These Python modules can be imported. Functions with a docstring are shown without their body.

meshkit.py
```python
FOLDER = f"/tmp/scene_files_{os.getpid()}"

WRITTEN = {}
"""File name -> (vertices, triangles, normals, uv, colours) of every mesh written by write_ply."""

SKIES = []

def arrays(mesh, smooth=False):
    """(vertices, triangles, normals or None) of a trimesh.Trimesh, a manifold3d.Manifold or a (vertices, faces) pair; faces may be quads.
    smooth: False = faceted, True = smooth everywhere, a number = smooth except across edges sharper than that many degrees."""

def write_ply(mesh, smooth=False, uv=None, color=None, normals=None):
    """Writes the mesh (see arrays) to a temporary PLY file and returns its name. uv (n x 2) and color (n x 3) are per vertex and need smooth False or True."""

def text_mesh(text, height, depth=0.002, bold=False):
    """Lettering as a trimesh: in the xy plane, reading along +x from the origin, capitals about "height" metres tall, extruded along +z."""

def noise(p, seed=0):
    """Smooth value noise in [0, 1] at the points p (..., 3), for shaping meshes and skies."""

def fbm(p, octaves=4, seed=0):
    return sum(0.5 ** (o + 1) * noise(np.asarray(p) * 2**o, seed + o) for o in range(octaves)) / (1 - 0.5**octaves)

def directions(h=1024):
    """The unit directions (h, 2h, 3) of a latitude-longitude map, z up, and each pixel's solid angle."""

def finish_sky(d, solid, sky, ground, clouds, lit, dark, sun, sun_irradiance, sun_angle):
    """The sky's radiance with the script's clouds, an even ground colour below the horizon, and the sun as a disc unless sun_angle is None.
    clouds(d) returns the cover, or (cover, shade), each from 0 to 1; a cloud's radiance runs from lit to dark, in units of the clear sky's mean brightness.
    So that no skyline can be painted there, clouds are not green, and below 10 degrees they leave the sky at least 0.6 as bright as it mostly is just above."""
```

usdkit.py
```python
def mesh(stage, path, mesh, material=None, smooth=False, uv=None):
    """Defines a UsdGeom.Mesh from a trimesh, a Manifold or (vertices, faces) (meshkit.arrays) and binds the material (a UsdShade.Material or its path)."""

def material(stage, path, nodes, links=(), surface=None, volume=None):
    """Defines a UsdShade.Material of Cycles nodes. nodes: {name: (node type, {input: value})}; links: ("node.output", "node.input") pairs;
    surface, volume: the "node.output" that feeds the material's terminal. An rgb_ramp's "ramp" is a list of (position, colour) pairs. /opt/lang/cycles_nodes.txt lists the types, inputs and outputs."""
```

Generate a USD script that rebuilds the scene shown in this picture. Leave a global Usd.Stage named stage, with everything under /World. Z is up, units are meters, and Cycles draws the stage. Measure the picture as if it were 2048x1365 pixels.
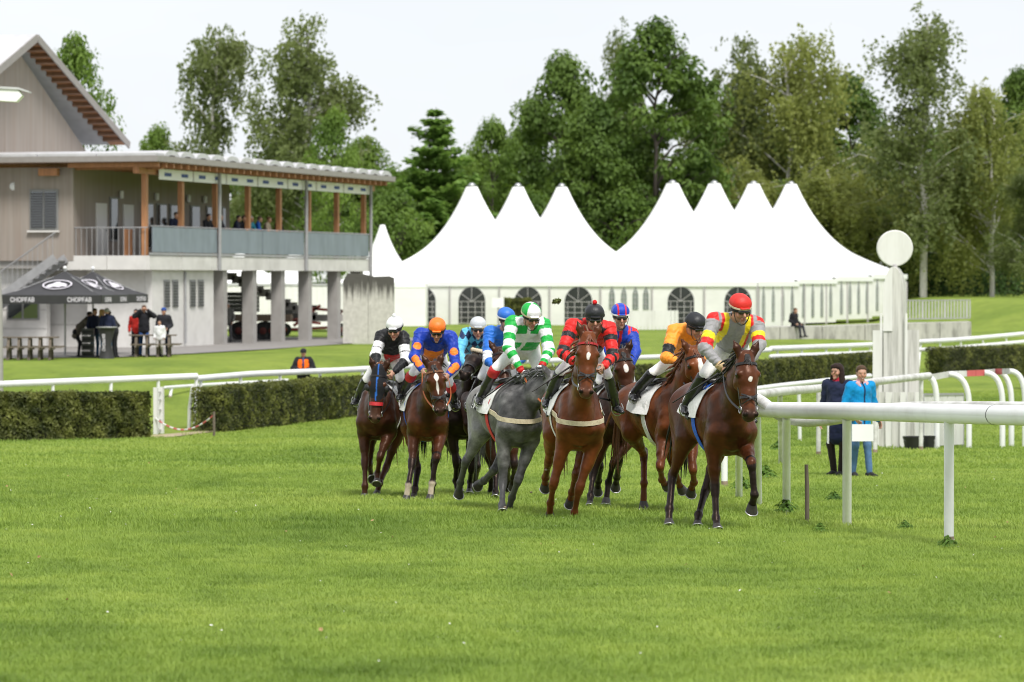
import math, random
import numpy as np, trimesh, usdkit, meshkit
from pxr import Usd, UsdGeom, UsdLux, UsdShade, Gf, Sdf, Vt

stage = Usd.Stage.CreateInMemory()
UsdGeom.SetStageUpAxis(stage, 'Z')
UsdGeom.SetStageMetersPerUnit(stage, 1.0)
UsdGeom.Xform.Define(stage, '/World')
UsdGeom.Scope.Define(stage, '/World/Looks')
rng = np.random.default_rng(7)

# ------------------------------------------------------------------ camera, sky, light
FPX, CAMZ, PITCH = 7000.0, 1.5, math.atan(122.5 / 7000.0)      # lens in pixels of a 2048 wide frame
cam = UsdGeom.Camera.Define(stage, '/World/camera')
cam.CreateHorizontalApertureAttr(36.0)
cam.CreateVerticalApertureAttr(36.0 * 682 / 1024)
cam.CreateFocalLengthAttr(36.0 * FPX / 2048)
cam.CreateFStopAttr(4.0)
cam.CreateFocusDistanceAttr(35.0)
cam.CreateClippingRangeAttr(Gf.Vec2f(0.5, 3000))
cam.CreateExposureAttr(1.34)
cam.AddTranslateOp().Set(Gf.Vec3d(0, 0, CAMZ))
cam.AddRotateXOp().Set(90 - math.degrees(PITCH))

SUN_EL, SUN_AZ = math.radians(54), math.radians(162)            # high soft sun behind thin cloud, over the photographer's right shoulder
sd = np.array([math.sin(SUN_AZ) * math.cos(SUN_EL), math.cos(SUN_AZ) * math.cos(SUN_EL), math.sin(SUN_EL)])
dome = UsdLux.DomeLight.Define(stage, '/World/sky')
skymat = usdkit.material(stage, '/World/Looks/sky_cloud', {
    'tc': ('texture_coordinate', {}),
    'sky': ('sky_texture', {'sky_type': 'single_scattering', 'sun_disc': False, 'sun_elevation': SUN_EL, 'sun_rotation': SUN_AZ}),
    'map': ('mapping', {'scale': (1.0, 1.0, 2.5)}),
    'n': ('noise_texture', {'scale': 2.2, 'detail': 5, 'roughness': 0.55}),
    'r': ('rgb_ramp', {'ramp': [(0.25, (6.5, 6.8, 7.2)), (0.5, (7.3, 7.5, 7.75)), (0.75, (7.9, 7.95, 8.05))]}),
    'm': ('mix', {'fac': 0.93}),
    'bg': ('background_shader', {'strength': 0.053}),
}, [('tc.generated', 'map.vector'), ('map.vector', 'n.vector'), ('n.fac', 'r.fac'), ('sky.color', 'm.color1'), ('r.color', 'm.color2'), ('m.color', 'bg.color')], surface='bg.background')
UsdShade.MaterialBindingAPI.Apply(dome.GetPrim()).Bind(skymat)
sun = UsdLux.DistantLight.Define(stage, '/World/sun')
sun.CreateIntensityAttr(0.40)
sun.CreateAngleAttr(16.0)
sun.CreateNormalizeAttr(True)
sun.CreateColorAttr(Gf.Vec3f(1.0, 0.965, 0.91))
_q = Gf.Rotation(Gf.Vec3d(0, 0, 1), Gf.Vec3d(*map(float, sd)))
sun.AddTransformOp().Set(Gf.Matrix4d().SetRotate(_q))

# ------------------------------------------------------------------ pixels of the photograph to places
def ray(u, v):
    a, b = (u - 1024) / FPX, -(v - 682.5) / FPX
    f, up = np.array([0, math.cos(PITCH), -math.sin(PITCH)]), np.array([0, math.sin(PITCH), math.cos(PITCH)])
    return f + a * np.array([1.0, 0, 0]) + b * up
CAM = np.array([0, 0, CAMZ])
def at(u, v, Y):
    d = ray(u, v)
    return CAM + d * (Y / d[1])
HX = np.array([-40, -12.3, -9.0, -4.8, 8.9, 13.8, 17.8, 22.0, 60.])
HY = np.array([82, 84, 88.5, 103, 122, 135, 145.5, 149.5, 160.])
def smooth(t):
    t = np.clip(t, 0, 1)
    return t * t * (3 - 2 * t)
def ground_z(x, y):
    x, y = np.asarray(x, float), np.asarray(y, float)
    yh = np.interp(x, HX, HY)
    front = -0.0285 * np.minimum(y, 87)
    rise = smooth((y - yh - 2.5) / 24.0)
    z = front + rise * 1.26
    z = z + 1.5 * smooth((x - 22.5) / 7) * smooth((y - 172) / 26)
    und = (meshkit.noise(np.stack([x * 0.12, y * 0.12, 0 * x], -1), 3) - 0.5) * 0.07 * smooth((y - 8) / 10)
    return z + und
def on_ground(u, v):
    d = ray(u, v)
    lo, hi = 4.0, 400.0
    for t in np.arange(8.0, 400.0, 0.5):
        p = CAM + d * (t / d[1])
        if p[2] < float(ground_z(p[0], p[1])):
            hi = t; lo = t - 0.5
            break
    for _ in range(30):
        m = 0.5 * (lo + hi)
        p = CAM + d * (m / d[1])
        if p[2] < float(ground_z(p[0], p[1])): hi = m
        else: lo = m
    p = CAM + d * (hi / d[1])
    p[2] = float(ground_z(p[0], p[1]))
    return p
def gp(x, y): return np.array([x, y, float(ground_z(x, y))])

# ------------------------------------------------------------------ naming and parts
_used = {}
class Thing:
    def __init__(s, path, loc, rot): s.path, s.loc, s.rot = path, np.asarray(loc, float), rot
def numbered(parent, name):
    k = (parent, name); n = _used.get(k, 0); _used[k] = n + 1
    return f'{parent}/{name}' if n == 0 else f'{parent}/{name}_{n:03d}'
def tag(prim, label=None, cat=None, group=None, kind=None):
    for k, v in (('label', label), ('category', cat), ('group', group), ('kind', kind)):
        if v: prim.SetCustomDataByKey(k, v)
def thing(name, label, cat, loc=(0, 0, 0), rot=0.0, group=None, kind=None):
    path = numbered('/World', name)
    x = UsdGeom.Xform.Define(stage, path)
    x.AddTranslateOp().Set(Gf.Vec3d(*map(float, loc)))
    if rot: x.AddRotateZOp().Set(math.degrees(rot))
    tag(x.GetPrim(), label, cat, group, kind)
    return Thing(path, loc, rot)
def copy_thing(src, name, label, cat, loc, rot=0.0, scale=1.0, group=None):
    path = numbered('/World', name)
    x = UsdGeom.Xform.Define(stage, path)
    x.AddTranslateOp().Set(Gf.Vec3d(*map(float, loc)))
    x.AddRotateZOp().Set(math.degrees(rot))
    if np.ndim(scale) or scale != 1.0:
        sc = np.broadcast_to(scale, 3)
        x.AddScaleOp().Set(Gf.Vec3f(*map(float, sc)))
    p = x.GetPrim()
    p.GetReferences().AddInternalReference(Sdf.Path(src))
    p.SetInstanceable(True)
    tag(p, label, cat, group)
    return Thing(path, loc, rot)
def part(t, name, mesh, m, smooth=False, tint=None, label=None, world=False, kind=None):
    """t: Thing or Thing path of a part. Returns the new part (for sub-parts). world=True: mesh is given in world coordinates of an unrotated thing."""
    v, f = mesh
    v = np.asarray(v, float)
    if world: v = v - t.loc
    path = numbered(t.path, name)
    if tint is not None and smooth not in (True, False): smooth = True
    pm = usdkit.mesh(stage, path, (v, f), m, smooth=smooth)
    if tint is not None:
        UsdGeom.PrimvarsAPI(pm).CreatePrimvar('tint', Sdf.ValueTypeNames.Color3fArray, 'vertex').Set(Vt.Vec3fArray.FromNumpy(np.asarray(tint, np.float32)))
    tag(pm.GetPrim(), label, None, None, kind)
    return Thing(path, t.loc, t.rot)
def top(name, mesh, m, label=None, cat=None, group=None, kind=None, smooth=False, tint=None):
    v, f = mesh
    path = numbered('/World', name)
    pm = usdkit.mesh(stage, path, (np.asarray(v, float), f), m, smooth=smooth)
    if tint is not None:
        UsdGeom.PrimvarsAPI(pm).CreatePrimvar('tint', Sdf.ValueTypeNames.Color3fArray, 'vertex').Set(Vt.Vec3fArray.FromNumpy(np.asarray(tint, np.float32)))
    tag(pm.GetPrim(), label, cat, group, kind)
    return pm

# ------------------------------------------------------------------ materials
_mats = {}
def lin(r, g, b):
    c = np.array([r, g, b]) / 255.0
    return tuple(np.where(c <= 0.04045, c / 12.92, ((c + 0.055) / 1.055) ** 2.4))
def mat(name, color, rough=0.6, var=0.18, scale=6.0, metallic=0.0, bump=0.0, bscale=40.0, spec=0.5, stretch=(1, 1, 1), dirt=None, dscale=2.0, damt=0.5, coords='tc.object'):
    """Plain surface: colour broken up by two noises, optional stains and fine relief."""
    if name in _mats: return _mats[name]
    c = np.array(color, float)
    nodes = {'tc': ('texture_coordinate', {}), 'geo': ('geometry', {}), 'map': ('mapping', {'scale': stretch}),
             'n': ('noise_texture', {'scale': scale, 'detail': 5, 'roughness': 0.6}),
             'r': ('rgb_ramp', {'ramp': [(0.25, tuple(c * (1 - var))), (0.75, tuple(np.minimum(c * (1 + var), 0.97)))]}),
             'p': ('principled_bsdf', {'roughness': rough, 'metallic': metallic, 'specular_ior_level': spec})}
    src = coords
    links = [(src, 'map.vector'), ('map.vector', 'n.vector'), ('n.fac', 'r.fac')]
    last = 'r.color'
    if dirt is not None:
        nodes['dn'] = ('noise_texture', {'scale': dscale, 'detail': 6, 'roughness': 0.7})
        nodes['dr'] = ('rgb_ramp', {'ramp': [(0.45, (0, 0, 0)), (0.75, (damt,) * 3)]})
        nodes['dm'] = ('mix', {'color2': tuple(dirt)})
        links += [('map.vector', 'dn.vector'), ('dn.fac', 'dr.fac'), ('dr.color', 'dm.fac'), (last, 'dm.color1')]
        last = 'dm.color'
    links.append((last, 'p.base_color'))
    if bump:
        nodes['bn'] = ('noise_texture', {'scale': bscale, 'detail': 3})
        nodes['b'] = ('bump', {'strength': bump, 'distance': 0.02})
        links += [('map.vector', 'bn.vector'), ('bn.fac', 'b.height'), ('b.normal', 'p.normal')]
    _mats[name] = usdkit.material(stage, '/World/Looks/' + name, nodes, links, surface='p.BSDF')
    return _mats[name]
def tinted(name, rough=0.5, var=0.2, scale=25.0, spec=0.5, bump=0.15, bscale=120.0, sheen=0.0, sub=0.0, stretch=(1, 1, 1), stint=(1, 1, 1)):
    """Colour from the mesh's own tint (coat markings, printed silks, skin), broken up by noise."""
    if name in _mats: return _mats[name]
    nodes = {'tc': ('texture_coordinate', {}), 'a': ('attribute', {'attribute': 'tint'}), 'map': ('mapping', {'scale': stretch}),
             'n': ('noise_texture', {'scale': scale, 'detail': 5, 'roughness': 0.65}),
             'r': ('rgb_ramp', {'ramp': [(0.3, (1 - var,) * 3), (0.7, (1 + var,) * 3)]}),
             'm': ('mix', {'mix_type': 'multiply', 'fac': 1.0}),
             'bn': ('noise_texture', {'scale': bscale, 'detail': 2}), 'b': ('bump', {'strength': bump, 'distance': 0.01}),
             'p': ('principled_bsdf', {'roughness': rough, 'specular_ior_level': spec, 'sheen_weight': sheen, 'sheen_roughness': 0.4, 'subsurface_weight': sub, 'subsurface_scale': 0.01, 'subsurface_radius': (1.0, 0.4, 0.2), 'specular_tint': stint})}
    links = [('tc.object', 'map.vector'), ('map.vector', 'n.vector'), ('n.fac', 'r.fac'), ('a.color', 'm.color1'), ('r.color', 'm.color2'), ('m.color', 'p.base_color'),
             ('map.vector', 'bn.vector'), ('bn.fac', 'b.height'), ('b.normal', 'p.normal')]
    _mats[name] = usdkit.material(stage, '/World/Looks/' + name, nodes, links, surface='p.BSDF')
    return _mats[name]
def leafmat(name, dark, light, trans=0.35, rough=0.55, wscale=0.35, wamp=0.9):
    """Leaves: every leaf its own tone, and broad drifts of tone through the crown."""
    if name in _mats: return _mats[name]
    d, l = np.array(dark), np.array(light)
    nodes = {'g': ('geometry', {}), 'n': ('noise_texture', {'scale': wscale, 'detail': 3}), 'ad': ('math', {'math_type': 'multiply_add', 'value2': 0.55}),
             'sb': ('math', {'math_type': 'multiply_add', 'value2': wamp, 'value3': 0.25 - wamp / 2}),
             'r': ('rgb_ramp', {'ramp': [(0.0, tuple(d)), (0.5, tuple((d + l) / 2)), (1.0, tuple(l))]}),
             'p': ('principled_bsdf', {'roughness': rough, 'specular_ior_level': 0.3}), 't': ('translucent_bsdf', {}),
             'hs': ('hsv', {'hue': 0.49, 'saturation': 1.05, 'value': 1.2}), 'mx': ('mix_closure', {'fac': trans})}
    links = [('g.position', 'n.vector'), ('n.fac', 'sb.value1'), ('g.random_per_island', 'ad.value1'), ('sb.value', 'ad.value3'), ('ad.value', 'r.fac'),
             ('r.color', 'p.base_color'), ('r.color', 'hs.color'), ('hs.color', 't.color'), ('p.BSDF', 'mx.closure1'), ('t.BSDF', 'mx.closure2')]
    _mats[name] = usdkit.material(stage, '/World/Looks/' + name, nodes, links, surface='mx.closure')
    return _mats[name]

# ------------------------------------------------------------------ plain geometry
def unit(v): v = np.asarray(v, float); return v / (np.linalg.norm(v) + 1e-12)
def unit3(v): return v / (np.linalg.norm(v, axis=-1, keepdims=True) + 1e-9)
def cat(ms):
    vs, fs, n = [], [], 0
    for v, f in ms:
        v, f = np.asarray(v, float), np.asarray(f, int)
        if f.shape[1] == 4: f = np.vstack([f[:, [0, 1, 2]], f[:, [0, 2, 3]]])
        vs.append(v); fs.append(f + n); n += len(v)
    return np.vstack(vs), np.vstack(fs)
_BF = np.array([[0, 2, 3, 1], [4, 5, 7, 6], [0, 1, 5, 4], [2, 6, 7, 3], [0, 4, 6, 2], [1, 3, 7, 5]])
def box(c, size, axes=None):
    """Box by centre and size; axes: three unit vectors (rows)."""
    s = np.array([[x, y, z] for x in (-.5, .5) for y in (-.5, .5) for z in (-.5, .5)]) * np.asarray(size, float)
    if axes is not None: s = s @ np.asarray(axes, float)
    f = np.vstack([_BF[:, [0, 1, 2]], _BF[:, [0, 2, 3]]])
    return s + np.asarray(c, float), f
def beam(a, b, w, h, up=(0, 0, 1)):
    a, b = np.asarray(a, float), np.asarray(b, float)
    d = b - a; L = np.linalg.norm(d); d = d / L
    up = np.asarray(up, float)
    if abs(d @ up) > 0.98: up = np.array([0, 1.0, 0])
    s = np.cross(d, up); s /= np.linalg.norm(s)
    u = np.cross(s, d)
    return box((a + b) / 2, (L, w, h), (d, s, u))
def tube(pts, r, sides=10, caps=True):
    p = np.asarray(pts, float); n = len(p)
    r = np.broadcast_to(np.asarray(r, float), (n,))
    t = np.gradient(p, axis=0); t /= np.linalg.norm(t, axis=1, keepdims=True) + 1e-12
    a = np.array([0, 0, 1.0]) if abs(t[0, 2]) < 0.9 else np.array([1.0, 0, 0])
    A = []
    for k in range(n):
        a = a - t[k] * (a @ t[k]); a /= np.linalg.norm(a) + 1e-12
        A.append(a)
    A = np.array(A); B = np.cross(t, A)
    ang = np.arange(sides) * 2 * np.pi / sides
    v = p[:, None] + r[:, None, None] * (np.cos(ang)[None, :, None] * A[:, None] + np.sin(ang)[None, :, None] * B[:, None])
    v = v.reshape(-1, 3)
    i, j = np.meshgrid(np.arange(n - 1), np.arange(sides), indexing='ij')
    q = np.stack([i * sides + j, i * sides + (j + 1) % sides, (i + 1) * sides + (j + 1) % sides, (i + 1) * sides + j], -1).reshape(-1, 4)
    f = np.vstack([q[:, [0, 1, 2]], q[:, [0, 2, 3]]])
    if caps:
        v = np.vstack([v, p[0], p[-1]]); c0, c1 = len(v) - 2, len(v) - 1
        jj = np.arange(sides); kk = (jj + 1) % sides
        f = np.vstack([f, np.stack([np.full(sides, c0), kk, jj], 1), np.stack([np.full(sides, c1), (n - 1) * sides + jj, (n - 1) * sides + kk], 1)])
    return v, f
def lathe(profile, c=(0, 0, 0), sides=24, axis='z'):
    pr = np.asarray(profile, float)
    ang = np.arange(sides) * 2 * np.pi / sides
    v = np.stack([pr[:, 0, None] * np.cos(ang), pr[:, 0, None] * np.sin(ang), np.repeat(pr[:, 1, None], sides, 1)], -1).reshape(-1, 3)
    n = len(pr)
    i, j = np.meshgrid(np.arange(n - 1), np.arange(sides), indexing='ij')
    q = np.stack([i * sides + j, i * sides + (j + 1) % sides, (i + 1) * sides + (j + 1) % sides, (i + 1) * sides + j], -1).reshape(-1, 4)
    if axis == 'y': v = v[:, [0, 2, 1]] * np.array([1, 1, -1])
    if axis == 'x': v = v[:, [2, 1, 0]] * np.array([1, 1, -1])
    return v + np.asarray(c, float), np.vstack([q[:, [0, 1, 2]], q[:, [0, 2, 3]]])
def prism(poly, o, ex, ey, ez, depth):
    """Polygon (2D) in the plane o + x*ex + y*ey, extruded along ez by depth."""
    from shapely.geometry import Polygon
    pg = poly if hasattr(poly, 'exterior') else Polygon(poly)
    m = trimesh.creation.extrude_polygon(pg, depth, engine='earcut')
    v = np.asarray(m.vertices)
    M = np.array([ex, ey, ez], float)
    f = np.asarray(m.faces)
    if np.linalg.det(M) < 0: f = f[:, ::-1]
    return v @ M + np.asarray(o, float), f
def grid_mesh(P):
    """Sheet from an (n, m, 3) array of points."""
    n, m = P.shape[:2]
    i, j = np.meshgrid(np.arange(n - 1), np.arange(m - 1), indexing='ij')
    q = np.stack([i * m + j, (i + 1) * m + j, (i + 1) * m + j + 1, i * m + j + 1], -1).reshape(-1, 4)
    return P.reshape(-1, 3), np.vstack([q[:, [0, 1, 2]], q[:, [0, 2, 3]]])
def leaf_cards(c, nrm, size, r, fold=0.25, droop=None):
    """One folded leaf (4 triangles... two quads sharing a midrib, as 2 triangles each side merged to 2) per centre."""
    n = len(c)
    nrm = nrm / (np.linalg.norm(nrm, axis=1, keepdims=True) + 1e-9)
    a = r.normal(size=(n, 3)) if droop is None else droop
    a = a - nrm * (a * nrm).sum(1, keepdims=True); a /= np.linalg.norm(a, axis=1, keepdims=True) + 1e-9
    b = np.cross(nrm, a)
    s = np.broadcast_to(size, (n,))[:, None]
    tip, base = c + a * s * 0.5, c - a * s * 0.5
    l = c + b * s * 0.32 + nrm * s * fold * 0.4; rr = c - b * s * 0.32 + nrm * s * fold * 0.4
    v = np.stack([base, l, tip, rr], 1).reshape(-1, 3)
    k = np.arange(n)[:, None] * 4
    f = np.vstack([k + [0, 2, 1], k + [0, 3, 2]])
    return v, f
def rotz(v, a, o=(0, 0, 0)):
    c, s = math.cos(a), math.sin(a)
    return np.asarray(v) @ np.array([[c, s, 0], [-s, c, 0], [0, 0, 1]]) + np.asarray(o, float)
# ------------------------------------------------------------------ ground, turf, sky
ys = np.concatenate([np.arange(-30, 90, 1.0), np.arange(90, 210, 2.0), np.arange(210, 420, 10), [500, 700, 1000, 1600, 2600]])
xs = np.concatenate([[-1600, -700, -300, -150, -90], np.arange(-60, -24, 4), np.arange(-24, 36, 1.0), np.arange(36, 64, 4), [90, 150, 300, 700, 1600]])
GX, GY = np.meshgrid(xs, ys, indexing='ij')
GZ = ground_z(GX, GY)
turf = usdkit.material(stage, '/World/Looks/turf', {
    'g': ('geometry', {}),
    'n1': ('noise_texture', {'scale': 0.16, 'detail': 4, 'roughness': 0.6}), 'n2': ('noise_texture', {'scale': 1.3, 'detail': 6, 'roughness': 0.7}), 'n3': ('noise_texture', {'scale': 26.0, 'detail': 4, 'roughness': 0.7}),
    'mp': ('mapping', {'scale': (1.0, 0.35, 1.0)}),
    'r1': ('rgb_ramp', {'ramp': [(0.3, (0.136, 0.205, 0.032)), (0.5, (0.198, 0.270, 0.045)), (0.72, (0.255, 0.320, 0.062))]}),
    'r2': ('rgb_ramp', {'ramp': [(0.25, (0.68, 0.70, 0.62)), (0.5, (1, 1, 1)), (0.8, (1.22, 1.16, 1.1))]}),
    'r3': ('rgb_ramp', {'ramp': [(0.3, (0.62, 0.66, 0.55)), (0.7, (1.18, 1.15, 1.1))]}),
    'm1': ('mix', {'mix_type': 'multiply', 'fac': 1.0}), 'm2': ('mix', {'mix_type': 'multiply', 'fac': 1.0}),
    'b': ('bump', {'strength': 0.7, 'distance': 0.05}),
    'p': ('principled_bsdf', {'roughness': 0.9, 'specular_ior_level': 0.15}),
}, [('g.position', 'mp.vector'), ('g.position', 'n1.vector'), ('mp.vector', 'n2.vector'), ('g.position', 'n3.vector'), ('n1.fac', 'r1.fac'), ('n2.fac', 'r2.fac'), ('n3.fac', 'r3.fac'),
    ('r1.color', 'm1.color1'), ('r2.color', 'm1.color2'), ('m1.color', 'm2.color1'), ('r3.color', 'm2.color2'), ('m2.color', 'p.base_color'), ('n3.fac', 'b.height'), ('b.normal', 'p.normal')], surface='p.BSDF')
top('ground', grid_mesh(np.stack([GX, GY, GZ], -1)), turf, kind='structure', smooth=True)

# grass: patches of single blades, laid over the track
blade = usdkit.material(stage, '/World/Looks/grass_blade', {
    'g': ('geometry', {}), 'n1': ('noise_texture', {'scale': 0.16, 'detail': 4, 'roughness': 0.6}), 'n2': ('noise_texture', {'scale': 1.3, 'detail': 6, 'roughness': 0.7}),
    'r1': ('rgb_ramp', {'ramp': [(0.3, (0.330, 0.445, 0.095)), (0.5, (0.490, 0.600, 0.138)), (0.72, (0.620, 0.695, 0.190))]}),
    'r2': ('rgb_ramp', {'ramp': [(0.28, (0.50, 0.58, 0.42)), (0.48, (0.95, 0.97, 0.92)), (0.75, (1.30, 1.20, 1.15))]}),
    'r3': ('rgb_ramp', {'ramp': [(0.0, (0.55, 0.62, 0.5)), (0.45, (0.95, 0.97, 0.9)), (0.93, (1.2, 1.15, 1.1)), (0.955, (1.7, 1.35, 2.2)), (1.0, (1.8, 1.4, 2.4))]}),
    'm1': ('mix', {'mix_type': 'multiply', 'fac': 1.0}), 'm2': ('mix', {'mix_type': 'multiply', 'fac': 1.0}),
    'p': ('principled_bsdf', {'roughness': 0.5, 'specular_ior_level': 0.3}), 't': ('translucent_bsdf', {}), 'mx': ('mix_closure', {'fac': 0.42}),
}, [('g.position', 'n1.vector'), ('g.position', 'n2.vector'), ('n1.fac', 'r1.fac'), ('n2.fac', 'r2.fac'), ('g.random_per_island', 'r3.fac'), ('r1.color', 'm1.color1'), ('r2.color', 'm1.color2'),
    ('m1.color', 'm2.color1'), ('r3.color', 'm2.color2'), ('m2.color', 'p.base_color'), ('m2.color', 't.color'), ('p.BSDF', 'mx.closure1'), ('t.BSDF', 'mx.closure2')], surface='mx.closure')
def grass_patch(n, half, hmin, hmax, width, r):
    x, y = r.uniform(-half, half, n), r.uniform(-half, half, n)
    clump = meshkit.noise(np.stack([x * 9, y * 9, 0 * x], -1), int(r.integers(99)))
    h = r.uniform(hmin, hmax, n) * (0.65 + 0.7 * clump)
    a = r.uniform(0, 2 * np.pi, n); lean = r.uniform(0.2, 1.3, n) * h
    d = np.stack([np.cos(a), np.sin(a), 0 * a], -1); s = np.stack([-np.sin(a), np.cos(a), 0 * a], -1) * (width * r.uniform(0.6, 1.3, n))[:, None] * 0.5
    b = np.stack([x, y, 0 * x - 0.01], -1)
    mid = b + d * lean[:, None] * 0.35 + np.stack([0 * h, 0 * h, h * 0.62], -1)
    tip = b + d * lean[:, None] + np.stack([0 * h, 0 * h, h], -1)
    v = np.stack([b - s, b + s, mid + s * 0.8, mid - s * 0.8, tip], 1).reshape(-1, 3)
    k = np.arange(n)[:, None] * 5
    return v, np.vstack([k + [0, 1, 2], k + [0, 2, 3], k + [3, 2, 4]])
GRASS_HOLES = []          # (x, y, radius) filled in later sections are not needed: blades may touch posts
def lay_grass():
    gr = UsdGeom.PointInstancer.Define(stage, '/World/grass')
    tag(gr.GetPrim(), 'short bright green turf blades covering the racetrack', 'grass', None, 'stuff')
    UsdGeom.Scope.Define(stage, '/World/grass/patches')
    r = np.random.default_rng(11)
    protos = []
    for k in range(5):
        protos.append(('near', grass_patch(1150, 0.30, 0.018, 0.052, 0.0062, r)))
    for k in range(4):
        protos.append(('mid', grass_patch(1000, 0.52, 0.02, 0.058, 0.010, r)))
    for k in range(3):
        protos.append(('far', grass_patch(900, 1.05, 0.025, 0.06, 0.020, r)))
    rel = gr.CreatePrototypesRel()
    for k, (nm, m) in enumerate(protos):
        p = usdkit.mesh(stage, f'/World/grass/patches/blades_{k:03d}', m, blade)
        rel.AddTarget(p.GetPath())
    pos, ori, idx, scl = [], [], [], []
    def fill(y0, y1, step, ids):
        for y in np.arange(y0, y1, step):
            w = y * 1024 / FPX * 1.06 + 0.6
            for x in np.arange(-w, w, step):
                xx, yy = x + r.uniform(-.1, .1) * step, y + r.uniform(-.1, .1) * step
                if yy > np.interp(xx, HX, HY) - 0.9: continue
                pos.append((xx, yy, float(ground_z(xx, yy)))); idx.append(int(r.choice(ids)))
                a = r.integers(4) * math.pi / 2 + r.uniform(-.3, .3)
                ori.append((math.cos(a / 2), 0, 0, math.sin(a / 2)))
                tall = meshkit.noise(np.array([[xx * 0.5, yy * 0.3, 0.0]]), 5)[0]
                s = 0.8 + 0.5 * tall
                scl.append((1, 1, s))
    fill(15.5, 34, 0.5, range(0, 5)); fill(34, 58, 0.86, range(5, 9)); fill(58, 125, 1.75, range(9, 12))
    gr.CreatePositionsAttr(Vt.Vec3fArray.FromNumpy(np.array(pos, np.float32)))
    gr.CreateProtoIndicesAttr(Vt.IntArray(idx))
    gr.CreateOrientationsAttr(Vt.QuathArray([Gf.Quath(float(o[0]), float(o[1]), float(o[2]), float(o[3])) for o in ori]))
    gr.CreateScalesAttr(Vt.Vec3fArray.FromNumpy(np.array(scl, np.float32)))
lay_grass()
# ------------------------------------------------------------------ grandstand (own axes: U to the left along the front, V back along the balcony, W up)
M_clad = mat('taupe_cladding', (0.30, 0.262, 0.232), 0.8, 0.16, 1.2, stretch=(6, 6, 0.25), bump=0.2, bscale=6, dirt=(0.23, 0.15, 0.11), dscale=0.5, damt=0.45)
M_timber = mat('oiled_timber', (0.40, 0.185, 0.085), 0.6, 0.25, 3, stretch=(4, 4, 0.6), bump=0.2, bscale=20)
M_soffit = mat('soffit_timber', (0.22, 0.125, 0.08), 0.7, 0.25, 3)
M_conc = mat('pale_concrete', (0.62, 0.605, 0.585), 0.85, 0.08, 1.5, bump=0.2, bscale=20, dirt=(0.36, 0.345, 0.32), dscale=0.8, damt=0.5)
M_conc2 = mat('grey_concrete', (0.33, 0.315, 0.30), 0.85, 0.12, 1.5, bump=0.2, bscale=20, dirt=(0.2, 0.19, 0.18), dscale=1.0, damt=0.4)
M_roofsheet = mat('grey_roof_sheet', (0.50, 0.50, 0.52), 0.5, 0.12, 2, stretch=(1, 1, 1), dirt=(0.36, 0.35, 0.34), dscale=1.2, damt=0.5)
M_fascia = mat('grey_fascia', (0.27, 0.25, 0.24), 0.6, 0.1, 4)
M_parapet = mat('blue_grey_panel', (0.205, 0.245, 0.285), 0.55, 0.16, 1.6, stretch=(1, 1, 0.3), dirt=(0.13, 0.16, 0.17), dscale=1.5, damt=0.7)
M_steelp = mat('galvanised_steel', (0.30, 0.30, 0.31), 0.5, 0.15, 5)
M_banner = mat('white_banner', (0.80, 0.80, 0.82), 0.7, 0.05, 5)
M_bmark = mat('blue_print', (0.06, 0.10, 0.32), 0.7, 0.1, 5)
M_door = mat('white_door', (0.66, 0.65, 0.64), 0.5, 0.04, 3)
M_frame = mat('grey_window_frame', (0.22, 0.22, 0.22), 0.5, 0.1, 6)
M_louvre = mat('dark_louvre', (0.05, 0.05, 0.052), 0.5, 0.2, 10)
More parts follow.
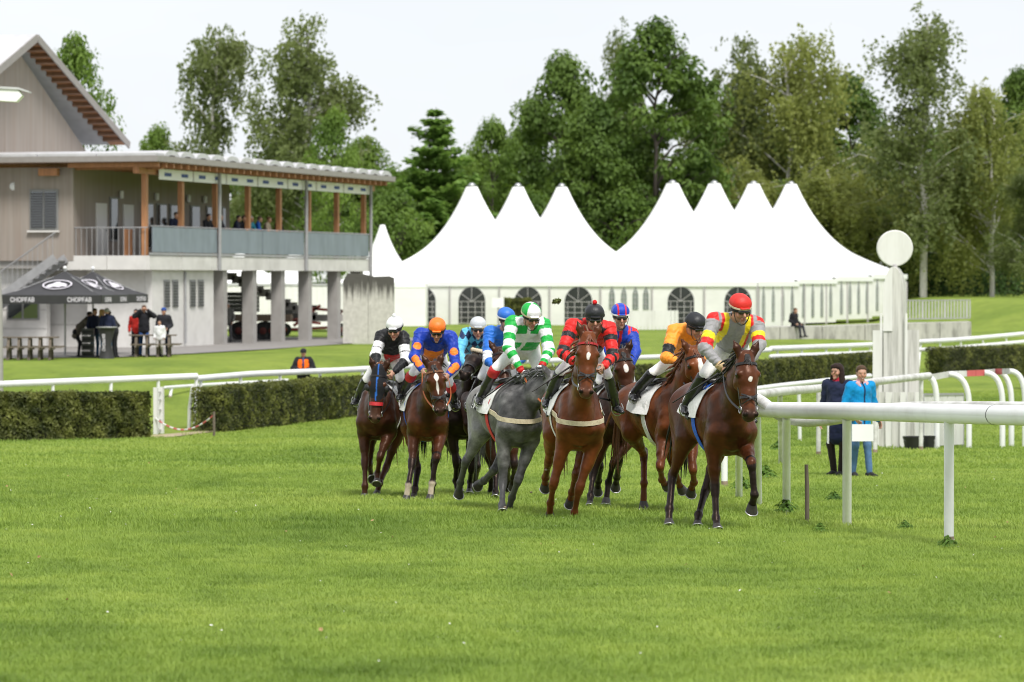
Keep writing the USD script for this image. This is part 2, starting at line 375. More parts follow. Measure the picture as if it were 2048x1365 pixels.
M_dark = mat('dark_interior', (0.02, 0.02, 0.02), 0.9, 0.2, 3)
M_glass = usdkit.material(stage, '/World/Looks/window_glass', {'g': ('glossy_bsdf', {'color': (0.9, 0.93, 0.95), 'roughness': 0.03}), 'd': ('diffuse_bsdf', {'color': (0.03, 0.035, 0.035)}), 'f': ('fresnel', {'IOR': 2.2}), 'm': ('mix_closure', {})},
                           [('f.fac', 'm.fac'), ('d.BSDF', 'm.closure1'), ('g.BSDF', 'm.closure2')], surface='m.closure')
BC = np.array([-14.2, 137.0, 1.5 - 2.55])
BV = np.array([0.2805, 0.9598, 0]); BU = np.array([-0.9598, 0.2805, 0]); BW = np.array([0, 0, 1.0])
def b3(u, v, w): return BC + BU * u + BV * v + BW * w
def bbox3(u0, u1, v0, v1, w0, w1):
    return box(b3((u0 + u1) / 2, (v0 + v1) / 2, (w0 + w1) / 2), (abs(u1 - u0), abs(v1 - v0), abs(w1 - w0)), (BU, BV, BW))
gs = thing('grandstand', 'grey timber and concrete grandstand with a roofed balcony on columns', 'building', BC)
def gpart(name, m, mat_, smooth=False, t=gs, **k): return part(t, name, m, mat_, smooth, world=True, **k)
GZ0, FL, RF = 0.0, 3.50, 6.98       # ground, balcony floor, underside of roof
U2, VE = 3.2, 27.2                   # balcony depth; its far end
# slab, edge panels
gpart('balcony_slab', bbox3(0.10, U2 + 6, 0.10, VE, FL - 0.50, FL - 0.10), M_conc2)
for k in range(8):
    v0 = 0.0 + k * VE / 8
    gpart('slab_edge_panel', bbox3(0.0, 0.098, v0 + 0.02, v0 + VE / 8 - 0.02, FL - 0.56, FL), M_conc)
for k in range(2): gpart('slab_edge_panel', bbox3(0.10 + k * 1.7, 1.78 + k * 1.7, 0.0, 0.098, FL - 0.56, FL), M_conc)
gpart('gutter', bbox3(-0.03, 0.0, 0, VE, FL + 0.02, FL + 0.12), M_steelp)
# ground floor walls
gw = gpart('ground_floor_wall', cat([bbox3(0.55, 22, 1.6, 1.9, -0.5, FL - 0.56), bbox3(0.25, 0.55, 0.9, 7.6, -0.5, FL - 0.56), bbox3(0.56, 3.0, 0.9, 1.1, -0.5, FL - 0.56), bbox3(0.56, 6, 7.3, 7.6, -0.5, FL - 0.56)]), M_conc)
gpart('lower_left_wall', bbox3(4.6, 22, 0.55, 0.9, -0.5, FL - 0.2), M_conc)
for w in (0.75, 1.6): gpart('wall_joint', bbox3(0.30, 22, 1.585, 1.597, w, w + 0.02), M_conc2)
for j, w in enumerate((0.6, 1.35, 2.1)): gpart('wall_joint', bbox3(4.62, 22, 0.535, 0.547, w, w + 0.02), M_conc2)
for v0 in (2.1, 3.0, 4.9, 5.8):
    lw = gpart('louvre_window', bbox3(0.215, 0.247, v0, v0 + 0.62, 1.45, 2.55), M_frame)
    for k in range(9): gpart('slat', beam(b3(0.19, v0 + 0.05, 1.52 + k * 0.115), b3(0.19, v0 + 0.57, 1.52 + k * 0.115), 0.05, 0.02, up=(0.5, -0.3, 0.8)), M_louvre, t=lw)
gpart('downpipe', tube([b3(0.18, 4.3, 0), b3(0.18, 4.3, FL - 0.6)], 0.05, 8), M_steelp, True)
for (u0, u1) in ((4.9, 6.3),):
    w_ = gpart('window', bbox3(u0, u1, 0.50, 0.545, 0.95, 1.85), M_frame)
    for a, b in ((u0 + .06, (u0 + u1) / 2 - .04), ((u0 + u1) / 2 + .04, u1 - .06)): gpart('pane', bbox3(a, b, 0.488, 0.499, 1.02, 1.78), M_glass, t=w_)
gpart('doorway', bbox3(2.0, 2.9, 1.575, 1.598, 0, 2.1), M_dark)
w_ = gpart('window', bbox3(1.0, 1.8, 1.57, 1.598, 1.0, 2.6), M_frame); gpart('pane', bbox3(1.06, 1.74, 1.555, 1.568, 1.06, 2.54), M_glass, t=w_)
# columns
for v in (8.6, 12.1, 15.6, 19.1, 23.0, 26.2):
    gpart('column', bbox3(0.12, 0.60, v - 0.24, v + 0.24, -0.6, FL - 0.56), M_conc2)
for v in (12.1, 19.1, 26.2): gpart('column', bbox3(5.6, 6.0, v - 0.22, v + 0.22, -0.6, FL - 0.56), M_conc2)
# upper walls
gpart('wall', cat([bbox3(U2, 22, -0.02, 0.25, FL - 0.2, RF), bbox3(U2, U2 + 0.25, 0.26, 17.2, FL, RF), bbox3(U2 + 0.26, 9, 16.95, 17.2, FL, RF)]), M_clad)
w_ = gpart('window', bbox3(3.82, 5.05, -0.07, -0.048, FL + 1.02, FL + 2.62), M_frame)
for a, b in ((3.90, 4.40), (4.47, 4.98)):
    pn = gpart('pane', bbox3(a, b, -0.085, -0.072, FL + 1.10, FL + 2.54), M_glass, t=w_)
gpart('blind_slats', cat([beam(b3(a, -0.11, FL + 1.14 + k * 0.10), b3(b, -0.11, FL + 1.14 + k * 0.10), 0.06, 0.015, up=(0, -.5, .8)) for a, b in ((3.90, 4.40), (4.47, 4.98)) for k in range(14)]), M_louvre, t=w_, kind='stuff')
gpart('sill', bbox3(3.75, 5.12, -0.16, -0.072, FL + 0.92, FL + 1.0), M_conc)
gpart('wall_lamp', lathe([(0.0, 0.0), (0.16, 0.0), (0.14, 0.10), (0.0, 0.14)], b3(5.75, -0.03, FL + 2.75), 16, 'y'), M_banner, True)
# doors and windows on the wall behind the balcony
for v in (2.2, 5.0):
    d_ = gpart('door', bbox3(U2 - 0.06, U2 - 0.002, v, v + 1.05, FL + 0.0, FL + 2.12), M_door)
    gpart('handle', bbox3(U2 - 0.11, U2 - 0.06, v + 0.88, v + 0.95, FL + 1.0, FL + 1.06), M_steelp, t=d_)
w_ = gpart('window', bbox3(U2 - 0.05, U2 - 0.002, 3.6, 4.4, FL + 0.6, FL + 2.4), M_frame); gpart('pane', bbox3(U2 - 0.07, U2 - 0.052, 3.68, 4.32, FL + .68, FL + 2.32), M_glass, t=w_)
for v0, v1 in ((6.9, 8.2), (8.6, 9.7), (10.0, 11.4), (12.4, 13.5), (14.3, 15.2), (15.6, 16.6)):
    w_ = gpart('window', bbox3(U2 - 0.05, U2 - 0.002, v0, v1, FL + 0.35, FL + 2.25), M_frame)
    gpart('pane', bbox3(U2 - 0.07, U2 - 0.052, v0 + 0.07, v1 - 0.07, FL + 0.42, FL + 2.18), M_glass, t=w_)
for v in (4.6, 8.4, 12.0, 13.9): gpart('wall_lamp', lathe([(0.0, 0.0), (0.09, 0.02), (0.09, 0.3), (0.0, 0.32)], b3(U2 - 0.12, v, FL + 2.35), 10), M_banner, True)
gpart('timber_screen', cat([bbox3(1.2, 1.24, 0.4 + k * 0.17, 0.54 + k * 0.17, FL, FL + 1.05) for k in range(5)]), M_timber)
# roof over balcony: joists, fascia, barrel sheets
RV0, RV1, RU0, RU1 = -1.0, 28.6, -0.75, 22.0
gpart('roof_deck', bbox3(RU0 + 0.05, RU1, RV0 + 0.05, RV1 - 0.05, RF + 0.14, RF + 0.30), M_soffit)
gpart('fascia', cat([bbox3(RU0, RU0 + 0.048, RV0, RV1, RF + 0.17, RF + 0.40), bbox3(RU0 + 0.05, RU1, RV0, RV0 + 0.048, RF + 0.17, RF + 0.40), bbox3(RU0 + .05, 9, RV1 - 0.048, RV1, RF + 0.17, RF + 0.40)]), M_fascia)
for k in range(37): gpart('joist', bbox3(RU0 + 0.10, U2 - 0.02, RV0 + 0.4 + k * 0.78, RV0 + 0.52 + k * 0.78, RF - 0.04, RF + 0.138), M_timber)
gpart('beam', bbox3(0.18, 0.42, RV0 + 0.4, RV1 - 0.3, RF - 0.28, RF - 0.042), M_timber)
gpart('beam', bbox3(RU0 + 0.3, RU1, 0.18, 0.42, RF - 0.10, RF + 0.135), M_timber)
for v in (0.3, 17.4): gpart('beam_end', bbox3(U2 + 0.5 if v < 1 else 0.43, U2 + 1.3 if v < 1 else 2.2, v - 0.75, v - 0.5, RF - 0.34, RF - 0.045), M_timber)
nb_ = 17
for k in range(nb_):
    v0, v1 = RV0 + 1.0 + k * (RV1 - RV0 - 1.2) / nb_, RV0 + 1.0 + (k + 1) * (RV1 - RV0 - 1.2) / nb_
    an = np.linspace(0, np.pi, 9)
    prof = [((v0 + v1) / 2 - math.cos(a) * (v1 - v0) / 2 * 0.98, 0.34 * math.sin(a) ** 0.8) for a in an] + [((v0 + v1) / 2 + math.cos(a) * (v1 - v0) / 2 * 0.62, 0.34 * math.sin(a) ** 0.8 * 0.42) for a in an]
    gpart('roof_sheet', prism(prof, b3(RU0 + 0.1, 0, RF + 0.31), BV, BW, BU, 20.0), M_roofsheet)
for k in range(9): gpart('eaves_sheet', bbox3(RU0 + 0.1 + k * 2.5, RU0 + 2.55 + k * 2.5, RV0 + 0.06, RV0 + 0.98, RF + 0.31, RF + 0.50), M_roofsheet)
# posts, banners, parapet
for k in range(8):
    v = 0.3 + k * (VE - 0.5) / 7
    gpart('timber_post', bbox3(0.20, 0.40, v - 0.11, v + 0.11, FL, RF - 0.285), M_timber)
for v in (7.4, 18.0, 26.9): gpart('steel_post', tube([b3(-0.10, v, -0.2 if v > 20 else FL - 0.56), b3(-0.10, v, RF + 0.16)], 0.075, 8), M_steelp, True)
for k in range(7):
    v0 = 1.2 + k * 3.72; v1 = min(v0 + 3.6, VE)
    bn = gpart('banner', bbox3(0.05, 0.08, v0, v1, RF - 0.47, RF - 0.05), M_banner)
    for q in (0.25, 0.75):
        vc = v0 + (v1 - v0) * q
        gpart('printed_mark', cat([bbox3(0.040, 0.048, vc + d - 0.06, vc + d + 0.06, RF - 0.33, RF - 0.19) for d in (-0.3, -0.15, 0, 0.15, 0.3)]), M_bmark, t=bn)
for v0, v1 in ((0.35, 7.3), (7.5, 12.6), (12.7, 17.9), (18.1, 26.8)):
    gpart('parapet_panel', bbox3(-0.03, 0.02, v0, v1, FL + 0.14, FL + 1.12), M_parapet)
gpart('handrail', tube([b3(0.05, 0.3, FL + 1.16), b3(0.05, VE, FL + 1.16)], 0.03, 6), M_steelp, True)
for k in range(14): gpart('railing_bar', tube([b3(0.2 + k * 0.225, 0.08, FL), b3(0.2 + k * 0.225, 0.08, FL + 1.1)], 0.014, 5), M_steelp, True)
gpart('handrail', tube([b3(0.1, 0.08, FL + 1.1), b3(U2 + 0.3, 0.08, FL + 1.1)], 0.022, 6), M_steelp, True)
# outer stair going down to the left
s0, s1 = b3(3.5, -0.5, FL - 0.1), b3(8.2, -0.5, 0.3)
for sd_ in (-0.6, 0.45): gpart('stair_stringer', beam(s0 + BV * sd_, s1 + BV * sd_, 0.06, 0.34), M_steelp)
for k in range(17):
    p = s0 + (s1 - s0) * (k + 0.5) / 17
    gpart('step', box(p - BV * 0.07, (0.28, 0.98, 0.05), (BU, BV, BW)), M_steelp)
gpart('stair_handrail', tube([s0 + BV * -0.6 + BW * 1.0, s1 + BV * -0.6 + BW * 1.0], 0.03, 6), M_steelp, True)
for k in range(22):
    p = s0 + (s1 - s0) * (k + 0.5) / 22 - BV * 0.6
    gpart('railing_bar', tube([p, p + BW * 1.0], 0.012, 5), M_steelp, True)
# upper hall with the gabled roof
GU, GV, GH = 6.0, 2.8, 12.25
rise = 3.9 / 9.4
gpart('gable_wall', prism([(GV - 9.0, RF + 0.3), (GV + 8.4, RF + 0.3), (GV, GH - 0.35)], b3(GU + 0.9, 0, 0), BV, BW, BU, 0.25), M_clad)
for sg in (-1, 1):
    e = GV + sg * 9.6
    dn = np.array(BV * sg * 9.6 - BW * 9.6 * rise); dn = dn / np.linalg.norm(dn); nn_ = np.cross(dn, BU) * (1 if np.cross(dn, BU)[2] > 0 else -1)
    ap = b3(GU, GV, GH)
    L = 9.6 / math.cos(math.atan(rise))
    gpart('roof', box(ap + dn * L / 2 + BU * 9.0 + nn_ * 0.16, (L, 18.0, 0.10), (dn, BU, nn_)), M_roofsheet)
    gpart('verge_board', box(ap + dn * L / 2 + BU * -0.03 + nn_ * 0.06, (L, 0.06, 0.30), (dn, BU, nn_)), M_fascia)
    for k in range(17):
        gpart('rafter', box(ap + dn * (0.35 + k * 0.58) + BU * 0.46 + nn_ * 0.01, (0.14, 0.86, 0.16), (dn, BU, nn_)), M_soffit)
    gpart('soffit_board', box(ap + dn * L / 2 + BU * 0.46 + nn_ * 0.10, (L, 0.86, 0.02), (dn, BU, nn_)), M_timber)
# paved forecourt
M_pave = mat('pale_asphalt', (0.24, 0.225, 0.215), 0.9, 0.12, 1.2, bump=0.2, bscale=30, dirt=(0.17, 0.16, 0.15), dscale=0.4, damt=0.5, coords='geo.position')
edge = [(-13.6, 121.6), (-11.7, 127), (-9.4, 136), (-6.9, 147.5), (-5.5, 152)]
P = []
ex, ey = np.array([e[0] for e in edge]), np.array([e[1] for e in edge])
pts_l = [(-30, 114.5), (-20, 118.5), (-16, 120.5)] + edge + [(-1, 160)]
rows = []
for (x, y) in pts_l:
    rows.append([(x + dx * -0.9, y + dx * 0.55, float(ground_z(x + dx * -0.9, y + dx * 0.55)) + 0.03) for dx in np.linspace(0, 1, 12) * 34])
top('forecourt', grid_mesh(np.array(rows)[:, ::-1]), M_pave, kind='structure', smooth=True)
# ------------------------------------------------------------------ white marquee: two rows of four peaked bays
M_pvc = mat('white_tent_roof', (0.86, 0.865, 0.87), 0.5, 0.03, 0.5, bump=0.12, bscale=1.2)
M_pvcwall = mat('white_tent_wall', (0.80, 0.79, 0.78), 0.55, 0.07, 0.6, bump=0.5, bscale=1.1, stretch=(1, 1, 2.2))
M_tentwin = mat('dark_tent_window', (0.028, 0.030, 0.032), 0.25, 0.3, 1.5, spec=0.6)
M_tentwin2 = mat('hazy_tent_window', (0.24, 0.27, 0.26), 0.3, 0.3, 1.5, spec=0.6, stretch=(1, 1, 0.6))
M_lead = mat('white_glazing_bar', (0.42, 0.40, 0.41), 0.6, 0.06, 3)
M_alu = mat('aluminium', (0.45, 0.46, 0.47), 0.4, 0.1, 3, metallic=0.8)
TE1, TE2 = np.array([0.906, -0.423, 0]), np.array([0.423, 0.906, 0])
TC = at(1515, 655, 204.0)                                   # near right corner, on the ground
BWD, BDP, EH, PH = 11.6, 6.75, 2.62, 8.55
tent = thing('marquee', 'big white marquee with seven tall pointed roofs and arched windows', 'marquee', TC)
def tp(a, b, w): return TC + TE1 * a + TE2 * b + np.array([0, 0, w])
def peak_roof(o, e1, e2, W, D, eh, ph, n=20, kk=2.3, cap=0.05):
    """Swept peak over a rectangle: concave in section, straight at the eaves."""
    q = []
    for i in range(n + 1):
        r = 1 - i / n
        r = max(r, cap)
        t = np.concatenate([np.linspace(-1, 1, 9)[:-1]] * 4)
        side = np.repeat([0, 1, 2, 3], 8)
        x = np.select([side == 0, side == 1, side == 2, side == 3], [t, 1, -t, -1.0]) ; y = np.select([side == 0, side == 1, side == 2, side == 3], [-1.0, t, 1.0, -t])
        rad = np.hypot(x, y); fx, fy = x / rad, y / rad
        m = smooth(np.array([1 - r]))[0] * 0.85
        x, y = x * (1 - m) + fx * m * 1.12, y * (1 - m) + fy * m * 1.12
        h = eh + (ph - eh) * (0.46 * (1 - r) + 0.54 * (1 - r) ** 4) / (0.46 * (1 - cap) + 0.54 * (1 - cap) ** 4)
        q.append(np.asarray(o) + np.outer(x * r * W / 2, e1) + np.outer(y * r * D / 2, e2) + np.outer(np.full(32, h), [0, 0, 1.0]))
        if r == cap: break
    q = np.array(q); q = np.concatenate([q, q[:, :1]], 1)
    v, f = grid_mesh(q)
    return v, f
def arch_poly(w, h, kind='round', n=16):
    if kind == 'round':
        r = w / 2; a = np.linspace(0, np.pi, n)
        return [(-r, 0), (r, 0)] + [(r * math.cos(x), h - r + r * math.sin(x)) for x in a]
    a = np.linspace(0, 1, n // 2)
    L = [(w / 2 * (1 - x ** 2.2), h * 0.55 + h * 0.45 * x) for x in a]
    return [(-w / 2, 0), (w / 2, 0)] + L + [(-x, y) for x, y in L[::-1]]
for row in range(4):
    for colm in range(2):
        if row == 3 and colm == 0: continue
        ctr = tp(-6.75 if colm else -20.1, BDP * (row + 0.5), 0.15 * row)
        rf = part(tent, 'roof_peak', peak_roof(ctr, TE1, TE2, 13.5 if colm else 13.2, BDP, EH, PH - (0.0 if colm else 0.05)), M_pvc, 40, world=True)
        part(rf, 'peak_cap', lathe([(0.20, 0.0), (0.24, 0.08), (0.10, 0.20), (0.0, 0.22)], ctr + [0, 0, PH - 0.02], 12), M_alu, True, world=True)
def wall_along(o, ex, L, h, wins, nrm, t=tent, mm=M_pvcwall):
    w = part(t, 'wall', box(o + ex * L / 2 + np.array([0, 0, h / 2]) - nrm * 0.03, (L, 0.05, h), (ex, nrm, (0, 0, 1.0))), mm, world=True)
    for x, wd, ht, sill, kind in wins:
        p = o + ex * x + np.array([0, 0, sill]) + nrm * 0.0
        g = part(t, 'arched_window' if kind == 'round' else 'pointed_window', prism(arch_poly(wd, ht, kind), p, ex, np.array([0, 0, 1.0]), nrm, 0.03), M_tentwin if kind == 'round' else M_tentwin2, world=True)
        bars = []
        fo = p + nrm * 0.045
        if kind == 'round':
            r = wd / 2
            for q in (-0.5, -.17, .17, .5): bars.append(beam(fo + ex * (q * wd * .78), fo + ex * (q * wd * .78) + [0, 0, ht - r], 0.035, 0.02))
            for q in np.linspace(0.04, ht - r, 5): bars.append(beam(fo - ex * r + [0, 0, q], fo + ex * r + [0, 0, q], 0.03, 0.035))
            for a in (0.6, 1.57, 2.54): bars.append(beam(fo + [0, 0, ht - r], fo + ex * r * math.cos(a) + [0, 0, ht - r + r * math.sin(a)], 0.03, 0.035))
        else:
            bars.append(beam(fo, fo + [0, 0, ht], 0.03, 0.02))
            for q in (0.25, .5, .72): bars.append(beam(fo - ex * wd / 2 * .9 + [0, 0, ht * q], fo + ex * wd / 2 * .9 + [0, 0, ht * q], 0.03, 0.03))
        for bb in bars: part(g, 'glazing_bar', bb, M_lead, world=True)
    return w
WA, HA = 1.78, 2.22
wf = []
def fx_of(u): 
    """distance along the front wall (from the right corner, towards the left) seen at pixel column u"""
    d = ray(u, 600); d = d / d[1]
    # solve TC - TE1*s hit
    A = np.array([[d[0], TE1[0]], [d[1], TE1[1]]]); s = np.linalg.solve(A, TC[:2] - CAM[:2]); return s[1]
LF_ = 26.6
for u in (845, 944, 1056, 1157, 1362, 1476): wf.append((LF_ - fx_of(u), WA if u < 1300 else 1.66, HA, 0.12, 'round'))
for u in (1224, 1248, 1271, 1292): wf.append((LF_ - fx_of(u), 0.36, 1.35, 1.0, 'pointed'))
wall_along(tp(-LF_, 0, 0), TE1, LF_, EH, wf, -TE2)
SL = BDP * 4
ws = [(0.85 + (k % 4) * 1.60 + (k // 4) * BDP + .1, 0.46, 2.05, 0.35, 'pointed') for k in range(16)]
for row in range(4): wall_along(tp(0, row * BDP, 0.15 * row), TE2, BDP - .01, EH, [(x - row * BDP, w_, h_, s_, k_) for x, w_, h_, s_, k_ in ws if row * BDP < x - .3 and x + .3 < (row + 1) * BDP], TE1)
for s in np.linspace(0, LF_, 9): part(tent, 'wall_post', box(tp(-s, -0.03, EH / 2), (0.10, 0.08, EH), (TE1, TE2, (0, 0, 1))), M_lead, world=True)
for s in np.linspace(0.15, SL, 8): part(tent, 'wall_post', box(tp(0.03, s, EH / 2), (0.08, 0.10, EH), (TE1, TE2, (0, 0, 1))), M_lead, world=True)
part(tent, 'valance', cat([box(tp(-LF_ / 2, -0.07, EH - 0.10), (LF_, 0.04, 0.30), (TE1, TE2, (0, 0, 1))), ] + [box(tp(0.07, BDP * (q + .5), EH - 0.10 + .15 * q), (0.04, BDP - .02, 0.30), (TE1, TE2, (0, 0, 1))) for q in range(4)]), M_pvc, world=True)

# small pagoda tents behind the grandstand
def pagoda(u, v_peak, d, W, label, eh=2.5):
    p = at(u, v_peak, d); g = gp(p[0], p[1])
    t = thing('pagoda_tent', label, 'tent', g)
    part(t, 'roof', peak_roof((0, 0, 0), np.array([1.0, 0, 0]), np.array([0, 1.0, 0]), W, W, eh, p[2] - g[2]), M_pvc, 40)
    for sg in (-1, 1):
        part(t, 'wall', box((0, sg * W / 2, eh / 2), (W, 0.04, eh)), M_pvcwall); part(t, 'wall', box((sg * W / 2, 0, eh / 2), (0.04, W - .1, eh)), M_pvcwall)
    part(t, 'valance', cat([box((0, sg * (W / 2 + .03), eh - .1), (W, 0.03, 0.3)) for sg in (-1, 1)]), M_pvc)
pagoda(765, 450, 207, 5.2, 'white pointed tent between the grandstand and the marquee')
pagoda(700, 478, 214, 6.0, 'white pointed tent seen through the last columns of the grandstand')
pagoda(590, 500, 214, 6.0, 'white tent behind the third grandstand column from the right')
pagoda(480, 505, 214, 7.0, 'white tent behind the leftmost open columns of the grandstand')
pagoda(724, 459, 222, 3.2, 'small white tent peak showing over the right end of the balcony')

# ------------------------------------------------------------------ trees
L_dense = leafmat('dense_leaf', (0.046, 0.096, 0.017), (0.280, 0.405, 0.078), 0.42)
L_mid = leafmat('fresh_leaf', (0.066, 0.130, 0.022), (0.330, 0.470, 0.085), 0.45)
L_birch = leafmat('birch_leaf', (0.095, 0.130, 0.042), (0.370, 0.430, 0.155), 0.46)
L_weep = leafmat('weeping_birch_leaf', (0.140, 0.175, 0.042), (0.530, 0.570, 0.170), 0.48)
L_larch = leafmat('larch_needle', (0.090, 0.185, 0.040), (0.420, 0.600, 0.140), 0.45)
L_conif = leafmat('dark_conifer', (0.032, 0.074, 0.018), (0.130, 0.220, 0.052), 0.3)
L_hedge = leafmat('hedge_leaf', (0.038, 0.050, 0.013), (0.300, 0.320, 0.080), 0.35, wscale=2.0, wamp=1.9)
M_bark = mat('grey_bark', (0.07, 0.058, 0.048), 0.9, 0.35, 3, bump=0.6, bscale=12)
M_birchbark = mat('birch_bark', (0.62, 0.59, 0.56), 0.8, 0.12, 4, stretch=(1, 1, 0.25), dirt=(0.05, 0.045, 0.04), dscale=3.5, damt=0.7)
UG, DOWN = np.array([0, 0, 1.0]), np.array([0, 0, -1.0])
def tree_limbs(r, H, top_r, n, spread, z0, lean=0.5, base_r=0.22):
    trunk_pts = [np.array([0, 0, -0.4])]
    for k in range(1, 9): trunk_pts.append(np.array([r.normal(0, 0.02) * H * k / 8 * .6, r.normal(0, 0.02) * H * k / 8 * .6, H * 0.93 * k / 8]))
    trunk_pts = np.array(trunk_pts)
    tr = [tube(trunk_pts, np.linspace(base_r, top_r, 9), 8)]
    limbs = []
    for _ in range(n):
        q = r.uniform(z0, 0.95); b = np.array([np.interp(q * H * .93, trunk_pts[:, 2], trunk_pts[:, i]) for i in range(3)])
        a = r.uniform(0, 2 * np.pi); L = spread * (1.15 - 0.75 * (q - z0) / (1 - z0)) * r.uniform(0.6, 1.05)
        e = b + np.array([math.cos(a) * L, math.sin(a) * L, L * lean * r.uniform(0.5, 1.3)])
        m = (b + e) / 2 + np.array([0, 0, L * 0.12])
        limbs.append((b, m, e)); 
    return tr, limbs, trunk_pts
def limb_mesh(limbs, r0=0.07): return cat([tube([b, m, e], [r0, r0 * .6, r0 * .2], 5) for b, m, e in limbs])
def broad_tree(r, H, R, n_clump, per, leaf, low=0.18, lumpy=0.5):
    """Crown of leaf clumps on limbs: rounded, uneven outline, with gaps between clumps."""
    c, nr = [], []
    tr, limbs, _ = tree_limbs(r, H, 0.04, 26, R, low, 0.55, 0.03 * H * .55)
    for _ in range(n_clump):
        q = r.uniform(0, 1) ** 0.85; z = low * H + q * (1 - low) * H
        prof = math.sin(min(1, (q * 0.92 + 0.10)) * math.pi) ** 0.6
        a = r.uniform(0, 2 * np.pi); rad = R * prof * (r.uniform(0.25, 1.0) ** 0.5) * (1 + lumpy * (meshkit.noise(np.array([[math.cos(a) * 1.7, math.sin(a) * 1.7, q * 4]]), 2)[0] - 0.5))
        ctr = np.array([math.cos(a) * rad, math.sin(a) * rad, z]); cr = R * r.uniform(0.16, 0.34)
        d = unit3(r.normal(size=(per, 3))); u = r.uniform(0.35, 1.0, per) ** 0.5
        p = ctr + d * (cr * u)[:, None] * np.array([1.15, 1.15, 0.62])
        c.append(p); nr.append(d * 0.6 + UG * 0.7 + r.normal(0, 0.35, (per, 3)))
    c, nr = np.vstack(c), np.vstack(nr)
    v, f = leaf_cards(c, nr, leaf * r.uniform(0.6, 1.3, len(c)), r)
    return cat(tr + [limb_mesh(limbs)]), (v, f)
def birch_tree(r, H, R, strands, leaf, low=0.2, droop=1.6, top_w=0.35, gap=0.5):
    """Birch: white trunk, rising limbs, leaves on hanging strands."""
    tr, limbs, tp_ = tree_limbs(r, H, 0.03, 34, R, low, 0.75, 0.0085 * H)
    c, nr, dr = [], [], []
    pool = limbs + [(tp_[-2], tp_[-1], tp_[-1] + [0, 0, .3])]
    for _ in range(strands):
        b, m, e = pool[r.integers(len(pool))]
        q = r.uniform(0.25, 1.0); s = (1 - q) ** 2 * b + 2 * q * (1 - q) * m + q * q * e
        s = s + r.normal(0, 0.22, 3)
        L = r.uniform(0.35, 1.0) * droop; n = int(10 + 16 * L / droop)
        t = np.linspace(0, 1, n)
        sw = r.normal(0, 0.15, 2)
        p = s + np.stack([sw[0] * t + 0.25 * t * r.normal(0, .6), sw[1] * t, 0.12 * np.sin(t * 3) - L * t ** 1.25], -1) + r.normal(0, 0.06, (n, 3))
        c.append(p); nr.append(r.normal(0, 1, (n, 3)) * [1, 1, 0.5] + [0, 0, .25]); dr.append(np.tile(DOWN, (n, 1)) + r.normal(0, .35, (n, 3)))
    c, nr, dr = np.vstack(c), np.vstack(nr), np.vstack(dr)
    return tr, limb_mesh(limbs, 0.028), leaf_cards(c, nr, leaf * r.uniform(0.6, 1.25, len(c)), r, droop=dr)
def conifer(r, H, R, tiers, leaf, droop=0.25):
    tr = [tube([(0, 0, -.3), (0, 0, H * .5), (0, 0, H)], [0.02 * H, 0.011 * H, 0.01], 8)]
    c, nr, dr, br = [], [], [], []
    for k in range(tiers):
        q = k / tiers; z = H * (0.08 + 0.90 * q + r.normal(0, 0.012)); L = R * (1 - q) ** 0.85 + 0.15
        for a in r.uniform(0, 2 * np.pi, 7 if q < .8 else 5):
            l = L * r.uniform(0.45, 1.2); n = int(26 * l / R) + 8; t = np.linspace(0.08, 1, n)
            dv = np.array([math.cos(a), math.sin(a), 0]); sd = np.array([-dv[1], dv[0], 0])
            base_ = np.outer(t * l, dv) + np.outer(z - droop * l * t + 0.30 * l * t ** 2.2, UG)
            br.append(tube([base_[0], base_[n // 2], base_[-1]], [.03, .02, .005], 4))
            for w in (-1, -.5, 0, .5, 1):
                off = w * 0.28 * l * (1 - t * .7)
                p = base_ + np.outer(off, sd) + r.normal(0, 0.06, (n, 3)) - np.outer(np.abs(off) * .3, UG)
                c.append(p); nr.append(np.tile(UG, (n, 1)) + r.normal(0, .4, (n, 3))); dr.append(np.tile(dv * .8 + sd * w, (n, 1)) + r.normal(0, .2, (n, 3)))
    c, nr, dr = np.vstack(c), np.vstack(nr), np.vstack(dr)
    return cat(tr + br), leaf_cards(c, nr, leaf * r.uniform(0.7, 1.3, len(c)), r, droop=dr)
stage.DefinePrim('/World/tree_kinds').SetSpecifier(Sdf.SpecifierClass)
KIND = {}
def kind(name, wood, crown, mw, ml, extra=None):
    path = f'/World/tree_kinds/{name}'
    UsdGeom.Xform.Define(stage, path)
    usdkit.mesh(stage, path + '/trunk', wood, mw, smooth=True)
    if extra is not None: usdkit.mesh(stage, path + '/limbs', extra, mw, smooth=True)
    usdkit.mesh(stage, path + '/crown', crown, ml)
    KIND[name] = path
tr_ = np.random.default_rng(21)
for i in range(3):
    w, c_ = broad_tree(tr_, 10, 3.3, 125, 125, 0.28, low=0.06, lumpy=0.8); kind(f'oak_{"abc"[i]}', w, c_, M_bark, L_dense)
for i in range(2):
    w, c_ = broad_tree(tr_, 10, 3.6, 95, 120, 0.28, low=0.10, lumpy=0.9); kind(f'maple_{"ab"[i]}', w, c_, M_bark, L_mid)
for i in range(2):
    t_, l_, c_ = birch_tree(tr_, 10, 2.1, 1000, 0.125, low=0.10, droop=0.9); kind(f'birch_{"ab"[i]}', cat(t_), c_, M_birchbark, L_birch, l_)
t_, l_, c_ = birch_tree(tr_, 10, 1.55, 760, 0.115, low=0.16, droop=1.0); kind('birch_thin', cat(t_), c_, M_birchbark, L_birch, l_)
for i in range(2):
    t_, l_, c_ = birch_tree(tr_, 10, 3.0, 1150, 0.135, low=0.08, droop=2.3); kind(f'weeping_{"ab"[i]}', cat(t_), c_, M_birchbark, L_weep, l_)
w, c_ = conifer(tr_, 10, 2.9, 40, 0.27, droop=0.05); kind('larch', w, c_, M_bark, L_larch)
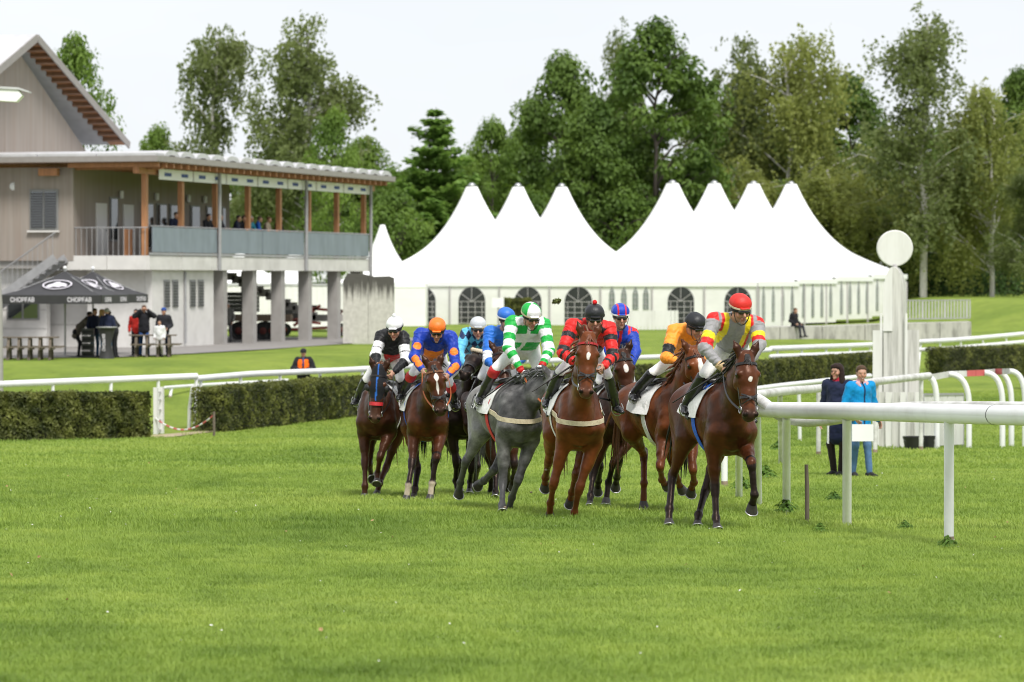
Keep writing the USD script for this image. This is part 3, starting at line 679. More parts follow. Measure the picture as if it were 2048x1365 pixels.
w, c_ = broad_tree(tr_, 6, 3.4, 70, 120, 0.26, low=0.0); kind('bush', w, c_, M_bark, L_mid)
def plant(k, u, v_top, d, wpx, label, group=None, name='tree', cat_='tree', rot=0.0, ztop=None, base_w=None):
    """A tree of kind k at distance d whose top shows at pixel row v_top and whose crown is about wpx pixels wide."""
    p = at(u, v_top, d); g = gp(p[0], p[1])
    h = p[2] - g[2]; s = FPX / d
    H0, R0 = (6.0, 3.7) if k == 'bush' else (10.0, {'oak': 3.6, 'maple': 3.9, 'birch': 1.42, 'weeping': 2.1, 'larch': 2.9}[k.split('_')[0]])
    w = wpx / s / 2 / R0
    return copy_thing(KIND[k], name, label, cat_, g, rot, (w, w, h / H0), group)
TREES = [
 ('birch_a', 425, 38, 236, 185, 'slender birch standing left, above the middle of the grandstand roof', .3),
 ('birch_b', 612, 18, 232, 240, 'tall loose birch between the slender birch and the larch', 1.1),
 ('maple_a', 670, 225, 212, 150, 'rounded leafy tree at the foot of the tall loose birch', .4),
 ('maple_b', 150, 95, 185, 190, 'bright green tree behind the gable of the grandstand', 2.0),
 ('maple_a', 318, 258, 240, 140, 'low tree showing over the flat roof beside the gable', 1.0),
 ('maple_b', 730, 290, 262, 190, 'pale low tree right of the grandstand roof end', 2.6),
 ('larch', 872, 215, 232, 330, 'feathery larch with a pointed top left of the marquee peaks', .2),
 ('maple_a', 985, 245, 246, 150, 'leafy tree between the larch and the big oaks', 5.1),
 ('oak_a', 1125, 122, 252, 230, 'broad dark tree over the second marquee peak', .7),
 ('oak_b', 1310, 62, 248, 290, 'tallest broad dark tree over the middle of the marquee', 2.9),
 ('birch_thin', 1245, 36, 268, 150, 'thin birch top behind the tallest broad dark tree', 3.9),
 ('oak_c', 1190, 210, 246, 210, 'lower dark tree in front of the broad trees, behind the marquee peaks', 4.2),
 ('weeping_a', 1580, 42, 262, 320, 'big weeping birch with hanging strands over the right marquee peaks', .5),
 ('birch_b', 1480, 60, 266, 190, 'brownish sparse birch left of the big weeping birch', 2.2),
 ('weeping_b', 1660, 320, 256, 330, 'low weeping birch hanging down beside the right marquee roof', 1.9),
 ('weeping_b', 1470, 300, 254, 270, 'low weeping birch behind the right group of marquee peaks', 4.9),
 ('oak_b', 1700, 165, 278, 210, 'dark tree in the gap right of the big weeping birch', 5.5),
 ('birch_thin', 1848, 4, 248, 270, 'tallest birch at right with a long white trunk', 1.0),
 ('weeping_a', 1985, 150, 250, 260, 'light green birch at the right edge of the picture', 3.1),
 ('weeping_b', 1810, 320, 262, 260, 'dense drooping birch behind the white trunk of the tallest birch', .9),
 ('oak_a', 2040, 150, 280, 180, 'dark tree behind the light green birch at the right edge', 2.4),
 ('oak_c', 1930, 270, 276, 240, 'dark tree filling the gap between the two right birches', 1.4),
 ('birch_a', 2058, 330, 244, 140, 'birch cut by the right edge with a pale trunk near the tall hedge', 4.0),
 ('maple_b', 560, 300, 250, 210, 'dark leafy tree behind the balcony posts', .8),
 ('oak_c', 690, 330, 258, 190, 'dark tree seen between the last balcony posts', 3.8),
]
for k, u, v, d, w, lab, ro in TREES: plant(k, u, v, d, w, lab, None, {'birch': 'birch_tree', 'weeping': 'birch_tree', 'larch': 'larch_tree', 'oak': 'broadleaf_tree', 'maple': 'broadleaf_tree'}[k.split('_')[0]], 'tree', ro)
BUSHES = [(790, 395, 226, 210, 'leafy bush left of the first marquee peak'), (905, 370, 236, 200, 'leafy bush just behind the first marquee peak'), (1060, 390, 240, 190, 'bush in the dip between the first two marquee peaks'), (1240, 390, 244, 220, 'bush in the wide dip between the two marquee groups'),
          (1400, 330, 252, 240, 'dark bush between the peaks of the right marquee group'), (1560, 380, 258, 260, 'bush behind the last marquee peak'), (640, 440, 236, 200, 'bush seen under the balcony roof at its right end'), (1740, 420, 258, 220, 'bush behind the round disc of the winning post')]
for i, (u, v, d, w, lab) in enumerate(BUSHES): plant('bush', u, v, d, w, lab, None, 'bush', 'bush', i * 1.3)
# distant wood closing the view
fw = UsdGeom.PointInstancer.Define(stage, '/World/far_wood')
tag(fw.GetPrim(), 'dark far-off wood closing the view behind all nearer trees', 'wood', None, 'stuff')
UsdGeom.Scope.Define(stage, '/World/far_wood/kinds')
w, c_ = broad_tree(tr_, 10, 3.6, 70, 110, 0.42, low=0.03)
fm = usdkit.mesh(stage, '/World/far_wood/kinds/crowns', c_, L_dense)
fw.CreatePrototypesRel().AddTarget(fm.GetPath())
fp, fs = [], []
for i, (u, v) in enumerate([(-60, 330), (120, 300), (260, 330), (420, 330), (560, 330), (700, 320), (820, 340), (960, 310), (1090, 240), (1220, 210), (1370, 190), (1500, 230), (1620, 250), (1760, 270), (1880, 260), (2000, 240), (2110, 220)]):
    p = at(u, v, 296 + 9 * (i % 2)); g = gp(p[0], p[1]); fp.append(g); fs.append((1.8, 1.8, (p[2] - g[2]) / 10))
fw.CreatePositionsAttr(Vt.Vec3fArray.FromNumpy(np.array(fp, np.float32))); fw.CreateProtoIndicesAttr(Vt.IntArray([0] * len(fp)))
fw.CreateOrientationsAttr(Vt.QuathArray([Gf.Quath(math.cos(i * .7), 0, 0, math.sin(i * .7)) for i in range(len(fp))])); fw.CreateScalesAttr(Vt.Vec3fArray.FromNumpy(np.array(fs, np.float32)))

# ------------------------------------------------------------------ hedges
def hedge(name, path, h, w, n, label, r, ragged=0.06, mat_=L_hedge, leaf=0.085):
    P = np.array([gp(x, y) for x, y in path]); seg = np.linalg.norm(np.diff(P, axis=0), axis=1); cum = np.concatenate([[0], np.cumsum(seg)])
    t = thing(name, label, 'hedge', P[0])
    def on(s): return np.stack([np.interp(s, cum, P[:, i]) for i in range(3)], -1)
    L = cum[-1]
    # leaves over front, top, back and ends
    nn = int(n * L)
    s = r.uniform(-0.05, L + 0.05, nn); base_ = on(np.clip(s, 0, L)); e = 0.05
    tg = unit3(on(np.clip(s + e, 0, L)) - on(np.clip(s - e, 0, L))); sd = np.stack([tg[:, 1], -tg[:, 0], 0 * s], -1)
    side = r.choice([0, 1, 2], nn, p=[.56, .34, .10]); a = r.uniform(-1, 1, nn); z = r.uniform(0.0, 1, nn) ** 0.9
    lum = meshkit.fbm(np.stack([s * 1.6, z * 2.2, 0 * s], -1), 3, 5) - 0.5
    inn = np.abs(r.normal(0, 0.07, nn))
    off = np.where(side == 0, w / 2, np.where(side == 1, a * w / 2, -w / 2)) ; hh = np.where(side == 1, h, z * h)
    off = off + np.where(side == 1, 0, np.sign(off) * (lum * 0.36 - inn)); off = off - np.sign(off) * np.where(side != 1, 0.30 * np.clip(z - .78, 0, 1) / .22 * .5, 0); hh = hh + np.where(side == 1, lum * ragged * 3 - inn - 0.12 * np.abs(a) ** 4, 0)
    end = (s < 0.0) | (s > L)
    p = base_ + sd * off[:, None] + UG * hh[:, None]
    p = p + tg * (np.clip(s, None, 0) + np.clip(s - L, 0, None))[:, None]
    nr = np.where((side == 1)[:, None], UG, sd * np.sign(off)[:, None]) + r.normal(0, .5, (nn, 3))
    ne = int(n * w * 0.9)
    for q, sg in ((0.0, -1), (L, 1)):
        b0 = on(np.array([q]))[0]; tg0 = unit(on(np.array([min(q + e, L)]))[0] - on(np.array([max(q - e, 0)]))[0]); sd0 = np.array([tg0[1], -tg0[0], 0])
        pe = b0 + np.outer(r.uniform(-w / 2, w / 2, ne), sd0) + np.outer(r.uniform(0.0, h, ne), UG) + np.outer(sg * np.abs(r.normal(0.0, 0.06, ne)), tg0)
        p = np.vstack([p, pe]); nr = np.vstack([nr, np.tile(tg0 * sg, (ne, 1)) + r.normal(0, .5, (ne, 3))])
    part(t, 'foliage', leaf_cards(p, nr, leaf * r.uniform(0.6, 1.4, len(p)), r), mat_, world=True)
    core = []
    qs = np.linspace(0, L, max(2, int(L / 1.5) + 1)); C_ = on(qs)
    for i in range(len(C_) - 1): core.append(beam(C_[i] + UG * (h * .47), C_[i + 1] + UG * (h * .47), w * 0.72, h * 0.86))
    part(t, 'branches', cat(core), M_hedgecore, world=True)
    return t
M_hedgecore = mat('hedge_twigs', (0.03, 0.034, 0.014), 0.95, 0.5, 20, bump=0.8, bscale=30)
hr = np.random.default_rng(31)
def hl(u0, u1, n=6):
    xs_ = np.linspace(u0, u1, n); return [(x, float(np.interp(x, HX, HY))) for x in xs_]
hedge('clipped_hedge', hl(-15, -9.50), 1.17, 1.0, 2600, 'clipped hedge at the left edge, before the gate', hr)
hedge('clipped_hedge', hl(-7.95, 14.0, 16), 1.18, 1.0, 1100, 'long clipped hedge behind the galloping horses', hr)
hedge('clipped_hedge', [(17.6, 145.5), (20, 147.6), (23.5, 150.5)], 1.2, 1.0, 900, 'clipped hedge beyond the gap right of the winning post', hr)
hedge('clipped_hedge', [(at(2052, 700, 128)[0], 128), (at(2052, 700, 128)[0] + 2.5, 127.5)], 1.55, 1.0, 1100, 'hedge end cut by the right edge of the picture', hr)
hedge('box_bush', [(at(1012, 600, 186)[0], 186), (at(1058, 600, 186)[0], 186)], 1.75, 1.2, 1500, 'square clipped bush before the third arched window of the marquee', hr, leaf=.11)
hedge('tall_hedge', [(at(1790, 600, 258)[0], 258), (at(1900, 600, 258)[0], 259), (at(2130, 600, 260)[0], 260)], 4.4, 1.6, 1100, 'tall dark clipped hedge behind the white birch trunks', hr, ragged=.1, mat_=L_conif, leaf=0.20)
# ------------------------------------------------------------------ running rails, gates, winning post
M_rail = mat('white_rail', (0.74, 0.75, 0.755), 0.42, 0.05, 1.2, dirt=(0.42, 0.40, 0.36), dscale=2.0, damt=0.35, spec=0.5)
M_railold = mat('stained_white_rail', (0.60, 0.60, 0.585), 0.6, 0.12, 2.5, dirt=(0.15, 0.14, 0.11), dscale=2.6, damt=0.75)
M_soil = mat('soil_stain', (0.25, 0.19, 0.14), 0.9, 0.3, 20)
M_wpaint = mat('white_board', (0.68, 0.675, 0.66), 0.6, 0.05, 3, dirt=(0.40, 0.39, 0.36), dscale=1.5, damt=0.5, stretch=(3, 3, 0.4))
M_gpaint = mat('weathered_board', (0.56, 0.55, 0.525), 0.7, 0.12, 3, dirt=(0.16, 0.155, 0.14), dscale=2.2, damt=0.7, stretch=(5, 5, 0.3))
M_redtape = mat('red_tape', (0.50, 0.10, 0.10), 0.6, 0.1, 5)
M_darkplastic = mat('black_plastic', (0.018, 0.018, 0.019), 0.4, 0.2, 5)
M_oldwood = mat('old_wood', (0.13, 0.105, 0.08), 0.85, 0.3, 4, stretch=(4, 4, .5), bump=0.3, bscale=20)
def curve(pts, n=8):
    """Smooth path through the points."""
    P = np.asarray(pts, float); m = len(P); t = np.arange(m)
    from scipy.interpolate import PchipInterpolator
    return PchipInterpolator(t, P)(np.linspace(0, m - 1, (m - 1) * n + 1))
def rail(label, top_pts, posts, r, m=M_rail, name='running_rail', pr=0.045, joints=(), group=None):
    """top_pts: (u, v, d) along the rail's axis; posts: (u, v) where they meet the ground, or (u, v, d)."""
    P = curve([at(*p) for p in top_pts])
    t = thing(name, label, 'rail', gp(P[len(P) // 2][0], P[len(P) // 2][1]), group=group)
    part(t, 'rail_tube', tube(P, r, 14), m, True, world=True)
    for j in joints:
        q = at(*j); k = np.argmin(np.linalg.norm(P - q, axis=1)); k = min(max(k, 1), len(P) - 2); dv = unit(P[k + 1] - P[k - 1])
        part(t, 'joint_sleeve', tube([P[k] - dv * 0.005, P[k] + dv * 0.005], r + 0.002, 14), M_darkplastic, True, world=True)
    for p in posts:
        g = on_ground(*p) if len(p) == 2 else gp(*at(*p[:3])[:2])
        d2 = np.linalg.norm(P[:, :2] - g[:2], axis=1); k = np.argmin(np.abs(P[:, 0] * FPX / P[:, 1] + 1024 - (p[0] if len(p) < 4 else p[3])))
        e = P[k] - [0, 0, r * 0.8]
        e = np.array([e[0], e[1], e[2]]) if abs(e[1] - g[1]) < 3 else np.array([g[0], g[1], e[2]])
        po = part(t, 'post', tube([g - [0, 0, 0.15], g + (e - g) * 0.12, e], [pr * 0.95, pr, pr], 10), m, True, world=True)
        part(po, 'soil_splash', tube([g - [0, 0, .1], g + (e - g) * 0.035, g + (e - g) * 0.07], [pr * 1.03, pr * 1.04, pr * 1.012], 10, False), M_soil, True, world=True)
    return t
rail('front white running rail with thick tube passing before the two women', [(1430, 813, 44), (1478, 817, 41.5), (1520, 819.5, 39), (1573, 821, 37.0), (1694, 823, 34.3), (1898, 828, 31.2), (2090, 833, 29.2), (2400, 842, 27)], [(1898, 1090), (1694, 1052), (1573, 1028), (1517, 1012), (1478, 997), (1449, 975), (2235, 1150)], 0.086, joints=[(2008, 830, 30.2)])
rail('low white rail sagging just behind the front rail', [(1500, 790, 39), (1528, 806, 38.2), (1560, 831, 37.6), (1605, 843, 37.2), (1660, 840, 36.8), (1720, 828, 36.2), (1800, 817, 35.6), (1920, 815, 34.6), (2090, 817, 33.2)], [], 0.06, m=M_railold)
rail('stained white rail ending at the winning post behind the women', [(1505, 792, 57), (1560, 784, 60), (1640, 777, 64), (1740, 765, 68.5), (1858, 752, 74)], [(1562, 928), (1637, 913), (1750, 900, 69, 1750), (1842, 880, 73.3, 1842)], 0.075, m=M_railold)
rail('thin white rail behind the stained rail', [(1500, 780, 80), (1560, 772, 83), (1640, 763, 87), (1740, 752, 92)], [(1512, 885, 80.5, 1512), (1600, 880, 85, 1600), (1700, 870, 90, 1700)], 0.06)
# behind the long hedge
def follow(us, v, dd): return [(u, float(np.interp(u, v[0], v[1])), float(np.interp(u, dd[0], dd[1]))) for u in us]
VL = ([-60, 0, 393], [772, 769, 753]); DL = ([-60, 0, 393], [87.6, 88.2, 93])
rail('white rail behind the hedge at the left edge', follow([-60, 60, 180, 290, 393], VL, DL), [(u, 800, float(np.interp(u, *DL)), u) for u in (-20, 107, 218, 318, 388)], 0.085)
VM = ([393, 495, 564, 700, 830, 1000, 1300, 1540], [758, 749, 746, 740, 733, 725, 715, 700]); DM = ([393, 495, 564, 700, 830, 1000, 1300, 1540], [93.3, 97, 99.5, 104.5, 108, 112, 120, 128])
rail('long white rail behind the hedge and the galloping horses', follow([394, 450, 500, 560, 640, 700, 830, 1000, 1300, 1540], VM, DM), [(u, 800, float(np.interp(u, *DM)), u) for u in range(400, 1540, 80)], 0.085)
VR = ([1540, 1740, 1880, 2060], [698, 690, 682, 667]); DR = ([1540, 1740, 1880, 2060], [128.3, 142, 152, 161])
rail('upper white rail in front of the concrete wall at right', follow([1542, 1640, 1740, 1880, 2060], VR, DR), [(u, 800, float(np.interp(u, *DR)), u) for u in range(1560, 2060, 46)], 0.10)
rail('lower white rail in front of the concrete wall at right', [(a, b + 16, c - 4) for a, b, c in follow([1542, 1640, 1740, 1880, 2060], VR, DR)], [(u, 800, float(np.interp(u, *DR)) - 4, u) for u in range(1550, 2060, 52)], 0.085)
rail('thin white rail crossing the gap behind the gate', [(330, 776, 101), (400, 771, 104), (520, 764, 108), (575, 761, 110)], [(u, 800, 101 + (u - 330) * .037, u) for u in (340, 440, 540)], 0.05)
# gate in the gap of the hedge
gl = gp(at(315, 850, 91)[0], 90.6)
gt = thing('gate', 'small white gate in the gap between the left hedges', 'gate', gl)
ex_ = unit(np.array([at(350, 850, 92.0)[0] - at(315, 850, 90.6)[0], 1.4, 0])); GW = 0.46
for k, x in enumerate((0.0, GW)): part(gt, 'gate_post', box(gl + ex_ * x + UG * 0.58, (0.13, 0.10, 1.26), (ex_, np.cross(UG, ex_), UG)), M_wpaint, world=True)
for z in (0.10, 0.36, 0.62, 0.88, 1.08): part(gt, 'gate_bar', box(gl + ex_ * GW / 2 + UG * z, (GW - .132, 0.03, 0.035), (ex_, np.cross(UG, ex_), UG)), M_lead, world=True)
a_ = gp(at(375, 840, 93)[0], 93.4)
part(gt, 'leaning_post', tube([a_ - UG * .1, a_ + np.array([0.02, 0, .6]), a_ + np.array([0.10, 0, 1.12]), a_ + np.array([0.22, 0, 1.22])], 0.05, 8), M_wpaint, True, world=True)
# red and white chain to a wooden stake
sk = gp(at(428, 850, 89)[0], 89.0)
top('wooden_stake', tube([sk - UG * .2, sk + UG * 0.30, sk + UG * 0.64], [0.035, 0.035, 0.03], 7), M_oldwood, 'short wooden stake holding the red and white chain by the hedge', 'stake', smooth=True)
c0, c1 = gl + UG * 0.42 - np.array([0, .08, 0]), sk + UG * 0.56
def chain_pts(t): return c0 + (c1 - c0) * t[:, None] - UG * (0.34 * np.sin(t * np.pi) ** 0.9)[:, None]
ch = thing('barrier_chain', 'red and white plastic chain sagging across the hedge gap', 'chain', c0)
for k in range(16):
    part(ch, 'chain_link', tube(chain_pts(np.linspace(k / 16, (k + 0.92) / 16, 4)), 0.022, 6), M_redtape if k % 2 else M_wpaint, True, world=True)
# winning post
wp = gp(at(1790, 890, 79)[0], 79.0)
wt = thing('winning_post', 'tall white winning post with a round white disc on top', 'winning post', wp)
ex, ey = unit(np.array([0.93, -0.36, 0])), unit(np.array([0.36, 0.93, 0]))
def wpx(u): return (u - 1790) / 88.6
part(wt, 'pylon', prism([(-0.22, -.1), (0.22, -.1), (0.22, 3.3)] + [(0.22 * math.cos(a), 3.35 + 0.70 * math.sin(a)) for a in np.linspace(0.05, np.pi - .05, 15)] + [(-0.22, 3.3)], wp - ey * 0.16, np.array([1.0, 0, 0]), UG, ey, 0.30), M_gpaint, world=True)
part(wt, 'white_edge', prism([(-0.225, 2.6), (-0.02, 2.6), (-0.02, 4.04)] + [(0.22 * math.cos(a) - .005, 3.35 + 0.70 * math.sin(a)) for a in np.linspace(np.pi / 2 + .1, np.pi - .05, 8)], wp - ey * 0.19, np.array([1.0, 0, 0]), UG, ey, 0.025), M_wpaint, world=True)
for u0, u1, mm, dy in ((1742, 1757, M_wpaint, -.35), (1758, 1784, M_gpaint, .12), (1812, 1839, M_gpaint, .12)):
    part(wt, 'side_board', box(wp + np.array([(wpx(u0) + wpx(u1)) / 2, dy, 1.26]), (wpx(u1) - wpx(u0), 0.07, 2.72)), mm, world=True)
for u0, u1 in ((1757, 1762), (1807, 1812)): part(wt, 'rib', box(wp + np.array([wpx((u0 + u1) / 2), -0.24, 1.5]), (0.05, 0.05, 3.0)), M_wpaint, world=True)
dsk = at(1789.5, 497, 79.0)
part(wt, 'disc', lathe([(0.0, -0.04), (0.39, -0.04), (0.41, -0.02), (0.41, 0.02), (0.39, 0.04), (0.0, 0.04)], dsk, 48, 'y'), M_wpaint, 30, world=True)
part(wt, 'disc_neck', tube([wp + UG * 3.95, dsk - UG * 0.36], 0.06, 8), M_lead, True, world=True)
# white board screen beside it
bs = thing('board_screen', 'low screen of upright white boards right of the winning post', 'screen', wp + np.array([0.6, -0.6, 0]))
for k, u in enumerate((1760, 1774, 1789, 1803, 1818, 1833)):
    q = gp(at(u + 4, 880, 76.5 - k * .12)[0], 76.5 - k * .12)
    part(bs, 'board', box(q + UG * 0.58, (0.135, 0.035, 1.3), (unit(np.array([1, -.2, 0])), unit(np.array([.2, 1, 0])), UG)), M_wpaint if k % 2 else M_gpaint, world=True)
q0, q1 = gp(at(1846, 870, 76)[0], 76.0), gp(at(1926, 868, 78.5)[0], 78.5)
for k in range(5):
    a, b = q0 + (q1 - q0) * (k + .04) / 5, q0 + (q1 - q0) * (k + .96) / 5
    part(bs, 'sheet', box((a + b) / 2 + UG * 0.60, (np.linalg.norm(b - a), 0.02, 1.10), (unit(b - a), np.cross(UG, unit(b - a)), UG)), M_wpaint, world=True)
part(bs, 'frame', cat([beam(q0 + UG * 1.18, q1 + UG * 1.18, .05, .05), beam(q0 - UG * .1, q0 + UG * 1.155, .05, .05), beam(q1 - UG * .1, q1 + UG * 1.155, .05, .05)]), M_steelp, world=True)
# bent barrier posts with tape
tops = []
for k, (u0, v0, u1, vb, d, lab) in enumerate(((1858, 751, 1874, 850, 75, 'bent white barrier post nearest to the winning post'), (1898, 744, 1938, 861, 76, 'bent white barrier post at the far end of the board screen'), (1969, 741, 2005, 855, 76.5, 'bent white barrier post, left one of the close pair'), (1990, 739, 2023, 855, 79, 'bent white barrier post, right one of the close pair'), (2020, 738, 2050, 850, 78, 'bent white barrier post cut by the right edge'))):
    g = gp(at(u1, vb, d)[0], d); a = at(u0, v0 + 5, d); b = at(u1, v0 + 60, d)
    c = np.array([b[0], d, a[2]])
    tt_ = np.linspace(0, 1, 10)[:, None]
    arc = (1 - tt_) ** 2 * a + 2 * tt_ * (1 - tt_) * (c * .92 + a * .08) + tt_ ** 2 * b
    th = thing('barrier_post', lab, 'post', g, group='bent barrier posts')
    part(th, 'post', tube(np.vstack([arc, [g + UG * 0.3, g - UG * .1]]), 0.062, 10), M_rail, True, world=True)
    part(th, 'clamp', tube([g + UG * .70, g + UG * .74], 0.075, 10), M_steelp, True, world=True)
    tops.append(a)
for k in range(4):
    a, b = tops[k], tops[k + 1]
    tw = thing('barrier_tape', ['white plastic band between the two left bent posts', 'red and white band right of the board screen', 'short red band between the close pair of bent posts', 'dark red band at the right edge of the picture'][k], 'barrier band', a)
    for j in range(4):
        c, d_ = a + (b - a) * (j + .02) / 4, a + (b - a) * (j + .98) / 4
        part(tw, 'band', beam(c + [0, 0, .0], d_ + [0, 0, 0], 0.02, 0.13), (M_railold if k in (0, 2) or (k == 1 and j < 2) or (k == 3 and j > 1) else M_redtape), world=True)
# buckets
for u, v, d, w, lab in ((1826, 896, 74.2, 0.43, 'larger black bucket on the grass by the winning post'), (1857, 894, 74.8, 0.29, 'smaller black bucket behind the larger one by the winning post')):
    g = gp(at(u, v, d)[0], d)
    bk = thing('bucket', lab, 'bucket', g)
    part(bk, 'tub', lathe([(0.0, 0.02), (w * .40, 0.02), (w * .5, 0.28), (w * .525, 0.285), (w * .525, 0.30), (w * .49, 0.30), (w * .39, 0.06), (0, 0.05)], (0, 0, 0), 24), M_darkplastic, 40)
    part(bk, 'handle', tube([(w * .52 * math.cos(a), -0.02 - abs(math.sin(a)) * w * .3, 0.27 - 0.10 * math.sin(a)) for a in np.linspace(0, np.pi, 11)], 0.006, 5), M_steelp, True)
sg_ = on_ground(1614, 1046)
top('wooden_stake', tube([sg_ - UG * .15, sg_ + UG * .35, sg_ + UG * 0.60 + [-0.008, 0, 0]], [0.024, 0.023, 0.020], 7), M_oldwood, 'dark wooden stake standing in the grass between two front rail posts', 'stake', smooth=True)

# ------------------------------------------------------------------ walls, blocks, fences in the distance
M_block = mat('weathered_block', (0.47, 0.455, 0.42), 0.9, 0.15, 0.9, bump=0.5, bscale=6, stretch=(1, 1, 0.35), dirt=(0.05, 0.047, 0.042), dscale=1.6, damt=0.9)
M_slab = usdkit.material(stage, '/World/Looks/algae_stained_slab', {
    'tc': ('texture_coordinate', {}), 'm1': ('mapping', {'scale': (5.0, 1.0, 0.35)}), 'n1': ('noise_texture', {'scale': 1.6, 'detail': 6, 'roughness': 0.65}), 'n2': ('noise_texture', {'scale': 5.0, 'detail': 5, 'roughness': 0.7}),
    'z': ('separate_xyz', {}), 'zr': ('map_range', {'from_min': 1.2, 'from_max': 3.0, 'to_min': -0.30, 'to_max': 0.55}), 'ad': ('math', {'math_type': 'add'}), 'r': ('rgb_ramp', {'ramp': [(0.52, (0, 0, 0)), (0.80, (0.92, 0.92, 0.92))]}),
    'c': ('rgb_ramp', {'ramp': [(0.3, (0.40, 0.385, 0.35)), (0.7, (0.58, 0.56, 0.52))]}), 'mx': ('mix', {'color2': (0.045, 0.042, 0.036)}), 'b': ('bump', {'strength': 0.5, 'distance': 0.03}), 'p': ('principled_bsdf', {'roughness': 0.9})},
    [('tc.object', 'm1.vector'), ('m1.vector', 'n1.vector'), ('tc.object', 'n2.vector'), ('tc.object', 'z.vector'), ('z.z', 'zr.value'), ('zr.result', 'ad.value1'), ('n1.fac', 'ad.value2'), ('ad.value', 'r.fac'), ('n2.fac', 'c.fac'), ('c.color', 'mx.color1'), ('r.color', 'mx.fac'), ('mx.color', 'p.base_color'), ('n2.fac', 'b.height'), ('b.normal', 'p.normal')], surface='p.BSDF')
kb = gp(at(735, 695, 147)[0], 148.0)
blk = thing('concrete_block', 'weathered concrete slab standing upright before the marquee', 'slab', kb)
ww, hh_ = 102 / 47.2, 142 / 47.2
for k in range(2):
    x0, x1 = -ww / 2 + k * ww / 2, -ww / 2 + (k + 1) * ww / 2 - .012
    part(blk, 'slab', prism([(x0, -.3), (x1, -.3), (x1, hh_ - 0.10 - .12 * k), (x1 - .2, hh_ - 0.06 - .08 * k), (x0 + .2, hh_ - (.16 if k else .02)), (x0, hh_ - (.1 if k else .35))], kb, np.array([1.0, 0, 0]), UG, np.array([0, 1.0, 0]), 0.9 - .06 * k), M_slab, world=True)
bw = thing('retaining_wall', 'long grey concrete wall below the right side of the marquee', 'wall', gp(at(1740, 690, 166)[0], 166))
wpts = [(1475, 658, 688, 158), (1560, 654, 690, 160), (1645, 653, 690, 162), (1730, 650, 688, 164.5), (1815, 647, 680, 167), (1880, 646, 672, 169), (1943, 644, 663, 171)]
for i in range(6):
    (u0, t0, b0, d0), (u1, t1, b1, d1) = wpts[i], wpts[i + 1]
    A, B_ = at(u0, t0, d0), at(u1, t1, d1); A0, B0 = at(u0, b0 + 14, d0), at(u1, b1 + 14, d1)
    bk_ = np.array([0.2, 3.0, 0]); sh_ = unit(B_ - A) * 0.02
    V = np.array([A0 + sh_, B0 - sh_, B_ - sh_, A + sh_, A0 + sh_ + bk_, B0 - sh_ + bk_, B_ - sh_ + bk_, A + sh_ + bk_])
    F = np.array([[0, 1, 2, 3], [3, 2, 6, 7], [5, 4, 7, 6], [4, 0, 3, 7], [1, 5, 6, 2], [4, 5, 1, 0]])
    part(bw, 'wall_block', (V, np.vstack([F[:, [0, 1, 2]], F[:, [0, 2, 3]]])), M_block, world=True)
M_lightsteel = mat('light_steel', (0.42, 0.42, 0.43), 0.5, 0.1, 5)
rl = thing('railing', 'grey metal railing on the concrete wall right of the winning post', 'railing', at(1815, 645, 168))
A, B_ = at(1800, 642, 169.5), at(1940, 640, 173)
for z in (0.08, 0.98): part(rl, 'rail', beam(A + UG * z, B_ + UG * z, 0.05, 0.05), M_steelp, world=True)
for k in range(23): q = A + (B_ - A) * k / 22; part(rl, 'bar', beam(q + UG * 0.105, q + UG * 0.955, 0.055 if k % 7 else .09, 0.05), M_lightsteel, world=True)
wf_ = thing('picket_fence', 'low white board fence before the marquee between the arched windows', 'fence', gp(at(1282, 657, 188)[0], 188))
A, B_ = at(1205, 657, 188), at(1357, 656, 188)
for k in range(20):
    q = A + (B_ - A) * (k + .5) / 20
    part(wf_, 'board', box(q + UG * 0.42, (np.linalg.norm(B_ - A) / 20 - .015, 0.04, 1.02)), M_wpaint, world=True)
sn = thing('small_sign', 'small white sign on a thin pole before the clipped bush', 'sign', gp(at(997, 650, 182)[0], 182))
q = at(996, 606, 182)
part(sn, 'panel', box(q, (0.62, 0.03, 0.50)), M_banner, world=True); part(sn, 'pole', tube([gp(q[0], 182.05) - UG * .1, q + [0, .05, .2]], 0.03, 6), M_steelp, True, world=True)

# ------------------------------------------------------------------ forecourt furniture
def fx(u, d): return at(u, 600, d)[0]
lp = thing('lamp_post', 'street lamp with a white head at the left edge', 'lamp', gp(fx(-4, 100), 100))
b0 = gp(fx(-4, 100), 100.0)
part(lp, 'pole', tube([b0 - UG * .2, b0 + UG * 2.5, b0 + UG * 8.0 + [-.3, 0, 0]], [0.15, 0.13, 0.07], 12), M_conc2, True, world=True)
hq = at(10, 188, 100)
hd_ = prism([(-0.95, -0.16), (0.35, -0.24), (0.52, -0.06), (0.40, 0.10), (-0.95, 0.16)], hq + [0, -.22, 0], np.array([1.0, 0, 0]), UG, np.array([0, 1.0, 0]), 0.44)
lh = part(lp, 'lamp_head', hd_, M_banner, world=True)
part(lh, 'cooling_cover', prism([(-1.0, 0.17), (0.42, 0.105), (0.72, 0.02), (0.72, 0.06), (0.42, 0.17), (-1.0, 0.24)], hq + [0, -.26, 0], np.array([1.0, 0, 0]), UG, np.array([0, 1.0, 0]), 0.52), M_roofsheet, world=True)
M_umb = mat('black_canopy', (0.028, 0.027, 0.030), 0.6, 0.15, 3, bump=0.2, bscale=4)
M_print = mat('pale_print', (0.60, 0.57, 0.63), 0.7, 0.05, 5)
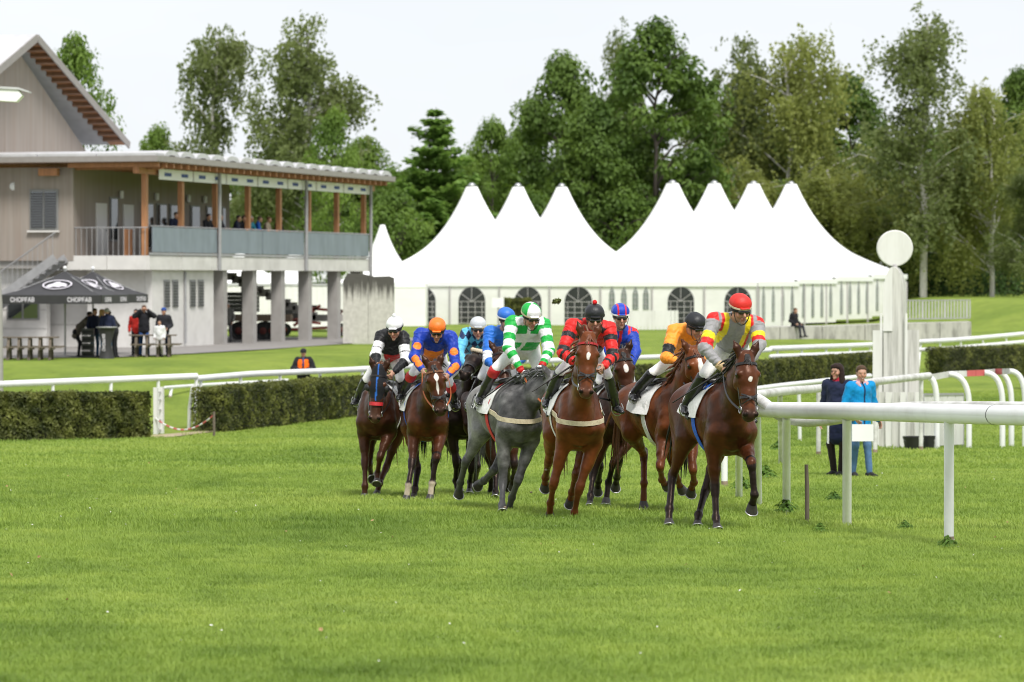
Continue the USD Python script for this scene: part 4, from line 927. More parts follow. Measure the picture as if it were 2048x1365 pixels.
def umbrella(u, d, half, label, yaw):
    g = gp(fx(u, d), d); t = thing('parasol', label, 'parasol', g, yaw)
    eh, ah = 2.18, 3.02
    c = np.array([[-half, -half, eh], [half, -half, eh], [half, half, eh], [-half, half, eh]])
    for k in range(4):
        a, b = c[k], c[(k + 1) % 4]; n = 8; P = []
        for i in range(n + 1):
            s = i / n; P.append([np.array([0, 0, ah]) * (1 - s) + (a * (1 - w) + b * w) * s + np.array([0, 0, -0.10 * math.sin(s * np.pi)]) for w in np.linspace(0, 1, 7)])
        v, f = grid_mesh(np.array(P)); v2 = v - [0, 0, 0.012]
        part(t, 'canopy_panel', cat([(v, f), (v2, f[:, ::-1])]), M_umb, True)
        ed = unit(b - a); nn = np.array([ed[1], -ed[0], 0])
        vl = part(t, 'valance', box((a + b) / 2 - [0, 0, 0.15], (np.linalg.norm(b - a) - .02, 0.015, 0.30), (ed, np.cross(UG, ed), UG)), M_umb)
        if k in (0, 1):
            for q in (0.22, 0.78):
                tm = meshkit.text_mesh('CHOPFAB', 0.155, 0.004, True); tv = np.array(tm.vertices); tv[:, 0] -= tv[:, 0].mean(); tv[:, 0] *= 0.85
                part(vl, 'lettering', (a * (1 - q) + b * q - UG * 0.23 + nn * 0.012 + np.outer(tv[:, 0], ed) + np.outer(tv[:, 1], UG) + np.outer(tv[:, 2], nn), np.array(tm.faces)), M_print)
            m = (a + b) / 2; up = unit(np.array([0, 0, ah]) - m); nf = np.cross(ed, up); o = m + up * (0.50 * np.linalg.norm(np.array([0, 0, ah]) - m) - .05) + nf * 0.02 - UG * 0.055
            from shapely.geometry import Point, Polygon
            from shapely import affinity
            ell = affinity.scale(Point(0, 0).buffer(1, 24), 0.52, 0.37); ring = ell.difference(affinity.scale(ell, 0.90, 0.87))
            bear = Polygon([(-.36, -.18), (-.30, -.02), (-.2, .04), (-.08, .20), (.04, .22), (.10, .14), (.24, .10), (.36, -.02), (.34, -.18), (.2, -.12), (.1, -.22), (-.1, -.16), (-.22, -.24)])
            for gm in (ring, bear): part(t, 'emblem', prism(gm, o, ed, up, nf, 0.006), M_print)
    part(t, 'pole', tube([(0, 0, 0), (0, 0, 1.5), (0, 0, ah + .08)], 0.035, 8), M_steelp, True)
    part(t, 'finial', lathe([(0, 0), (.07, .02), (.06, .10), (0, .12)], (0, 0, ah + .05), 10), M_banner, True)
    part(t, 'base', lathe([(0, 0), (.35, 0), (.33, .07), (.05, .10), (0, .1)], (0, 0, 0), 16), M_conc2, 40)
    for k in range(4): part(t, 'rib', tube([(0, 0, ah - .06), c[k] * .98 - UG * .02], 0.014, 5), M_steelp, True)
umbrella(130, 121.5, 1.80, 'big square black parasol with white emblem, nearer of the two', -0.15)
umbrella(186, 126.0, 1.5, 'square black parasol behind and right of the nearer one', -0.30)
def picnic(u, v, d, L, label, yaw):
    g = gp(fx(u, d), d); t = thing('picnic_table', label, 'picnic table', g, yaw)
    for k in range(5): part(t, 'plank', box((0, -0.30 + k * 0.15, 0.76), (L, 0.14, 0.04)), M_oldwood)
    for sg in (-1, 1):
        for k in range(2): part(t, 'seat_plank', box((0.12, sg * 0.72 + (k - .5) * .15, 0.44), (L * 1.05, 0.14, 0.04)), M_oldwood)
    for x in np.linspace(-L / 2 + .25, L / 2 - .25, 4 if L < 1.8 else 5):
        for sg in (-1, 1): part(t, 'leg', beam((x, sg * 0.28, 0.74), (x, sg * 0.62, 0.0), 0.09, 0.05), M_oldwood)
        part(t, 'brace', beam((x + .06, -0.78, 0.39), (x + .06, 0.78, 0.39), 0.05, 0.09), M_oldwood)
picnic(60, 735, 118.2, 1.9, 'weathered wooden picnic table with benches at the left edge', 0.05)
picnic(306, 718, 123.0, 1.65, 'weathered wooden picnic table beside the man with raised hands', 0.05)
g = gp(fx(213, 120.3), 120.3)
bt_ = thing('bar_table', 'tall dark bar table with a tapered foot under the parasol', 'bar table', g)
part(bt_, 'tabletop', lathe([(0, 0), (.36, 0), (.37, .02), (.36, .04), (0, .04)], (0, 0, 1.06), 20), M_steelp, 40)
part(bt_, 'cover', lathe([(0.27, 0.0), (.16, .5), (.30, 1.055)], (0, 0, 0), 20), M_umb, True)
tm = meshkit.text_mesh('CHOPFAB', 0.10, 0.004, True); tv = np.array(tm.vertices); tv[:, 0] -= tv[:, 0].mean()
part(bt_, 'lettering', (np.stack([0.0 + tv[:, 1] - .12, -0.235 - tv[:, 2], 0.55 + tv[:, 0] * .9], -1), np.array(tm.faces)[:, ::-1]), M_print)
g = gp(fx(176, 121.3), 121.3)
cr = thing('drink_crate_stack', 'stack of black drink crates beside the bar table', 'crates', g)
for k in range(4):
    z = k * 0.26
    part(cr, 'crate', cat([box((0, 0, z + .02), (.42, .32, .03)), box((0, -.155, z + .20), (.42, .02, .08)), box((0, .155, z + .13), (.42, .02, .22)), box((-.20, 0, z + .13), (.02, .29, .22)), box((.20, 0, z + .13), (.02, .29, .22)), box((0, -.155, z + .06), (.42, .02, .05))]), M_darkplastic)
# farm trailers, stair and rubble under the balcony
M_rust = mat('dark_red_paint', (0.13, 0.025, 0.02), .6, .3, 4)
def wheel(t, c, r, w):
    wh = part(t, 'wheel', lathe([(0.0, -w / 2), (r * .55, -w / 2), (r * .6, -w * .4), (r * .95, -w / 2), (r, -w * .3), (r, w * .3), (r * .95, w / 2), (r * .6, w * .4), (r * .55, w / 2), (0, w / 2)], c, 20, 'y'), M_darkplastic, 40, world=True)
    part(wh, 'hub', lathe([(0, -w / 2 - .02), (r * .35, -w / 2 - .02), (r * .4, -w / 2 + .01)], c, 12, 'y'), M_rust, True, world=True)
M_board = mat('grey_green_board', (0.10, 0.105, 0.09), 0.8, 0.25, 3)
d = 158.0; s_ = FPX / d
o = gp(fx(482, d), d); tr1 = thing('farm_trailer', 'grey boarded farm trailer parked under the balcony', 'trailer', o)
zb = 1.5 - (625 - 560) / s_ - o[2]
for k in range(5): part(tr1, 'side_board', box(o + np.array([0.1, 0, zb + .10 + k * .18]), (1.35, 1.6, 0.165)), M_board, world=True)
part(tr1, 'chassis', box(o + np.array([.7, 0, zb - .25]), (3.2, 1.3, .30)), M_soil, world=True); part(tr1, 'drawbar', beam(o + np.array([2.2, 0, zb - .35]), o + np.array([3.6, 0, zb - .5]), .12, .12), M_rust, world=True)
for x, dy in ((-.05, -.72), (1.05, -.72), (1.45, -.72), (-.05, .72), (1.05, .72)): wheel(tr1, o + np.array([x, dy, .42]), .42, .28)
d = 170.0; o = gp(fx(612, d), d); tr2 = thing('farm_implement', 'red framed farm implement behind the right columns of the grandstand', 'implement', o)
for a, b in (((-1.4, 0, .7), (1.4, 0, 1.0)), ((-.6, 0, .5), (.7, 0, 1.5)), ((.2, 0, 1.35), (1.9, 0, 1.2)), ((1.6, 0, .5), (1.7, 0, 1.3)), ((-1.4, 0, .3), (1.8, 0, .45))): part(tr2, 'beam', beam(o + np.array(a), o + np.array(b), .14, .14), M_rust, world=True)
for x in (-1.0, 1.75): wheel(tr2, o + np.array([x, -.4, .32]), .32, .2)
part(tr2, 'hopper', prism([(-1.0, .8), (.2, .8), (.5, 1.5), (-1.3, 1.5)], o + [0, .1, 0], np.array([1.0, 0, 0]), UG, np.array([0, 1.0, 0]), 0.8), M_dark, world=True)
st_ = thing('concrete_stair', 'dark concrete stair descending to the right behind the columns', 'stair', gp(fx(560, 161), 161))
for k in range(13):
    q = at(462 + k * 13.5, 548 + k * 6.6, 161)
    part(st_, 'step', box(q + UG * -.12, (0.44, 1.5, 0.34)), M_conc2, world=True)
part(st_, 'landing', box(at(655, 632, 161) - UG * .1, (1.6, 1.5, .3)), M_conc2, world=True)
wv = thing('white_container', 'long white container behind the columns of the grandstand', 'container', gp(fx(560, 186), 186))
q = gp(fx(560, 186), 186)
part(wv, 'body', box(q + UG * 1.25, (7.0, 2.3, 2.3)), M_pvcwall, world=True); part(wv, 'roof', box(q + UG * 2.46, (7.1, 2.4, .1)), M_roofsheet, world=True)
for k in range(22): part(wv, 'wall_rib', box(q + np.array([-3.35 + k * .32, -1.17, 1.25]), (.10, .03, 2.2)), M_pvcwall, world=True)
# weeds, leaves and daisies
M_weed = leafmat('weed_leaf', (0.06, 0.13, 0.02), (0.20, 0.34, 0.05), 0.3)
wr = np.random.default_rng(5)
for (u, v, sz, lab) in ((1572, 1030, .17, 'broad leaved weeds around the foot of the third front rail post'), (1556, 905, .22, 'tall weeds left of the stained rail post'), (1668, 1005, .13, 'small weed tuft left of the second front rail post'), (1640, 1068, .10, 'low weed tuft between the wooden stake and the second rail post'), (1810, 1062, .10, 'dense grass tuft between the two right front rail posts'), (1485, 985, .2, 'weeds among the rail posts behind the leading horse'), (1895, 1098, .11, 'grass tuft at the foot of the nearest rail post'), (1530, 960, .22, 'weeds under the front rail right of the leading horse')):
    g = on_ground(u, v); n = 130
    a = wr.uniform(0, 2 * np.pi, n); q = wr.uniform(0.05, 0.8, n)
    c = np.stack([np.cos(a) * sz * q, np.sin(a) * sz * q, sz * (1.1 - q * .7) * wr.uniform(.4, 1, n)], -1)
    v_, f_ = leaf_cards(g + c, np.stack([np.cos(a) * .5, np.sin(a) * .5, 0 * a + .8], -1), sz * .36 * wr.uniform(.6, 1.2, n), wr, droop=np.stack([np.cos(a), np.sin(a), 0 * a + .7], -1))
    top('weed_clump', (v_, f_), M_weed, lab, 'weeds')
pts_, n = [], 260
xx, yy = wr.uniform(-6, 6, n), wr.uniform(18, 62, n)
c = np.array([gp(x * yy_ / 40, yy_) + [0, 0, .075] for x, yy_ in zip(xx, yy)])
top('daisies', leaf_cards(c[:170], np.tile(UG, (170, 1)) + wr.normal(0, .3, (170, 3)), 0.020 * wr.uniform(.7, 1.3, 170), wr), M_wpaint, 'tiny white daisies scattered in the turf', 'daisies', kind='stuff')
M_dead = mat('dead_leaf', (0.34, 0.22, 0.10), 0.8, 0.3, 8)
top('fallen_leaves', leaf_cards(c[215:], np.tile(UG, (45, 1)) + wr.normal(0, .5, (45, 3)), 0.035 * wr.uniform(.6, 1.3, 45), wr), M_dead, 'few brown fallen leaves scattered on the turf', 'leaves', kind='stuff')

# trodden earth in the gap between the left hedges
E_ = []
for q in np.linspace(0, 1, 6):
    x = -9.6 + 2.1 * q; y0 = float(np.interp(x, HX, HY))
    E_.append([(x + 0.12 * math.sin(k * 2 + q * 5), y0 - 1.0 + k * .45, float(ground_z(x, y0 - 1.0 + k * .45)) + .02) for k in range(6)])
top('path', grid_mesh(np.array(E_)), mat('trodden_earth', (.36, .29, .19), .95, .25, 3, bump=.4, bscale=12), kind='structure', smooth=True)
# ------------------------------------------------------------------ smooth bodies: blended tapered limbs, meshed as one surface
class Body:
    """Limbs are tapered elliptical segments, blended into one continuous surface."""
    def __init__(s): s.p = []
    def seg(s, a, b, ra, rb, k=0.03, side=None, name=''):
        a, b = np.asarray(a, float), np.asarray(b, float)
        ra, rb = np.broadcast_to(np.asarray(ra, float), 2), np.broadcast_to(np.asarray(rb, float), 2)
        d = b - a; L = np.linalg.norm(d)
        ax = d / L if L > 1e-6 else np.array([1.0, 0, 0])
        sd = np.array([0, 1.0, 0]) if side is None else np.asarray(side, float)
        sd = sd - ax * (sd @ ax)
        if np.linalg.norm(sd) < 1e-3:
            sd = np.array([1.0, 0, 0]) - ax * ax[0]
        sd /= np.linalg.norm(sd)
        s.p.append((a, b, L, ax, sd, np.cross(ax, sd), ra, rb, k, name))
        return s
    def ball(s, c, r, k=0.03, name=''):
        r = np.broadcast_to(np.asarray(r, float), 3)
        s.p.append((np.asarray(c, float), None, 0, None, None, None, r, r, k, name))
        return s
    def chain(s, pts, rs, k=0.03, side=None, name=''):
        for i in range(len(pts) - 1): s.seg(pts[i], pts[i + 1], rs[i], rs[i + 1], k, side, name if isinstance(name, str) else name[i])
        return s
    @staticmethod
    def dist(q, P):
        a, b, L, ax, sd, up, ra, rb, k, _ = P
        if b is None:
            e = (P_ - c_ for P_, c_ in zip(q, a))
            e = list(e)
            k0 = np.sqrt(sum((x / r) ** 2 for x, r in zip(e, ra)))
            k1 = np.sqrt(sum((x / r ** 2) ** 2 for x, r in zip(e, ra))) + 1e-9
            return k0 * (k0 - 1) / k1, 0 * k0
        x, y, z = q[0] - a[0], q[1] - a[1], q[2] - a[2]
        l = x * ax[0] + y * ax[1] + z * ax[2]
        t = np.clip(l / max(L, 1e-6), 0, 1)
        ql = l - t * L
        qs = x * sd[0] + y * sd[1] + z * sd[2]
        qu = x * up[0] + y * up[1] + z * up[2]
        rs, ru = ra[0] + (rb[0] - ra[0]) * t, ra[1] + (rb[1] - ra[1]) * t
        rl = np.minimum(rs, ru)
        k0 = np.sqrt((qs / rs) ** 2 + (qu / ru) ** 2 + (ql / rl) ** 2)
        k1 = np.sqrt((qs / rs ** 2) ** 2 + (qu / ru ** 2) ** 2 + (ql / rl ** 2) ** 2) + 1e-9
        return np.where(k0 < 1e-6, -rl, k0 * (k0 - 1) / k1), t
    def mesh(s, h, grow=0.0, cut=None, noise=0.0, nscale=9.0, seed=0):
        """cut: function(V) -> signed field (positive removes), applied as an intersection. noise: surface wrinkles in metres."""
        M = 0.10
        R = lambda P: max(P[6].max(), P[7].max())
        ends = [(np.minimum(P[0], P[0] if P[1] is None else P[1]) - R(P), np.maximum(P[0], P[0] if P[1] is None else P[1]) + R(P)) for P in s.p]
        lo = np.min([e[0] for e in ends], 0) - 3 * h - abs(grow); hi = np.max([e[1] for e in ends], 0) + 3 * h + abs(grow)
        n = np.ceil((hi - lo) / h).astype(int) + 1
        axs = [(lo[i] + h * np.arange(n[i])).astype(np.float32) for i in range(3)]
        F = np.full(n, 0.14, np.float32)
        for P, (e0, e1) in zip(s.p, ends):
            i0 = np.maximum(((e0 - M - lo) / h).astype(int), 0); i1 = np.minimum(((e1 + M - lo) / h).astype(int) + 2, n)
            sl = tuple(slice(a, b) for a, b in zip(i0, i1))
            q = (axs[0][sl[0]][:, None, None], axs[1][sl[1]][None, :, None], axs[2][sl[2]][None, None, :])
            d, _ = Body.dist(q, P)
            a = F[sl]; k = P[8]
            t = np.clip(0.5 + 0.5 * (a - d) / k, 0, 1)
            F[sl] = a + (d - a) * t - k * t * (1 - t)
        F -= grow
        if cut is not None:
            X = np.stack(np.meshgrid(*axs, indexing='ij'), -1)
            F = np.maximum(F, cut(X).astype(np.float32))
        v, f = surface_net(F, lo, h)
        if len(v) == 0: return v, f
        if noise:
            _, _, nn = meshkit.arrays((v, f), True)
            w = meshkit.fbm(v * nscale, 3, seed) - 0.5
            v = v + nn * (w * 2 * noise)[:, None]
        return v, f
    def value(s, v):
        F = np.full(len(v), 0.14)
        q = (v[:, 0], v[:, 1], v[:, 2])
        for P in s.p:
            d, _ = Body.dist(q, P); k = P[8]
            t = np.clip(0.5 + 0.5 * (F - d) / k, 0, 1)
            F = F + (d - F) * t - k * t * (1 - t)
        return F
    def wrap(s, inner, d, far=0.7, off=0.008):
        """Outermost surface points along the directions d from the inner points."""
        d = unit3(np.asarray(d, float)); inner = np.asarray(inner, float) + 0 * d
        ts = np.linspace(far, 0, 90)
        V = np.stack([s.value(inner + d * t) for t in ts])
        k = np.argmax(V < 0, 0)
        t = ts[k] + (far / 89) * 0.5 + off
        t = np.convolve(np.pad(t, 2, mode='edge'), np.ones(5) / 5, 'valid')
        return inner + d * t[:, None]
    def near(s, v):
        """Name and position along its limb of the segment each vertex belongs to."""
        best = np.full(len(v), 9.0); who = np.zeros(len(v), int); tt = np.zeros(len(v))
        q = (v[:, 0], v[:, 1], v[:, 2])
        for i, P in enumerate(s.p):
            d, t = Body.dist(q, P)
            m = d < best
            best[m] = d[m]; who[m] = i; tt[m] = (t + 0 * d)[m]
        return np.array([P[9] for P in s.p])[who], tt
def surface_net(F, lo, h):
    S = F < 0
    nx, ny, nz = F.shape
    c = np.zeros((nx - 1, ny - 1, nz - 1), np.int8)
    for dx in (0, 1):
        for dy in (0, 1):
            for dz in (0, 1): c += S[dx:nx - 1 + dx, dy:ny - 1 + dy, dz:nz - 1 + dz]
    act = (c > 0) & (c < 8)
    I = np.argwhere(act)
    if len(I) == 0: return np.zeros((0, 3)), np.zeros((0, 3), int)
    idx = np.full(c.shape, -1, np.int64); idx[act] = np.arange(len(I))
    acc, cnt = np.zeros((len(I), 3)), np.zeros(len(I))
    cor = [(0, 0, 0), (1, 0, 0), (0, 1, 0), (1, 1, 0), (0, 0, 1), (1, 0, 1), (0, 1, 1), (1, 1, 1)]
    val = [F[I[:, 0] + a, I[:, 1] + b, I[:, 2] + d].astype(float) for a, b, d in cor]
    for a in range(8):
        for b in range(a + 1, 8):
            if sum(abs(x - y) for x, y in zip(cor[a], cor[b])) != 1: continue
            m = (val[a] < 0) != (val[b] < 0)
            t = np.where(m, val[a] / np.where(m, val[a] - val[b], 1), 0)
            p = np.array(cor[a]) + t[:, None] * (np.array(cor[b]) - np.array(cor[a]))
            acc[m] += p[m]; cnt[m] += 1
    v = lo + h * (I + acc / cnt[:, None])
    fs = []
    for ax in range(3):
        o = [0, 1, 2]; o.remove(ax)
        sa = [slice(1, -1)] * 3; sb = [slice(1, -1)] * 3
        sa[ax] = slice(0, -1); sb[ax] = slice(1, None)
        A, B = S[tuple(sa)], S[tuple(sb)]
        for flip in (False, True):
            E = np.argwhere((A & ~B) if not flip else (~A & B))
            if len(E) == 0: continue
            E = E.copy(); E[:, o[0]] += 1; E[:, o[1]] += 1
            def cell(d0, d1):
                q = E.copy(); q[:, o[0]] += d0; q[:, o[1]] += d1
                return idx[q[:, 0], q[:, 1], q[:, 2]]
            a, b, cc, d = cell(-1, -1), cell(0, -1), cell(0, 0), cell(-1, 0)
            quad = np.stack([a, b, cc, d], 1)
            if flip != (ax == 1): quad = quad[:, ::-1]
            fs.append(quad)
    q = np.vstack(fs)
    q = q[(q >= 0).all(1)]
    return v, np.vstack([q[:, [0, 1, 2]], q[:, [0, 2, 3]]])
def lump(c, r, h=0.01, **k):
    return Body().ball(c, r).mesh(h, **k)
def strip(path, nrm, width, thick=0.004):
    """Flat strap along a path; nrm gives the outward normal at each point."""
    p, n = np.asarray(path, float), np.asarray(nrm, float)
    n = n / (np.linalg.norm(n, axis=1, keepdims=True) + 1e-9)
    t = np.gradient(p, axis=0); t /= np.linalg.norm(t, axis=1, keepdims=True) + 1e-9
    s = np.cross(t, n); s /= np.linalg.norm(s, axis=1, keepdims=True) + 1e-9
    w = np.broadcast_to(width, (len(p),))[:, None] / 2
    a, b, c, d = p - s * w, p + s * w, p + s * w + n * thick, p - s * w + n * thick
    v = np.stack([a, b, c, d], 1).reshape(-1, 3)
    f = []
    for i in range(len(p) - 1):
        k, m = 4 * i, 4 * i + 4
        for e in range(4):
            g = (e + 1) % 4
            f += [[k + e, m + e, m + g], [k + e, m + g, k + g]]
    e = len(v) - 4
    f += [[0, 1, 2], [0, 2, 3], [e, e + 2, e + 1], [e, e + 3, e + 2]]
    return v, np.array(f)[:, ::-1]

# ------------------------------------------------------------------ materials of horses and riders
M_coat = tinted('horse_coat', rough=0.38, var=0.36, scale=7, spec=0.42, bump=0.6, bscale=13, stint=(0.70, 0.50, 0.42))
M_coatgrey = tinted('grey_horse_coat', rough=0.45, var=0.3, scale=12, spec=0.3, bump=0.6, bscale=13)
M_silk = tinted('racing_silk', rough=0.52, var=0.10, scale=20, spec=0.30, bump=0.7, bscale=22, sheen=0.15)
M_cloth = tinted('cloth', rough=0.8, var=0.14, scale=18, spec=0.2, bump=0.3, bscale=60, sheen=0.1)
M_skin = tinted('skin', rough=0.5, var=0.06, scale=30, spec=0.4, bump=0.1, bscale=90, sub=0.05)
M_hoof = mat('hoof_horn', (0.035, 0.03, 0.028), 0.5, 0.4, 30)
M_hair = mat('dark_hair', (0.012, 0.010, 0.009), 0.45, 0.5, 60)
M_chestnut_hair = mat('chestnut_hair', (0.13, 0.042, 0.016), 0.5, 0.4, 60)
M_grey_hair = mat('grey_hair', (0.09, 0.09, 0.095), 0.5, 0.5, 60)
M_brown_hair = mat('brown_hair', (0.045, 0.025, 0.015), 0.5, 0.4, 60)
M_leather = mat('black_leather', (0.012, 0.010, 0.010), 0.38, 0.3, 40)
M_tan = mat('tan_leather', (0.20, 0.075, 0.03), 0.5, 0.2, 40)
M_steel = mat('bit_steel', (0.6, 0.6, 0.6), 0.3, 0.1, 40, metallic=1.0)
M_whitecloth = mat('white_saddle_cloth', (0.72, 0.72, 0.70), 0.75, 0.08, 20, bump=0.3, bscale=30)
M_black = mat('black_cloth', (0.013, 0.013, 0.015), 0.6, 0.3, 30)
M_boot = mat('boot_leather', (0.010, 0.010, 0.011), 0.22, 0.3, 14, spec=0.6)
M_eye = mat('wet_eye', (0.008, 0.005, 0.004), 0.08, 0.1, 10, spec=0.8)
M_goggle = mat('smoked_lens', (0.010, 0.010, 0.009), 0.08, 0.2, 10, spec=0.9)
M_cream = mat('cream_webbing', (0.62, 0.53, 0.38), 0.7, 0.15, 30, dirt=(0.25, 0.18, 0.1), dscale=20, damt=0.6)
M_white = mat('white_plastic', (0.76, 0.77, 0.77), 0.45, 0.04, 10)
def plain(name, c, rough=0.6): return mat(name, c, rough, 0.12, 20, bump=0.2, bscale=40)

# barrel stations: x, centre z, half width, half height (standing height 1.62 at the withers)
ST = np.array([(-0.92, 1.20, .10, .16), (-0.80, 1.22, .20, .235), (-0.60, 1.225, .265, .275), (-0.36, 1.215, .255, .275), (-0.10, 1.17, .268, .300), (0.14, 1.16, .258, .325), (0.34, 1.16, .205, .345), (0.50, 1.15, .165, .300), (0.60, 1.17, .11, .21)])
def barrel(x):
    return np.interp(x, ST[:, 0], ST[:, 1]), np.interp(x, ST[:, 0], ST[:, 2]), np.interp(x, ST[:, 0], ST[:, 3])
DZ = -0.07        # the stretched gallop carries the trunk lower
def barrel_pt(x, ang, off=0.0):
    """ang: 0 = spine, +90 deg = left flank"""
    c, w, h = barrel(x)
    return np.stack([x + 0 * ang, (w + off) * np.sin(ang), c + DZ + (h + off) * np.cos(ang)], -1), np.stack([0 * ang, np.sin(ang) / w, np.cos(ang) / h], -1)

class Frame:
    """A horse's own frame; turns pixels of the photograph into places at a given distance ahead of its middle."""
    def __init__(s, u, Y, deg):
        a = math.radians(deg)
        s.rot = a - math.pi / 2
        s.f, s.l = np.array([math.sin(a), -math.cos(a), 0]), np.array([math.cos(a), math.sin(a), 0])
        c = at(u, 800, Y)
        o = c - s.f * 0.45
        s.o = np.array([o[0], o[1], float(ground_z(o[0], o[1]))])
    def loc(s, p):
        d = np.asarray(p) - s.o
        return np.array([d @ s.f, d @ s.l, d[2]])
    def px(s, u, v, fwd):
        d = ray(u, v); c = s.loc(CAM)
        dl = np.array([d @ s.f, d @ s.l, d[2]])
        return c + dl * ((fwd - c[0]) / dl[0])
    def bone(s, parent, u, v, L, sign, hoof=False):
        d = unit(ray(u, v)); dl = np.array([d @ s.f, d @ s.l, d[2]]); c = s.loc(CAM)
        w = c - parent
        b = w @ dl; q = w @ w - L * L
        disc = b * b - q
        if disc >= 0: t = -b - math.sqrt(disc) if sign > 0 else -b + math.sqrt(disc)
        else: t = -b
        p = c + dl * t
        e = p - parent; m = np.linalg.norm(e)
        p = parent + e * min(1.0, 1.25 * L / m)
        if hoof:
            w = s.o + s.f * p[0] + s.l * p[1]; g = float(ground_z(w[0], w[1])) - s.o[2]
            if p[2] < g + 0.14: p[2] = g + 0.005
        return p

def make_horse(cfg):
    fr = cfg['frame']
    t = thing('race_horse', cfg['label'], 'horse', fr.o, fr.rot, 'racehorses galloping in the field')
    col = {k: np.array(v) for k, v in cfg['coat'].items()}      # body, point (legs, muzzle), optional hair
    B = Body()
    # trunk
    pts = [np.array([x, 0, z + DZ]) for x, z, w, h in ST]
    for i in range(len(pts) - 1):
        B.seg(pts[i], pts[i + 1], (ST[i, 2] * 0.97, ST[i, 3] * 0.97), (ST[i + 1, 2] * 0.97, ST[i + 1, 3] * 0.97), 0.06, name='trunk')
    B.seg((0.30, 0, 1.49 + DZ), (-0.02, 0, 1.46 + DZ), (0.055, 0.06), (0.08, 0.05), 0.08, name='trunk')              # withers
    B.seg((0.57, 0.075, 1.04 + DZ), (0.44, 0.10, 0.90 + DZ), 0.105, 0.08, 0.03, name='trunk')                           # breast muscles
    B.seg((0.57, -0.075, 1.04 + DZ), (0.44, -0.10, 0.90 + DZ), 0.105, 0.08, 0.03, name='trunk')
    B.seg((0.40, 0, 0.88 + DZ), (0.05, 0, 0.86 + DZ), (0.12, 0.07), (0.15, 0.06), 0.07, name='trunk')
    # head and neck
    poll, muz = cfg['poll'], cfg['muzzle']
    hd = unit(muz - poll)
    lat = np.array([0, 1.0, 0]) if cfg.get('headlat') is None else unit(cfg['headlat'])
    sdv = unit(lat - hd * (lat @ hd)); fro = np.cross(hd, sdv); fro = fro if fro[0] > 0 or abs(fro[0]) < .3 and fro[2] > 0 else -fro
    HL = np.linalg.norm(muz - poll)
    hp = lambda s, a, b: poll + hd * (s * HL) + sdv * a + fro * b      # head frame: along, across, forehead side
    nb = np.array([0.40, 0, 1.20 + DZ]); nk = poll - fro * 0.05 + hd * 0.06
    mid = (nb + nk) / 2 + np.array([0.03, 0, 0.06])
    B.chain([nb, mid, nk], [(0.135, 0.275), (0.092, 0.170), (0.078, 0.112)], 0.07, name='neck')
    B.seg(hp(0.03, 0, -0.035), hp(0.34, 0, -0.03), (0.088, 0.085), (0.110, 0.115), 0.04, side=sdv, name='skull')
    B.seg(hp(0.30, 0, -0.02), hp(0.62, 0, -0.02), (0.104, 0.095), (0.074, 0.078), 0.04, side=sdv, name='skull')
    B.seg(hp(0.60, 0, -0.02), hp(0.93, 0, -0.02), (0.070, 0.072), (0.070, 0.062), 0.03, side=sdv, name='muzzle')
    B.ball(hp(0.965, 0, -0.045), (0.045, 0.05, 0.04), 0.03, name='muzzle')                                                # lips, chin
    for sg in (-1, 1):
        B.ball(hp(0.42, sg * 0.052, -0.09), 0.065, 0.05, name='skull')                                                    # jowl
        B.ball(hp(0.30, sg * 0.090, 0.030), 0.033, 0.02, name='skull')                                                    # brow over the eye
        B.seg(hp(0.40, sg * 0.082, 0.0), hp(0.66, sg * 0.05, -0.005), 0.016, 0.010, 0.02, name='skull')                   # cheek ridge
        B.ball(hp(0.935, sg * 0.054, 0.022), 0.030, 0.015, name='nostril')
        er = hp(-0.01, sg * 0.062, -0.01); tip = er + unit(-hd * 0.9 + sdv * sg * (0.40 + cfg.get('earout', 0)) + fro * cfg.get('ear', 0.12)) * 0.165
        B.seg(er, er + (tip - er) * 0.5, (0.038, 0.024), (0.043, 0.022), 0.02, side=sdv, name='ear')
        B.seg(er + (tip - er) * 0.5, tip, (0.042, 0.020), (0.007, 0.006), 0.015, side=sdv, name='ear')
    # legs
    hooves = []
    for key, sg in (('RF', -1), ('LF', 1)):
        sh = np.array([0.43, sg * 0.152, 1.14 + DZ]); el = np.array([0.40, sg * 0.158, 0.90 + DZ])
        (ku, kv, ks), (fu, fv, fs), (hu, hv, hs) = cfg[key]
        kn = fr.bone(el, ku, kv, 0.42, ks); fe = fr.bone(kn, fu, fv, 0.29, fs); ho = fr.bone(fe, hu, hv, 0.17, hs, True)
        B.seg(sh + [-0.06, -sg * 0.03, 0.20], sh + [0.07, 0, -0.10], (0.085, 0.14), (0.098, 0.125), 0.045, name='shoulder'); B.seg(sh + [0.05, 0, -0.10], el, (0.098, 0.125), (0.090, 0.125), 0.04, name='shoulder'); B.seg(sh + [0.03, sg * 0.035, 0.02], el + [-0.05, sg * 0.03, 0.06], 0.055, 0.06, 0.025, name='shoulder'); B.seg(el + [0.05, sg * .012, -.02], el + (kn - el) * 0.45 + [0.025, sg * .02, 0], 0.055, 0.04, 0.025, name='forearm')
        B.seg(el, el + (kn - el) * 0.55, (0.088, 0.108), (0.060, 0.068), 0.035, name='forearm')
        B.seg(el + (kn - el) * 0.55, kn, (0.055, 0.062), (0.043, 0.044), 0.025, name='forearm')
        B.seg(kn + unit(kn - el) * -0.04, kn + unit(fe - kn) * 0.04, 0.050, 0.044, 0.02, name='knee')
        B.seg(kn, fe, (0.034, 0.040), (0.032, 0.037), 0.02, name='cannon')
        B.ball(fe, 0.043, 0.02, name='fetlock')
        B.seg(fe, fe + (ho - fe) * 0.68, (0.034, 0.036), (0.036, 0.038), 0.02, name='pastern')
        hooves.append((fe, ho, key))
